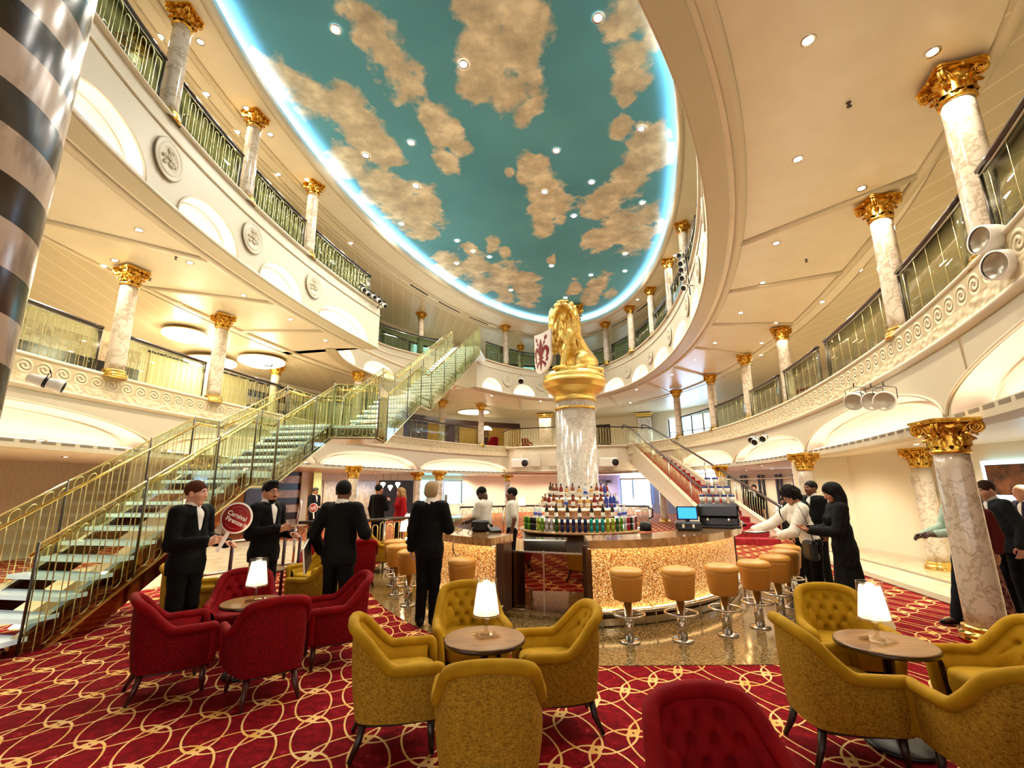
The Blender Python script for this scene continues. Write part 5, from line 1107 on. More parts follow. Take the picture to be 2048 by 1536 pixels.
    legs = []
    for x, y in ((.215, .225), (-.215, .225), (.175, -.20), (-.175, -.20)):
        l = MB(); e = np.array([np.sign(x) * .015 if y > 0 else np.sign(x) * .035, .01 if y > 0 else -.075, 0]); l.tube([np.array([x, y, .21]), np.array([x, y, .10]) + e * .35, np.array([x, y, .0]) + e], [.027, .022, .015], 8); legs.append(l.mesh('leg', leg))
    return [m_shell, m_roll, m_in, m_seat, m_frame] + legs
CH = {'y': chair_meshes(M['yv'], M['yw'], M['leg']), 'r': chair_meshes(M['rv'], M['rw'], M['rleg'])}
def armchair(kind, x, y, deg, label, group):
    t = thing('armchair', label, 'armchair', (x, y, .008), R(deg), group)
    for me in CH[kind]: link(me.name.split('.')[0], me, t)
    return t
def fdeg(fx, fy): return math.degrees(math.atan2(fy, fx)) - 90
GY = 'mustard armchairs at the front table'
armchair('y', .32, 3.84, 96.5, 'mustard tufted armchair right of the front table, facing left', GY)
armchair('y', -.82, 3.60, -75, 'mustard armchair left of the front table, facing right', GY)
armchair('y', -.39, 4.48, 192, 'mustard tufted armchair behind the front table lamp, facing the camera', GY)
armchair('y', -.14, 2.95, 4, 'mustard armchair in the foreground seen from the back', GY)
GR = 'mustard armchairs at the right table'
armchair('y', 2.12, 3.42, -96, 'mustard armchair left of the right hand table, its woven side towards the camera', GR)
armchair('y', 2.62, 2.80, -6, 'mustard armchair seen from the back at the bottom right', GR)
armchair('y', 3.22, 3.36, 84, 'mustard armchair at the right frame edge beside the marble column', GR)
armchair('y', 2.74, 4.24, 166, 'mustard tufted armchair behind the lamp on the right hand table', GR)
GD = 'crimson armchairs at the left table'
armchair('r', -2.99, 4.45, -50, 'crimson armchair left of the left table, nearest the glass staircase', GD)
armchair('r', -2.11, 4.36, 40, 'crimson armchair in front of the left table seen from the back', GD)
armchair('r', -1.82, 5.16, 120, 'crimson tufted armchair right of the left table below the man seen from the back', GD)
armchair('r', -2.88, 5.32, 205, 'crimson armchair behind the lamp on the left table', GD)
GF = 'crimson armchairs in the near foreground'
armchair('r', .84, 2.06, 186, 'dark crimson tufted armchair cut off by the bottom edge right of centre', GF)
armchair('r', 2.02, 1.72, 100, 'crimson armchair just showing in the bottom right corner', GF)
GB = 'armchairs further back on the left'
armchair('y', -2.98, 7.48, 150, 'mustard tufted armchair facing the camera behind the bespectacled man', GB)
armchair('y', -2.58, 6.62, 75, 'mustard armchair seen from its woven side between the two men in suits', GB)
armchair('y', -3.92, 6.05, -60, 'mustard armchair behind the man holding the round sign', GB)
armchair('r', -3.3, 8.35, -160, 'crimson armchair in front of the metal railing behind the bespectacled man', GB)
armchair('r', -2.75, 8.75, 30, 'crimson armchair behind the right elbow of the man seen from the back', GB)
armchair('y', -2.75, 10.2, -70, 'mustard armchair seen from the back left of the far lamp table', GB)
armchair('y', -2.25, 11.2, 170, 'mustard tufted armchair behind the far lamp table', GB)

# ================================================================ COCKTAIL TABLES AND LAMPS
def table_meshes(r=.29, h=.62):
    a = MB(); a.lathe([(.0, h - .034), (r - .012, h - .034), (r, h - .026), (r, h - .006), (r - .006, h)], 56); a.lathe([(.0, h + .0), (r - .006, h + .0005)], 56, caps=False)
    p = MB(); p.lathe([(.035, .03), (.03, .08), (.028, h - .05), (.10, h - .036)], 20); b = MB(); b.lathe([(.0, 0), (.20, 0), (.205, .01), (.19, .022), (.05, .04)], 40)
    e = MB(); e.lathe([(r + .001, h - .030), (r + .003, h - .028), (r + .003, h - .008), (r + .001, h - .006)], 56, caps=False)
    return [a.mesh('table_top', M['table_wood']), e.mesh('edge_band', M['dark_wood']), p.mesh('pedestal', M['black']), b.mesh('foot', M['black'])]
TB = table_meshes()
def cocktail_table(x, y, label, sc=1., rz=0.):
    t = thing('cocktail_table', label, 'table', (x, y, .008), rz, 'round cocktail tables'); t.scale = (sc, sc, 1)
    for me in TB: link(me.name.split('.')[0], me, t)
def lamp_meshes():
    b = MB(); b.box((0, 0, .008), (.17, .17, .014), bev=.004); b.lathe([(.05, .015), (.018, .03), (.010, .05), (.018, .07), (.012, .10), (.024, .125), (.012, .15)], 14)
    i_ = MB(); n = 48; prof = [(.058, .36), (.064, .34), (.078, .24), (.090, .155), (.083, .148)]
    A = [[(r * (1 + .045 * math.cos(k * math.pi)) * math.cos(2 * math.pi * k / n), r * (1 + .045 * math.cos(k * math.pi)) * math.sin(2 * math.pi * k / n), z) for r, z in prof] for k in range(n)]; i_.grid(A, closed_u=True)
    o = MB(); A = [[(r * math.cos(a), r * math.sin(a), z) for r, z in ((.078, .385), (.100, .14))] for a in np.linspace(0, 2 * math.pi, 40, endpoint=False)]; o.grid(A, closed_u=True)
    for r, z in ((.078, .385), (.10, .14)): o.tube([(r * math.cos(a), r * math.sin(a), z) for a in np.linspace(0, 2 * math.pi, 40, endpoint=False)], .0028, 5, closed=True)
    f = MB(); f.sphere((0, 0, .23), (.022, .022, .045), 12, 8)
    return [b.mesh('base', M['crystal']), i_.mesh('pleated_shade', M['shade']), o.mesh('outer_shade', M['clear']), f.mesh('bulb', M['lamp_bulb'])]
M['crystal'] = glassmat('crystal acrylic', '#f4f0e6', 1.); M['lamp_bulb'] = emat('lamp bulb', '#ffdf9e', 14)
m = bpy.data.materials.new('lit pleated shade'); m.use_nodes = True; M['shade'] = m; t = NT(m); t.n.remove(t.b)
e = t.new('ShaderNodeEmission', i_Color=lin('#fff0cf'), i_Strength=.22); tr = t.new('ShaderNodeBsdfTranslucent', i_Color=lin('#fff6e4')); tp = t.new('ShaderNodeBsdfTransparent'); mx = t.new('ShaderNodeMixShader', i_0=.8); ad = t.new('ShaderNodeAddShader')
t.link(tr.outputs[0], mx.inputs[1]); t.link(tp.outputs[0], mx.inputs[2]); t.link(mx.outputs[0], ad.inputs[0]); t.link(e.outputs[0], ad.inputs[1]); t.link(ad.outputs[0], t.out.inputs[0])
LM = lamp_meshes()
def table_lamp(x, y, label, z=.629, rz=.4, e=3.2):
    t = thing('table_lamp', label, 'lamp', (x, y, z), rz, 'crystal table lamps')
    for me in LM: link(me.name.split('.')[0], me, t)
    lamp('lamp_glow', 'POINT', (x, y, z + .30), e, (1, .80, .5), .04)
cocktail_table(-.21, 3.66, 'round walnut cocktail table between the four mustard armchairs in front', 1.0); table_lamp(-.20, 3.68, 'lit crystal lamp on the front cocktail table')
cocktail_table(2.54, 3.50, 'round walnut cocktail table on the right between mustard armchairs', 1.02); table_lamp(2.50, 3.50, 'lit crystal lamp on the right hand cocktail table')
cocktail_table(-2.50, 4.80, 'round cocktail table between the crimson armchairs on the left', .95); table_lamp(-2.48, 4.80, 'lit crystal lamp on the table between the crimson armchairs')
cocktail_table(-3.35, 6.65, 'small round cocktail table behind the crimson armchairs', .9)
cocktail_table(-2.25, 10.35, 'far round cocktail table behind the bar stools on the left', .95); table_lamp(-2.32, 10.35, 'lit crystal lamp on the far table left of the woman in the black suit')
cocktail_table(-2.85, 13.0, 'farthest round cocktail table with a lamp beside the woman in red', .95); table_lamp(-2.85, 13.0, 'lit crystal lamp on the farthest table beside the woman in red')
table_lamp(.25, 13.3, 'lit crystal lamp on the back bar between the two bartenders', ZB, e=3); table_lamp(3.35, 13.0, 'lit lamp on the bar right of the bottle display', ZB, e=3)

# ================================================================ BAR STOOLS
def stool_meshes():
    s = MB(); s.lathe([(.0, .432), (.135, .432), (.150, .440), (.156, .46), (.180, .66), (.184, .70)], 40); c = MB(); c.lathe([(.184, .70), (.189, .706), (.189, .716), (.185, .735), (.170, .755), (.13, .766), (.0, .77)], 40, caps=False)
    p = MB(); p.lathe([(.052, .018), (.052, .25), (.046, .252), (.046, .432)], 24); b = MB(); b.lathe([(.0, 0), (.115, 0), (.118, .006), (.112, .016), (.055, .022)], 32)
    r = MB(); r.tube([(.175 * math.cos(a), .175 * math.sin(a), .285) for a in np.linspace(0, 2 * math.pi, 40, endpoint=False)], .014, 8, closed=True)
    for k in range(2): a = k * math.pi; r.tube([(.05 * math.cos(a), .05 * math.sin(a), .272), (.172 * math.cos(a), .172 * math.sin(a), .285)], .010, 6)
    return [s.mesh('seat', M['stool']), c.mesh('seat_top', M['stool_top']), p.mesh('column', M['chrome']), b.mesh('base', M['chrome']), r.mesh('foot_ring', M['chrome'])]
M['stool'] = noisy(mat('amber stool leather', rough=.5), 160, '#a97222', '#bd8430', .12, .003); M['stool_top'] = mat('amber stool leather top', '#c88f38', .38)
ST = stool_meshes()
RSt = [(1.28, 5.62), (1.88, 5.65), (2.46, 5.84), (2.98, 6.12), (3.49, 6.57), (3.90, 7.05), (4.25, 7.6)]
LSt = [(-.67, 6.46), (-1.54, 7.33), (-1.90, 8.05), (-2.12, 8.75)]
for side, L in (('right', RSt), ('left', LSt)):
    for k, p in enumerate(L):
        t = thing('bar_stool', 'amber drum bar stool at the %s counter, %s counted from the gate' % (side, ORD[k]), 'bar stool', (p[0], p[1], .007), k * .7, 'amber bar stools')
        for me in ST: link(me.name.split('.')[0], me, t)
# ================================================================ PEOPLE
def skinmat(n, c): m = mat(n, c, .5); m.node_tree.nodes['Principled BSDF'].inputs['Subsurface Weight'].default_value = .08; return m
SK_ = {'fair': skinmat('fair skin', '#d29c80'), 'tan': skinmat('tan skin', '#b97f5f'), 'brown': skinmat('brown skin', '#6f4630'), 'dark': skinmat('dark skin', '#4a2e20')}
FAB = {}
def fab(c, rough=.8):
    if c not in FAB: FAB[c] = noisy(mat('fabric ' + c, c, rough, spec=.18), 40, c, c, .15, .003)
    return FAB[c]
HEADC = {}
def head_geo(h):
    if ('h', h) in HEADC: return HEADC['h', h]
    S = Sdf((-.12, -.14, -.24), (.12, .15, .16), h)
    S.ell((0, -.012, .035), (.076, .094, .086), .03); S.cone((0, .022, -.015), (0, .052, -.085), .062, .034, .03, 1.0); S.ell((0, .045, -.03), (.058, .048, .06), .03)
    for s_ in (-1, 1): S.ell((s_ * .045, .055, -.018), (.022, .024, .022), .02); S.ell((s_ * .031, .088, .018), (.016, .012, .012), .010, 's'); S.ell((s_ * .079, -.006, -.004), (.010, .020, .031), .008); S.ell((s_ * .03, .080, .036), (.024, .010, .008), .012)
    S.cone((0, .084, .020), (0, .106, -.018), .008, .012, .010); S.ell((0, .103, -.022), (.018, .012, .009), .008)
    S.ell((0, .090, -.048), (.024, .010, .006), .005); S.ell((0, .087, -.060), (.020, .010, .007), .005); S.ell((0, .094, -.0535), (.020, .006, .0016), .003, 's')
    S.cone((0, -.022, -.05), (0, -.045, -.22), .055, .062, .03)
    HEADC['h', h] = S.surf(); return HEADC['h', h]
def hair_geo(style, h):
    if (style, h) in HEADC: return HEADC[style, h]
    S = Sdf((-.20, -.24, -.44), (.20, .16, .20), h)
    big = 1.0 if style in ('short', 'crop') else 1.08
    S.ell((0, -.014, .042), (.084 * big, .103 * big, .094 * big), .02)
    if style == 'crop': S.ell((0, .03, .12), (.06, .06, .03), .02)
    if style == 'pixie': S.ell((0, -.05, -.01), (.085, .07, .07), .03); S.ell((0, .04, .09), (.075, .06, .05), .03)
    if style == 'long':
        S.cone((0, -.05, .03), (0, -.062, -.32), .085, .070, .03, 1.35)
        for s_ in (-1, 1): S.chain([(s_ * .072, .01, .03), (s_ * .088, -.005, -.10), (s_ * .10, -.02, -.26)], [.036, .04, .032], .03)
    if style == 'curly':
        rg = np.random.default_rng(5)
        for k in range(70):
            a, b = rg.uniform(0, 6.28), rg.uniform(-.7, 1.5); S.ell((.095 * math.cos(a) * math.cos(b), -.03 + .105 * math.sin(a) * math.cos(b), .03 + .10 * math.sin(b)), (.032,) * 3, .015)
        S.ell((0, -.08, -.06), (.10, .06, .09), .03)
    if style == 'wavy':
        for s_ in (-1, 1): S.chain([(s_ * .075, .01, .03), (s_ * .10, -.01, -.08), (s_ * .11, -.01, -.20)], [.04, .05, .03], .03)
        S.cone((0, -.06, .02), (0, -.09, -.24), .09, .07, .03, 1.3)
    face = .012 if style in ('long', 'wavy', 'curly') else 0
    S.ell((0, .105, -.035), (.078 - face, .082, .100), .012, 's')
    if style in ('short', 'crop', 'pixie', 'thin'): S.ell((0, .035, -.125), (.13, .125, .088 if style != 'pixie' else .075), .02, 's'); S.ell((0, -.04, -.20), (.12, .12, .115), .02, 's')
    if style == 'thin': S.ell((0, .03, .13), (.075, .10, .075), .02, 's')
    for s_ in (-1, 1):
        if style in ('short', 'crop', 'thin'): S.ell((s_ * .09, .0, -.012), (.022, .026, .036), .008, 's')
    S.warp(lambda x, y, z: .0022 * np.sin(x * 260 + z * 60) * np.sin(y * 190 + z * 110)); HEADC[style, h] = S.surf(); return HEADC[style, h]
def hand_geo(curl, h, fat=0.):
    if ('hand', curl, h) in HEADC: return HEADC['hand', curl, h]
    S = Sdf((-.05, -.08, -.11), (.23, .10, .06), h)
    S.cone((-.04, 0, 0), (.02, 0, 0), .026, .026, .01, 1.); S.cone((.02, -.008, 0), (.075, -.004, -.004), .020, .018, .012, 1., sy=2.)
    for y0, L, r in ((-.030, .058, .0078), (-.010, .072, .0085), (.011, .078, .0088), (.031, .070, .0086)):
        p = np.array([.085, y0, -.004]); P = [p]; a = .12
        for k, f in enumerate((.45, .32, .23)):
            a += curl * (.55 + .25 * k); p = p + np.array([math.cos(a), y0 * .25, -math.sin(a)]) * L * f; P.append(p)
        S.chain(P, [r + fat, r * .98 + fat, r * .9 + fat, r * .78 + fat], .004)
    S.chain([(.012, .026, -.006), (.042, .052, -.014 - .012 * curl), (.068, .055 - .018 * curl, -.026 - .022 * curl), (.088, .048 - .03 * curl, -.034 - .03 * curl)], [.014, .0115 + fat, .0105 + fat, .008 + fat], .008)
    HEADC['hand', curl, h] = S.surf(); return HEADC['hand', curl, h]
def join(parts):
    V = []; Q = []; n = 0
    for v, q in parts: V.append(v); Q.append(np.asarray(q) + n); n += len(v)
    return np.concatenate(V), np.concatenate(Q)
def person(label, x, y, face, H=1.75, skin='fair', hair='short', hairc='#1a120d', head=(0, 0), lean=0., twist=0., R_=None, L_=None, legs=None, top='#020203', shirt='#e9e6df', bottom='#020203', shoes='#0a0a0a', kind='suit', hem=.80, sleeve=1., near=True, female=False, extras=(), cat='person', z=.0, sit=False, group='people in the atrium'):
    hb, hh, hd = (.013, .0055, .0042) if near else (.020, .011, .008)
    k = H / 1.75; t = thing('person', label, cat, (x, y, z + .012), R(face - 90), group); t.scale = (k, k, k)
    pel = np.array([0, 0, .93]); RM = rotm(-lean, 0, twist)
    U = lambda p: RM @ (np.asarray(p, float) - pel) + pel
    sw = .165 if female else .182
    sh = {s_: U((s_ * sw, -.012, 1.405)) for s_ in (1, -1)}
    dflt = lambda s_: ((s_ * .235, -.03, 1.13), (s_ * .245, .045, .885), (0, .12, -1), (s_, .1, 0), .45)
    arm = {1: R_ or dflt(1), -1: L_ or dflt(-1)}
    lg = legs or {1: ((.095, .015, .50), (.10, -.02, .09), 8), -1: ((-.095, .02, .50), (-.105, -.01, .09), -8)}
    hipz = .92; hips = {s_: np.array([s_ * .088, 0, hipz]) for s_ in (1, -1)}
    # ---- skin body: one continuous surface
    S = Sdf((-.85, -.75, -.02), (.85, .85, 1.60), hb * 1.15)
    S.cone(U((0, -.01, 1.36)), U((0, 0, 1.10)), .085, .088, .04, 1.45); S.cone(U((0, 0, 1.10)), (0, 0, .92), .088, .098, .04, 1.35); S.cone(sh[1], sh[-1], .05, .05, .04)
    S.cone(U((0, -.03, 1.50)), U((0, -.02, 1.36)), .054, .066, .04)
    for s_ in (1, -1):
        e, w = np.array(arm[s_][0], float), np.array(arm[s_][1], float); S.chain([sh[s_], e, w], [.052, .040, .027], .02)
        kn, an, _ = lg[s_]; S.chain([hips[s_], np.array(kn), np.array(an)], [.085, .056, .040], .02); S.ell((an[0], an[1] + .06, .045), (.04, .11, .035), .02)
    parts = [S.surf()]
    hc = U((0, .005, 1.595)); HM = RM @ rotm(R(head[1]), 0, R(head[0])); hs = 1.04 if not female else .98
    V, Q = head_geo(hh); wt = np.clip((V[:, 2:3] + .135) / .07, 0, 1); YN = RM @ rotm(0, 0, R(head[0]) * .3); parts.append(((V @ HM.T * wt + (V @ YN.T) * (1 - wt)) * hs + hc, Q))
    for s_ in (1, -1):
        e, w, d, nrm, curl = [np.array(a, float) if i < 4 else a for i, a in enumerate(arm[s_])]; d = d / np.linalg.norm(d); zax = nrm - d * (nrm @ d); zax /= np.linalg.norm(zax); yax = np.cross(zax, d)
        V, Q = hand_geo(curl, hd, 0 if near else .002); V = V * [1, s_ if s_ > 0 else -1, 1]; Q2 = Q if s_ > 0 else Q[:, ::-1]; parts.append((V @ np.stack([d, yax, zax]) * (1. if not female else .92) + w, Q2))
    V, Q = join(parts); link('body', mesh_from('body', V, Q, None, [SK_[skin]]), t)
    if near:
        for s_ in (-1, 1):
            mb = MB(); mb.sphere((0, 0, 0), (.0115,) * 3, 10, 7); mb.cur = 1; mb.sphere((0, .0075, 0), (.0062, .0052, .0062), 10, 6); o = mb.build('eye', [EYE_W, EYE_D], t); o.matrix_local = Matrix.Translation(hc + HM @ np.array([s_ * .031, .079, .018]) * hs) @ Matrix([list(r) for r in HM]).to_4x4()
        mb = MB()
        for s_ in (-1, 1): mb.tube([HM @ np.array(p) * hs + hc for p in ((s_ * .014, .0925, .036), (s_ * .030, .0935, .042), (s_ * .048, .082, .037))], [.003, .0045, .002], 5)
        mb.build('eyebrows', fab(hairc), t)
    if hair and hair != 'bald':
        V, Q = hair_geo('short' if hair == 'beard' else hair, hh * 1.15); wt = np.clip((V[:, 2:3] + .13) / .12, 0, 1) if hair in ('long', 'wavy') else 1.; YM = rotm(0, 0, R(head[0]) + twist); link('hair', mesh_from('hair', (V @ HM.T * wt + (V @ YM.T + [0, -.02, .0]) * (1 - wt)) * hs + hc, Q, None, [fab(hairc, .6)]), t)
    if hair == 'bald' : pass
    if 'beard' in extras:
        B = Sdf((-.10, -.06, -.16), (.10, .12, .06), hh); B.cone((0, .022, -.035), (0, .055, -.088), .064, .040, .02); B.ell((0, .09, -.040), (.03, .014, .008), .01); B.ell((0, .03, .02), (.12, .12, .052), .012, 's'); B.ell((0, .10, -.056), (.02, .03, .010), .006, 's'); B.cut(lambda x, y, z: -(y - .005)); V, Q = B.surf(); link('beard', mesh_from('beard', V @ HM.T * hs + hc, Q, None, [fab(hairc)]), t)
    if 'glasses' in extras:
        mb = MB()
        for s_ in (-1, 1):
            mb.tube([HM @ np.array((s_ * .033 + .022 * math.cos(a), .104, .016 + .017 * math.sin(a))) * hs + hc for a in np.linspace(0, 2 * math.pi, 17)[:-1]], .0018, 5, closed=True); mb.tube([HM @ np.array(p) * hs + hc for p in ((s_ * .055, .102, .020), (s_ * .082, .05, .02), (s_ * .082, -.01, .012))], .0018, 5)
        mb.build('glasses', M['black_gloss'], t)
    if 'cap' in extras:
        mb = MB(); mb.lathe([(.088, .045), (.095, .06), (.10, .085), (.085, .115), (.04, .13), (0, .132)], 24, caps=False); mb.lathe([(.0, .045), (.088, .045)], 24, caps=False); mb.grid([[(.085 * math.sin(a), .07 + .035 * math.cos(a) + .03 * q, .048 - .012 * q) for q in (0, 1)] for a in np.linspace(-1.1, 1.1, 9)]); V = mb.arr() @ HM.T * hs + hc; mb.v = [V]; mb.build('cap', fab('#6a6660'), t)
    # ---- clothing
    grow = .012
    def upper(h, g, hemz, slv, open_v=False, shrink=0.):
        J = Sdf((-.80, -.72, max(.02, hemz - .06)), (.80, .80, 1.60), h); f = .9 if female else 1.
        J.cone(U((0, -.012, 1.36)), U((0, 0, 1.12)), (.112 if not female else .090) + g, (.112 if not female else .082) + g, .05, 1.32 if not female else 1.45)
        if hemz < .86: J.cone(U((0, 0, 1.12)), (0, -.004, .90), .110 * f + g, .120 * f + g, .05, 1.34); J.cone((0, -.004, .90), (0, -.004, hemz - .05), .120 * f + g, .132 * f + g, .05, 1.34)
        else: J.cone(U((0, 0, 1.12)), (0, -.004, .90), .096 * f + g, .106 + g, .05, 1.40)
        if female: 
            for s_ in (-1, 1): J.ell(U((s_ * .07, .085, 1.27)), (.06 + g, .05 + g, .06 + g), .04)
        J.cone(sh[1] + [-.02, 0, .0], sh[-1] + [.02, 0, .0], .058 + g, .058 + g, .05); J.cone(U((0, -.03, 1.475)), U((0, -.02, 1.40)), .058 + g * .6, .078 + g, .04)
        for s_ in (1, -1):
            e, w = np.array(arm[s_][0], float), np.array(arm[s_][1], float)
            if slv >= 1: J.chain([sh[s_], e, e + (w - e) * min(1, .93)], [.062 + g, .050 + g, .038 + g], .025)
            else: J.cone(sh[s_], sh[s_] + (e - sh[s_]) * slv * 2, .062 + g, .056 + g, .025)
        if near: J.warp(lambda X, Y, Z: .0030 * np.sin(Z * 55 + X * 22 + 8 * np.sin(Y * 14)) * np.sin(X * 31 + Z * 13))
        J.cone(U((0, -.020, 1.66)), U((0, -.016, 1.468)), .12, .079 if open_v else .060, .006, 1., 's')
        if open_v:
            a, b = U((0, .168, 1.52)), U((0, .150, 1.10)); J.cone(a, b, .125, .016, .006, .74, 's', 1.)
        J.cut(lambda X, Y, Z: np.where((np.abs(X) < .26) & (np.abs(Y) < .26), hemz - Z, -1)); return J
    if kind == 'suit':
        link('shirt', upper(hb * 1.2, .002, .93, 1).mesh('shirt', fab(shirt)), t); link('jacket', upper(hb, grow + .006, hem, sleeve, True).mesh('jacket', fab(top)), t)
        mb = MB(); 
        for s_ in (-1, 1): mb.grid([[U((s_ * (.060 + .028 * q) * math.cos(a), -.020 + (.064 + .028 * q) * math.sin(a), 1.522 - .085 * q - .014 * max(0, math.sin(a)))) for q in (0, 1)] for a in np.linspace(-1.57, 1.45, 14)])
        mb.build('collar', fab(shirt), t)
        mb = MB()
        for s_ in (1, -1): e, w = np.array(arm[s_][0], float), np.array(arm[s_][1], float); mb.tube([e + (w - e) * .9, e + (w - e) * 1.0], .034, 12)
        mb.build('shirt_cuffs', fab(shirt), t)
        if 'tie' in extras: mb = MB(); mb.prism([(-.018, 0), (.018, 0), (.022, -.2), (0, -.26), (-.022, -.2)], 0, .008); V = mb.arr(); V = np.array([U((a, .135 + c - .0, 1.44 + b)) for a, b, c in V]); mb.v = [V]; mb.build('tie', fab('#101018'), t)
    else:
        link('shirt' if kind == 'shirt' else 'coat', upper(hb, grow if kind == 'shirt' else grow + .008, hem, sleeve).mesh('top', fab(top)), t)
    if kind != 'dress' or True:
        Tz = Sdf((-.40, -.55, -.0), (.40, .60, 1.15), hb)
        if kind in ('dress', 'coat') and bottom == top or kind == 'dress':
            Tz.cone((0, 0, 1.06), (0, 0, .90), .098, .125, .04, 1.35); Tz.cone((0, 0, .90), (0, -.01, .12), .125, .20, .04, 1.15); Tz.warp(lambda X, Y, Z: .010 * np.sin(np.arctan2(Y, X) * 9) * np.clip(1 - Z, 0, 1)); Tz.cut(lambda X, Y, Z: .10 - Z)
            link('skirt', Tz.mesh('skirt', M.get('floral') if bottom == 'floral' else fab(bottom)), t)
        else:
            Tz.cone((0, 0, 1.02), (0, 0, .90), .100, .112, .04, 1.35)
            for s_ in (1, -1):
                kn, an, _ = lg[s_]; Tz.chain([hips[s_], np.array(kn), np.array([an[0], an[1], .055])], [.098, .074, .060], .022)
            if near: Tz.warp(lambda X, Y, Z: .003 * np.sin(Z * 38 + Y * 30) * np.sin(X * 25 + 1))
            Tz.cut(lambda X, Y, Z: .045 - Z); link('trousers', Tz.mesh('trousers', fab(bottom)), t)
    for s_ in (1, -1):
        kn, an, yaw = lg[s_]; F_ = Sdf((-.07, -.10, -.012), (.07, .24, .12), .009 if near else .014); F_.cone((0, -.035, .038), (0, .08, .034), .044, .040, .02, 1.); F_.cone((0, .08, .034), (0, .165, .026), .042, .026, .02, 1.1); F_.cone((0, -.02, .06), (0, -.01, .10), .046, .042, .02); F_.cut(lambda X, Y, Z: -Z); o = link('shoe', F_.mesh('shoe', fab(shoes, .35)), t, (an[0], an[1], 0), R(-yaw))
        o.location.z = an[2] - .09
    return t
EYE_W = mat('eye white', '#e9e4dc', .3); EYE_D = mat('dark iris', '#1c120c', .15)
def fwd(s_, reach, zz, side, curl=.6, d=(0, 1, .1), n=None): return ((s_ * (.23 + side), reach * .30 - .06, 1.12), (s_ * (.16 + side), reach, zz), d, n or (s_ * .6, 0, .6), curl)

person('man in black suit with ginger brown hair holding the round red sign', -3.42, 5.15, -10, 1.78, 'fair', 'short', '#4a2412', head=(14, -4), R_=((.24, .02, 1.10), (.15, .36, 1.13), (-.1, 1, .22), (.9, .1, .35), 1.0), L_=((-.25, -.02, 1.12), (-.16, .32, 1.08), (.2, 1, .1), (-.6, 0, .8), .6))
person('bearded man in black suit and glasses holding a round red sign seen at an angle', -3.05, 6.0, -16, 1.78, 'tan', 'crop', '#0d0907', head=(-12, -6), R_=((.24, .0, 1.12), (.12, .30, 1.18), (-.1, 1, .2), (.9, .1, .35), 1.0), L_=((-.25, -.02, 1.12), (-.10, .30, 1.10), (.3, 1, .1), (-.6, 0, .8), .8), extras=('beard', 'glasses'))
person('man in black suit seen from the back with a white folder under his arm', -2.02, 5.70, 82, 1.78, 'brown', 'short', '#080707', head=(10, 0), R_=((.30, -.02, 1.14), (.20, .26, 1.08), (-.5, 1, .1), (.3, 0, 1), .8), L_=((-.30, -.06, 1.13), (-.28, .10, .92), (.1, .6, -1), (-1, .1, 0), .7))
person('woman in black trouser suit with short blond hair seen from the back', -1.08, 6.32, 84, 1.77, 'fair', 'pixie', '#9a8462', head=(6, 3), R_=((.24, .03, 1.13), (.16, .27, 1.10), (-.3, 1, .1), (.4, 0, 1), .6), L_=((-.225, -.02, 1.13), (-.245, .02, .875), (0, .1, -1), (-1, .1, 0), .5), legs={1: ((.07, .02, .50), (.065, .03, .09), 10), -1: ((-.08, .0, .50), (-.085, -.04, .09), -25)}, female=True, hem=.78)
person('bartender in white short sleeved shirt bending his head over the left counter', -.50, 8.85, 150, 1.70, 'dark', 'short', '#080606', head=(0, -32), lean=.12, kind='shirt', top='#d5d0c4', sleeve=.36, hem=.92, R_=((.22, .12, 1.14), (.10, .36, 1.08), (-.2, 1, -.1), (.3, 0, 1), .5), L_=((-.22, .12, 1.14), (-.08, .38, 1.08), (.2, 1, -.1), (-.3, 0, 1), .5))
person('bartender in white short sleeved shirt in profile facing left beside the bottle display', -.02, 9.05, 178, 1.68, 'brown', 'short', '#0a0807', head=(0, 0), kind='shirt', top='#dcd6c8', sleeve=.36, hem=.92, L_=((-.24, -.06, 1.14), (-.22, .0, .90), (0, .3, -1), (-1, .1, 0), .5))
person('man in black shirt standing with his back turned beside the woman in red', -3.45, 12.3, 60, 1.78, 'tan', 'short', '#0c0a09', kind='shirt', near=False, hem=.84, R_=((.24, .05, 1.14), (.10, .25, 1.30), (-.4, .5, .8), (.5, 0, .5), .5))
person('woman in bright red jacket with long blond wavy hair', -2.95, 12.55, 215, 1.70, 'fair', 'wavy', '#a07a4a', kind='coat', top='#a3101c', near=False, hem=.84, female=True)
person('guard in dark uniform and grey cap standing by the marble wall panel', -6.75, 16.3, -20, 1.72, 'tan', 'short', '#1a1512', near=False, extras=('cap',), R_=((.24, .03, 1.12), (.14, .30, 1.08), (-.2, 1, .1), (.6, 0, .6), 1.0), top='#15171d')
person('woman in white blazer and black trousers leaning on the right end of the bar', 4.10, 6.72, 172, 1.70, 'tan', 'curly', '#120c0a', head=(18, -22), lean=.30, kind='coat', top='#e6dfd0', hem=.90, female=True, R_=((.20, .42, 1.16), (.10, .72, 1.08), (-.1, 1, -.1), (.1, 0, 1), .25), L_=((-.22, .30, 1.08), (-.10, .45, 1.02), (.3, 1, 0), (-.2, 0, 1), .4))
person('woman in long black coat with long dark hair looking at her phone', 4.14, 6.12, 160, 1.72, 'tan', 'long', '#0c0808', head=(0, -22), lean=.06, kind='coat', top='#0a0a0c', bottom='#0a0a0c', hem=.70, female=True, shoes='#cfc8bc', R_=((.22, .10, 1.12), (.08, .36, 1.12), (-.2, 1, .2), (.1, -.3, -1), .3), L_=((-.22, .10, 1.12), (-.06, .36, 1.12), (.2, 1, .2), (-.1, -.3, -1), .4))
person('dark haired man mostly hidden behind the woman in the black coat', 5.22, 8.35, 190, 1.76, 'brown', 'short', '#090707', near=False)
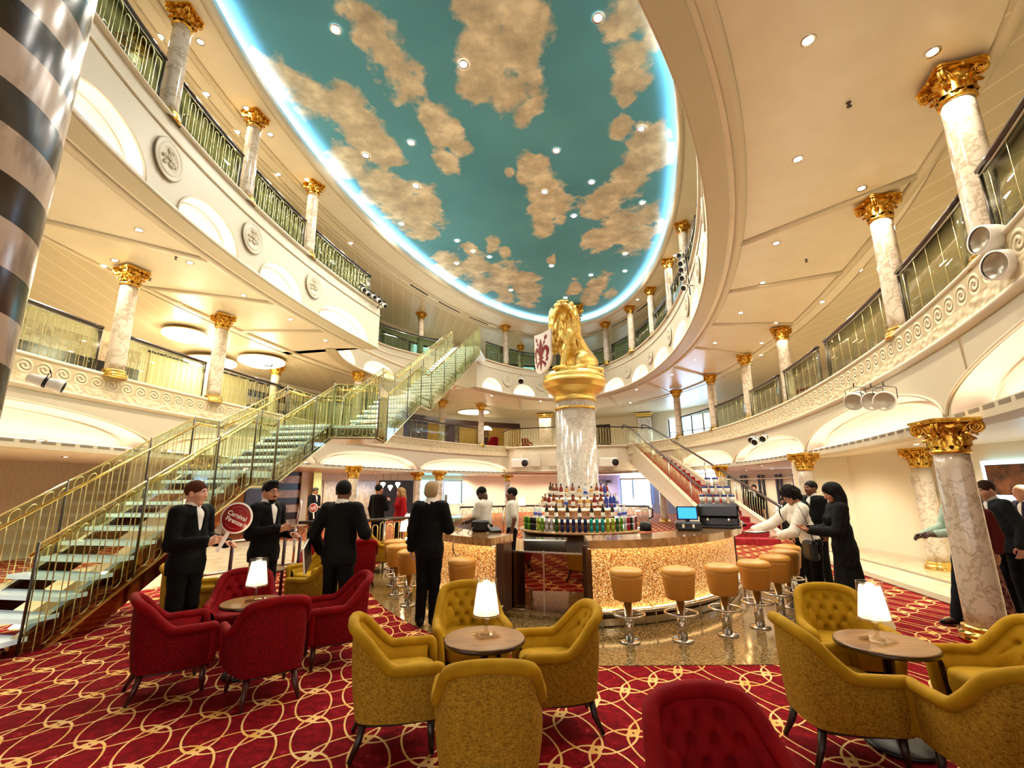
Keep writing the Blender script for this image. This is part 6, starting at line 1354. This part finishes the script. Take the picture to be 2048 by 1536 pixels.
person('woman with long dark hair facing the camera behind the white blazer', 4.72, 8.0, 282, 1.66, 'fair', 'long', '#160e0a', kind='coat', top='#0f0e10', head=(18, 0), female=True)
person('man in dark suit and tie standing behind the stair railing', 8.55, 16.9, 235, 1.72, 'tan', 'short', '#100c0a', near=False, extras=('tie',))
SEATL = {1: ((.11, .42, .50), (.12, .40, .09), 4), -1: ((-.11, .42, .50), (-.12, .40, .09), -4)}
person('person in pale shirt seated low behind the stair foot', 9.0, 16.0, 250, 1.70, 'brown', 'short', '#0d0a08', near=False, kind='shirt', top='#cfd3d8', z=-.42, legs={1: ((.11, .42, .92), (.12, .40, .52), 4), -1: ((-.11, .42, .92), (-.12, .40, .52), -4)})
armchair('r', 9.03, 16.05, 160, 'crimson armchair under the seated person behind the stairs', 'armchairs beyond the stairs')
person('grey haired man in dark grey suit leaning in beside the marble column', 6.48, 6.42, 172, 1.74, 'fair', 'short', '#3a2a20', head=(0, -4), lean=.16, top='#23282a', near=True)
person('bald man at the right frame edge behind the man in the grey suit', 7.62, 7.10, 165, 1.68, 'fair', 'bald', '#6b5a4a', head=(0, -8), lean=.08, top='#2b2440', near=False)
person('man in pale green shirt and dark trousers half hidden by the marble column', 5.60, 6.05, 176, 1.70, 'dark', 'short', '#0c0909', kind='shirt', top='#a8bfae', bottom='#14161f', hem=.86, sleeve=1, R_=((.24, .06, 1.16), (.16, .40, 1.06), (-.1, 1, -.05), (.7, 0, .6), .9), L_=((-.24, .06, 1.16), (-.10, .42, 1.10), (.1, 1, 0), (-.6, 0, .7), .9), legs={1: ((.095, .10, .50), (.10, .22, .09), 4), -1: ((-.10, -.02, .50), (-.11, -.10, .09), -4)})
m = mat('red paisley fabric', '#6a2420', .8); noisy(m, 14, '#3d0f10', '#b8756a', 0, .01, .42, .62, 6); M['floral'] = m
person('woman in red paisley dress behind the marble column', 5.92, 6.22, 185, 1.60, 'tan', 'long', '#140d0a', kind='dress', top='#5b1a18', bottom='floral', near=False, female=True, hem=.95)

# ---------------------------------------------------------------- hand-held signs, bags
def paddle(label, loc, normal, roll, r=.155, lettering=True):
    n_ = np.asarray(normal, float); n_ /= np.linalg.norm(n_); x_ = np.cross((0, 0, 1), n_); x_ /= np.linalg.norm(x_); y_ = np.cross(n_, x_)
    x2 = x_ * math.cos(roll) + y_ * math.sin(roll); y2 = -x_ * math.sin(roll) + y_ * math.cos(roll)
    t = thing('paddle_sign', label, 'sign', group='round welcome signs'); t.matrix_world = Matrix(((x2[0], y2[0], n_[0], loc[0]), (x2[1], y2[1], n_[1], loc[1]), (x2[2], y2[2], n_[2], loc[2]), (0, 0, 0, 1)))
    mb = MB(); mb.lathe([(0, -.006), (r, -.006), (r, .006), (0, .006)], 48, caps=False); mb.box((0, -r - .09, 0), (.035, .22, .010)); mb.build('board', M['sign_white'], t)
    mb = MB(); mb.lathe([(r * .90, .0062), (r * .90, .0085), (0, .0085)], 48, caps=False); mb.build('red_face', M['sign_red'], t)
    for s_, sz, yy in (('Carnival', .062, .022), ('Firenze', .062, -.036)):
        o = link('lettering', text_mesh(s_, sz, .0012, .0012), t, (0, yy, .0098)); o.data.materials.append(M['sign_white'])
    mb = MB()
    for a in np.linspace(.75, 2.4, 15): mb.box((r * .72 * math.cos(a), r * .72 * math.sin(a), .0092), (.008, .003, .001), rz=a + 1.57)
    for a in np.linspace(-2.2, -.95, 13): mb.box((r * .70 * math.cos(a), r * .70 * math.sin(a), .0092), (.007, .003, .001), rz=a + 1.57)
    mb.sphere((-.012, .078, .009), (.005, .005, .001), 6, 4); mb.sphere((.012, .078, .009), (.005, .005, .001), 6, 4); mb.build('small_print', mat('sign pale print', '#d98a8a', .5), t); return t
M['sign_white'] = mat('sign white', '#f0e9e2', .4); M['sign_red'] = mat('sign red', '#8e0f1a', .35)
paddle('round red sign with white lettering held up by the ginger haired man', (-2.84, 4.96, 1.39), (.12, -1, .04), R(-24))
paddle('round red sign turned sideways in the hand of the bearded man', (-2.62, 5.90, 1.39), (-.86, -.46, .1), R(-14), .15)
paddle('round red sign held low by the guard in the cap', (-6.62, 15.95, 1.05), (-.1, -1, .1), R(10), .15)
t = thing('folder', 'white edged black folder under the arm of the man seen from the back', 'folder', (-2.36, 5.62, .93), R(8)); mb = MB(); mb.box((0, 0, 0), (.025, .24, .32), rx=R(25)); mb.build('cover', M['black'], t); mb = MB(); mb.box((0, -.005, 0), (.018, .243, .325), rx=R(25)); mb.build('paper', M['sign_white'], t)
def handbag(label, x, y, z, rz, w=.26, hgt=.20, strap=None, col='black'):
    t = thing('handbag', label, 'bag', (x, y, z), rz); mb = MB(); mb.box((0, 0, hgt / 2), (w, .12, hgt), bev=.03); mb.build('bag_body', M[col], t)
    mb = MB(); mb.box((0, -.062, hgt * .62), (w * .9, .006, hgt * .5), bev=.002); mb.build('flap', M[col], t)
    if strap is not None: mb = MB(); mb.sweep(catmull(strap, 8), [(-.009, -.002), (.009, -.002), (.009, .002), (-.009, .002)]); mb.build('strap', M['black'], t)
    return t
handbag('black handbag with dangling strap on the left bar counter', -.50, 7.28, ZB, R(-15), .24, .17, [(-.12, 0, .12), (-.22, -.12, .05), (-.26, -.30, -.02), (-.27, -.38, -.20), (-.20, -.40, -.30), (-.12, -.38, -.20), (-.10, -.28, -.02), (-.06, -.08, .08)])
handbag('black shoulder bag hanging at the hip of the woman in the white blazer', 3.93, 6.47, .72, R(80), .27, .24, [(-.12, 0, .22), (-.06, .05, .55), (.0, .16, .78), (.08, .30, .6), (.12, .10, .25)])
t = thing('phone', 'dark phone in the hands of the woman in the black coat', 'phone', (3.79, 6.27, 1.135), R(160)); mb = MB(); mb.box((0, 0, 0), (.075, .15, .009), rx=R(30), bev=.003); mb.build('case', M['black_gloss'], t)
# ================================================================ STAGE LIGHTS, PROJECTORS, SPEAKERS
def orient(t, loc, d, up=(0, 0, 1)):
    x, u, z = frame(d, up); t.matrix_world = Matrix(((x[0], u[0], z[0], loc[0]), (x[1], u[1], z[1], loc[1]), (x[2], u[2], z[2], loc[2]), (0, 0, 0, 1)))
def spotlight(label, loc, d, r=.10, L=.32, group='stage lights', dark=False):
    t = thing('stage_light', label, 'stage light', group=group); orient(t, loc, d)
    mb = MB(); mb.lathe([(.0, -L * .5), (r * .55, -L * .5), (r * .72, -L * .42), (r * .80, -L * .1), (r * .80, L * .12), (r, L * .3), (r, L * .5), (r * .9, L * .5)], 24, caps=False); mb.build('housing', M['white_plastic'], t)
    mb = MB(); mb.lathe([(r * .9, L * .47), (r * .6, L * .40), (.0, L * .38)], 24, caps=False); mb.build('lens', M['black_gloss'] if dark else M['lens'], t)
    mb = MB(); mb.lathe([(r * .815, -.02), (r * .825, -.01), (r * .825, .015), (r * .815, .025)], 24, caps=False); mb.build('band', M['black'], t)
    mb = MB(); mb.tube([(-r * .95, 0, 0), (-r * 1.0, r * 1.2, 0), (0, r * 1.5, 0), (r * 1.0, r * 1.2, 0), (r * .95, 0, 0)], .006, 6); mb.tube([(0, r * 1.5, 0), (0, r * 1.9, -.03)], .010, 8); mb.build('yoke', M['black'], t); return t
def cluster(fmt, pts, d, r, L, dark=False):
    for k, p in enumerate(pts): spotlight(fmt % ORD[k], p, np.array(d) + RNG.uniform(-.15, .15, 3), r, L, dark=dark)
cluster('white stage light on right lower balcony front beside near column, %s of three', [(5.98, 7.58, 3.04), (5.90, 7.22, 2.98), (6.02, 7.98, 3.14)], (-.75, -.6, -.2), .15, .42)
cluster('white stage light with dark lens above the second right arch, %s of three', [(7.45, 13.75, 3.05), (7.36, 14.05, 3.0), (7.42, 14.35, 3.08)], (-.85, -.4, -.35), .10, .34, True)
spotlight('white spotlight at the left frame edge on the carved lower balcony front', (-6.95, 6.75, 3.25), (.75, .55, -.25), .10, .42, dark=True)
cluster('large white projector light on the rail at the right edge, %s of the pair', [(4.86, 4.06, 3.98), (4.84, 4.0, 3.70)], (-.97, .12, -.05), .14, .66)
cluster('small white stage light on the right upper balcony rail, %s from top', [(5.02, 12.55, 8.30), (5.0, 12.5, 8.05), (4.98, 12.45, 7.80), (4.96, 12.35, 7.5), (4.95, 12.3, 7.2)], (-.7, -.5, -.5), .085, .30, True)
cluster('small white stage light at the left upper balcony end, %s from left', [(-4.95, 14.35, 8.12), (-4.85, 14.6, 8.10), (-4.75, 14.85, 8.08), (-4.65, 15.1, 8.06), (-4.5, 15.3, 7.95)], (.6, -.4, -.6), .085, .30, True)
mb = MB(); mb.tube([(-5.0, 14.2, 8.25), (-4.45, 15.4, 8.1)], .018, 6); mb.tube([(-4.95, 14.3, 8.25), (-5.1, 14.35, 7.8)], .014, 6); mb.tube([(-4.5, 15.3, 8.1), (-4.75, 15.35, 7.8)], .014, 6); tag(mb.build('lighting_bar', M['black']), 'black pipe carrying the stage lights at the left balcony end', 'pipe')
mb = MB(); mb.tube([(5.18, 12.65, 8.5), (5.1, 12.4, 7.0)], .018, 6); mb.tube([(5.18, 12.65, 8.3), (5.45, 12.6, 8.3)], .014, 6); mb.tube([(5.12, 12.45, 7.3), (5.4, 12.4, 7.3)], .014, 6); tag(mb.build('lighting_bar', M['black']), 'black pipe carrying the stage lights on the right balcony', 'pipe')
spotlight('white moving light on the far upper balcony left of the lion', (.48, 23.55, 7.1), (-.1, -.8, -.5), .16, .4, dark=True); spotlight('white moving light on the far upper balcony right of the lion', (4.75, 23.75, 7.25), (-.2, -.8, -.5), .16, .4, dark=True)
for lb, x, y, rz in (('white loudspeaker on the bridge front left of the lion pillar', .42, 26.02, R(-20)), ('white loudspeaker on the bridge front right of the lion pillar', 5.2, 25.62, R(4))):
    t = thing('loudspeaker', lb, 'speaker', (x, y, 2.95), rz, 'bridge loudspeakers'); mb = MB(); mb.box((0, 0, 0), (1.0, .42, .52), bev=.06); mb.build('cabinet', M['white_plastic'], t); mb = MB(); mb.lathe([(.19, 0), (.17, .012), (.0, .012)], 24, caps=False); mb.xform(rotm(R(90)), (.34, -.215, 0)).build('driver', M['black'], t); mb = MB(); mb.box((0, .3, 0), (.3, .25, .1)); mb.build('bracket', M['chrome_dark'], t)
mb = MB()
for x in (.35, 1.25, 2.2): mb.box((x, 26.55 - .30 * x + (.02 if x < 2 else 0), 3.15), (.62, .03, .72), rz=R(-16), bev=.012)
for x in (3.4, 4.3, 5.2): mb.box((x, 26.12 + .07 * (x - 2.9), 3.15), (.62, .03, .72), rz=R(4), bev=.012)
mb.struct('trim_12', M['trim'])

# ================================================================ CHANDELIERS AND CEILING FIXTURES
M['crystal_glow'] = emat('lit crystal', '#fff0cc', 2.6)
def chandelier(label, x, y, z, r):
    t = thing('chandelier', label, 'chandelier', (x, y, z), 0, 'flat crystal chandeliers'); mb = MB()
    for k, (a, h) in enumerate(((1., .0), (.8, -.07), (.55, -.13))):
        n = 60; mb.grid([[(r * a * (1 + .03 * math.cos(i * math.pi)) * math.cos(2 * math.pi * i / n), r * a * (1 + .03 * math.cos(i * math.pi)) * math.sin(2 * math.pi * i / n), zz) for zz in (h - .10, h)] for i in range(n)], closed_u=True); mb.lathe([(0, h - .10), (r * a * .98, h - .10)], n, caps=False)
    mb.build('crystals', M['crystal_glow'], t); mb = MB(); mb.lathe([(r * 1.05, .0), (r * 1.05, .03), (r * .9, .05), (0, .05)], 48, caps=False); mb.build('rim', M['brass'], t)
    lamp('chandelier_glow', 'POINT', (x, y, z - .35), 60, (1, .86, .62), r * .6)
chandelier('flat crystal chandelier in the left gallery, nearest the first column', -9.9, 13.4, 6.3, .55); chandelier('flat crystal chandelier in the left gallery seen through the railing', -11.0, 16.4, 6.25, .8); chandelier('flat crystal chandelier in the left gallery right of the second column', -9.2, 16.5, 6.3, .75)
t = thing('ceiling_lamp', 'round glowing ceiling lamp over the far lower gallery', 'ceiling light', (-2.45, 29.3, S1 - .02)); mb = MB(); mb.lathe([(1.0, .0), (1.0, -.05), (.95, -.07), (0, -.07)], 48, caps=False); mb.build('diffuser', M['crystal_glow'], t); mb = MB(); mb.lathe([(1.0, -.0), (1.08, -.0), (1.08, -.06), (1.0, -.06)], 48, caps=False); mb.build('rim', M['trim'], t)
t = thing('dome_lamp', 'small glowing dome lamp in the dark bar of the far lower gallery', 'lamp', (-1.75, 31.3, Z1 + 1.45)); mb = MB(); mb.lathe([(.38, 0), (.36, .12), (.26, .24), (.12, .31), (0, .33)], 28, caps=False); mb.build('shade', M['crystal_glow'], t); mb = MB(); mb.lathe([(.03, -.40), (.03, 0), (.40, 0)], 20, caps=False); mb.lathe([(.2, -.42), (.2, -.4), (.0, -.4)], 20); mb.build('stem', M['brass'], t)
for k, (x, y, z) in enumerate(((-6.55, 24.0, 1.82), (-6.2, 24.1, 1.68), (-5.85, 24.2, 1.82))):
    t = thing('pendant_lamp', 'white heart shaped pendant lamp in the dark restaurant, %s from the left' % ORD[k], 'lamp', (x, y, z), 0, 'pendant lamps'); mb = MB(); mb.lathe([(0, -.16), (.08, -.02), (.13, .06), (.11, .13), (.0, .15)], 16, caps=False); mb.build('shade', M['crystal_glow'], t); mb = MB(); mb.tube([(0, 0, .14), (0, 0, S0 - z)], .008, 5); mb.build('cord', M['black'], t)
t = thing('wall_clock', 'round white wall clock on the cream wall behind the rear column', 'clock', (8.88, 10.42, 1.76), R(-90)); mb = MB(); mb.lathe([(.0, 0), (.17, 0), (.17, .03), (.155, .035), (.15, .02), (0, .02)], 36, caps=False); mb.xform(rotm(R(90))).build('case', M['white_plastic'], t); mb = MB()
mb.box((.03, -.024, .0), (.07, .004, .012)); mb.box((0, -.024, .05), (.008, .004, .10))
for k in range(12): a = k * math.pi / 6; mb.box((.13 * math.sin(a), -.023, .13 * math.cos(a)), (.01, .003, .01))
mb.build('hands_and_marks', M['black'], t)
m_exit = emat('exit sign green', '#0c5a30', .6)
for lb, x, y, z, rz in (('small dark green exit sign above the left chandelier room opening', -8.9, 16.4, 6.1, R(30)), ('small dark green exit sign on the cream wall beside the rear column', 8.86, 10.2, 1.50, R(-90))):
    t = thing('exit_sign', lb, 'sign', (x, y, z), rz); mb = MB(); mb.box((0, 0, 0), (.30, .04, .12)); mb.build('case', M['black'], t); mb = MB(); mb.box((0, -.022, 0), (.26, .004, .085)); mb.build('panel', m_exit, t)
t = thing('wall_screen', 'picture screen with pale blue lit frame on the right hand wall', 'screen', (8.86, 8.45, 1.75), R(-90)); mb = MB(); mb.box((0, 0, 0), (.95, .05, .70), bev=.01); mb.build('frame', emat('pale blue lit frame', '#a8dcf0', 1.6), t); mb = MB(); mb.box((0, -.028, 0), (.78, .01, .54)); mb.build('picture', noisy(mat('dark picture', rough=.3), 5, '#1c120c', '#7b4a2c'), t)
for k, (x, y, z, w) in enumerate(((4.30, 5.0, S1, 'right of the first soffit downlight'), (6.35, 9.2, S1, 'beside the third row of right soffit downlights'), (-7.0, 8.9, S1, 'near the first left column'), (-8.3, 9.9, S1, 'above the left lower railing'))):
    t = thing('sprinkler', 'small dark sprinkler head in the soffit %s' % w, 'sprinkler', (x, y, z), 0, 'sprinkler heads'); mb = MB(); mb.lathe([(.03, 0), (.028, -.01), (.012, -.015), (.012, -.05), (.03, -.055), (.03, -.06), (0, -.062)], 14, caps=False); mb.build('head', M['chrome_dark'], t)
t = thing('dome_camera', 'black dome camera under the arch left of the pale pilaster', 'camera', (-7.7, 16.3, S0)); mb = MB(); mb.lathe([(.14, 0), (.14, -.05)], 24); mb.build('mount', M['black'], t); mb = MB(); mb.lathe([(.13, -.05), (.12, -.12), (.08, -.17), (0, -.19)], 24, caps=False); mb.build('dome', M['black_gloss'], t)
o = link('wall_lettering', text_mesh('COMO', .34, .01, .004)); o.data.materials.append(M['black']); th_ = arc_slope(O1, sl(1212), -.1); p = O1.pt(th_, -.14); o.location = (p[0], p[1], 2.0); o.rotation_euler = (R(90), 0, R(-14)); tag(o, 'dark lettering COMO on the lilac wall beside the bottle display', 'lettering')

# ================================================================ THINGS ON THE BAR
t = thing('coffee_machine', 'black coffee machine with cups on top at the right end of the bar', 'coffee machine', (3.30, 7.75, ZB), R(-25))
mb = MB(); mb.box((0, 0, .26), (.62, .40, .22), bev=.04); mb.box((0, .08, .09), (.58, .24, .14), bev=.02); mb.build('housing', M['black_gloss'], t); mb = MB(); mb.box((0, -.02, .02), (.62, .42, .035), bev=.008); mb.build('drip_tray', M['black'], t)
for x in (-.15, .15): mb = MB(); mb.tube([(x, -.18, .17), (x, -.25, .14), (x, -.34, .13)], [.03, .02, .016], 8); mb.build('portafilter', M['chrome'], t)
mb = MB(); mb.tube([(.28, -.18, .28), (.30, -.24, .2), (.30, -.25, .06)], .008, 6); mb.build('steam_wand', M['chrome'], t)
mb = MB(); mb.lathe([(.036, 0), (.045, .11)], 16); me_c = mb.mesh('cup', M['white_plastic']); mb = MB(); mb.lathe([(.048, .108), (.049, .118), (.044, .135), (0, .137)], 16, caps=False); me_l = mb.mesh('lid', mat('blue cup lid', '#17347e', .35))
n_ = 0
for lv, xs in ((0, (-.22, -.11, 0, .11, .22)), (1, (-.165, -.055, .055, .165)), (2, (-.11, 0))):
    for x in xs:
        a = R(-25); p = (3.30 + x * math.cos(a), 7.75 + x * math.sin(a), ZB + .371 + lv * .138); c = thing('paper_cup', 'blue lidded paper cup on coffee machine, %s row, %s from left' % (('bottom', 'middle', 'top')[lv], ORD[xs.index(x)]), 'cup', p, 0, 'cups on the coffee machine'); link('cup', me_c, c); link('lid', me_l, c)
t = thing('register_terminal', 'black cash register with bright blue screen on the bar by the coffee machine', 'register', (2.62, 7.25, ZB), R(-15)); mb = MB(); mb.box((0, 0, .07), (.36, .30, .12), bev=.02); mb.box((0, .04, .16), (.06, .05, .12)); mb.build('base', M['black'], t); mb = MB(); mb.box((0, .02, .25), (.30, .03, .20), rx=R(-18), bev=.008); mb.build('monitor', M['black_gloss'], t); mb = MB(); mb.box((0, .001, .251), (.26, .006, .165), rx=R(-18)); mb.build('screen', emat('blue screen', '#2f7bff', 1.6), t)
mb = MB()
for x in (-.08, .06): mb.box((x, -.152, .075), (.03, .004, .05))
mb.build('stickers', M['sign_white'], t)
t = thing('blender', 'blender with clear jug and black handle on the right bar counter', 'blender', (1.98, 7.25, ZB), .3); mb = MB(); mb.lathe([(.09, 0), (.085, .10), (.06, .13)], 16); mb.build('base', M['black'], t); mb = MB(); mb.lathe([(.055, .13), (.075, .34)], 16, caps=False); mb.build('jug', M['clear'], t); mb = MB(); mb.lathe([(.078, .34), (.07, .37), (0, .375)], 16, caps=False); mb.tube([(.07, 0, .33), (.14, 0, .31), (.14, 0, .20), (.065, 0, .17)], .012, 6); mb.build('lid_and_handle', M['black'], t)
t = thing('menu_tablet', 'pale framed menu tablet under the hand of the woman in the white blazer', 'tablet', (3.42, 6.86, ZB), R(30)); mb = MB(); mb.box((0, 0, .008), (.32, .22, .014), bev=.004); mb.build('case', M['black'], t); mb = MB(); mb.box((0, 0, .0156), (.27, .17, .002)); mb.build('page', M['sign_white'], t)
def glassware(kind, x, y, label, grp):
    t = thing('drinking_glass', label, 'glass', (x, y, ZB), 0, grp); mb = MB(); mb.lathe([(.028, .0), (.030, .006), (.036, .12), (.034, .12), (.028, .012), (0, .01)] if kind else [(.03, 0), (.03, .004), (.004, .012), (.004, .07), (.03, .10), (.036, .14), (.028, .19)], 14, caps=False); mb.build('glass_body', M['crystal'], t)
k = 0
for r_ in range(3):
    for c_ in range(6): glassware(1, -1.42 + c_ * .085 + r_ * .03, 8.62 + r_ * .085 - c_ * .02, 'clear glass upside down on the left bar counter, row %s, %s from left' % (('one', 'two', 'three')[r_], ORD[c_]), 'glasses on the left bar counter')
t = thing('beer_tap', 'tall wooden handled beer tap on the left bar counter', 'tap', (-1.30, 9.3, ZB), 0); mb = MB(); mb.tube([(0, 0, 0), (0, 0, .20), (0, -.05, .24), (0, -.14, .22)], .022, 8); mb.lathe([(.06, 0), (.05, .02)], 16); mb.build('spout', M['chrome'], t); mb = MB(); mb.tube([(0, 0, .24), (0, 0, .36), (0, 0, .52)], [.016, .026, .030], 8); mb.build('handle', M['table_wood'], t)
t = thing('desk_phone', 'black desk phone on the near end of the left bar counter', 'phone', (-.28, 7.22, ZB), R(20)); mb = MB(); mb.box((0, 0, .03), (.18, .20, .045), rx=R(12), bev=.01); mb.build('base', M['black'], t); mb = MB(); mb.tube([(-.07, -.09, .10), (-.075, 0, .12), (-.07, .09, .14)], [.026, .014, .026], 8); mb.build('handset', M['black_gloss'], t)
t = thing('ice_bin', 'steel ice bin behind the bar counter beside the bartenders', 'bin', (.55, 8.15, 0), R(-10)); mb = MB(); mb.box((0, 0, .42), (.7, .4, .84), bev=.02); mb.build('cabinet', M['chrome'], t); mb = MB(); mb.box((0, -.21, .5), (.3, .02, .04)); mb.build('handle', M['chrome_dark'], t)
# ---------------------------------------------------------------- floor railings at the left
def low_rail(label, P, h, wood=False):
    P = np.array(P, float); t = thing('floor_railing', label, 'railing', (P[0][0], P[0][1], 0)); off = -np.array([P[0][0], P[0][1], 0]); C = catmull(P, 8); n = len(C); X = lambda z: np.concatenate([C, np.full((n, 1), z)], 1)
    mb = MB(); (mb.sweep(X(h), [(-.04, -.03), (.04, -.03), (.05, .03), (-.05, .03)]) if wood else mb.tube(X(h), .024, 8)); mb.xform(off=off).build('top_rail', M['dark_wood'] if wood else M['chrome'], t)
    if not wood: mb = MB(); mb.tube(X(h * .55), .020, 8); mb.xform(off=off).build('lower_rail', M['chrome'], t)
    else: mb = MB(); pp = Path(C); loops(pp, .05, pp.L - .05, .05, h - .1, .17, .12, mb, .010); mb.xform(off=off).build('loops', M['brass_light'], t)
    for k in range(0, n, max(1, n // (len(P) + 1))): mb = MB(); mb.tube([(C[k][0], C[k][1], 0.0), (C[k][0], C[k][1], h)], .026, 8); mb.xform(off=off).build('post', M['rleg'] if not wood else M['chrome'], t)
low_rail('chrome double floor rail with red brown posts behind the man with the sign', [(-4.35, 6.9), (-3.9, 7.6), (-3.45, 7.9)], .92); low_rail('dark wood topped loop railing on the carpet behind the bespectacled man', [(-4.3, 9.6), (-3.3, 9.9), (-2.35, 10.9)], 1.02, True)
low_rail('dark wood topped loop railing on the carpet behind the bartenders', [(-1.8, 16.4), (1.5, 17.4), (4.6, 16.2)], 1.02, True)
# gallery seats seen through the right railing
for k, (x, y, d) in enumerate(((9.9, 13.0, 40), (10.2, 15.1, 120), (10.3, 18.0, 60))):
    t = armchair('y', x, y, d, 'tan armchair behind the glass of the right lower gallery, %s from the near end' % ORD[k], 'armchairs on the right lower gallery'); t.location.z = Z1
for k, (x, y, d) in enumerate(((-1.2, 29.4, 20), (.9, 30.2, -30))):
    t = armchair('r', x, y, d, 'dark armchair on the far lower gallery, %s from the left' % ORD[k], 'armchairs on the far lower gallery'); t.location.z = Z1
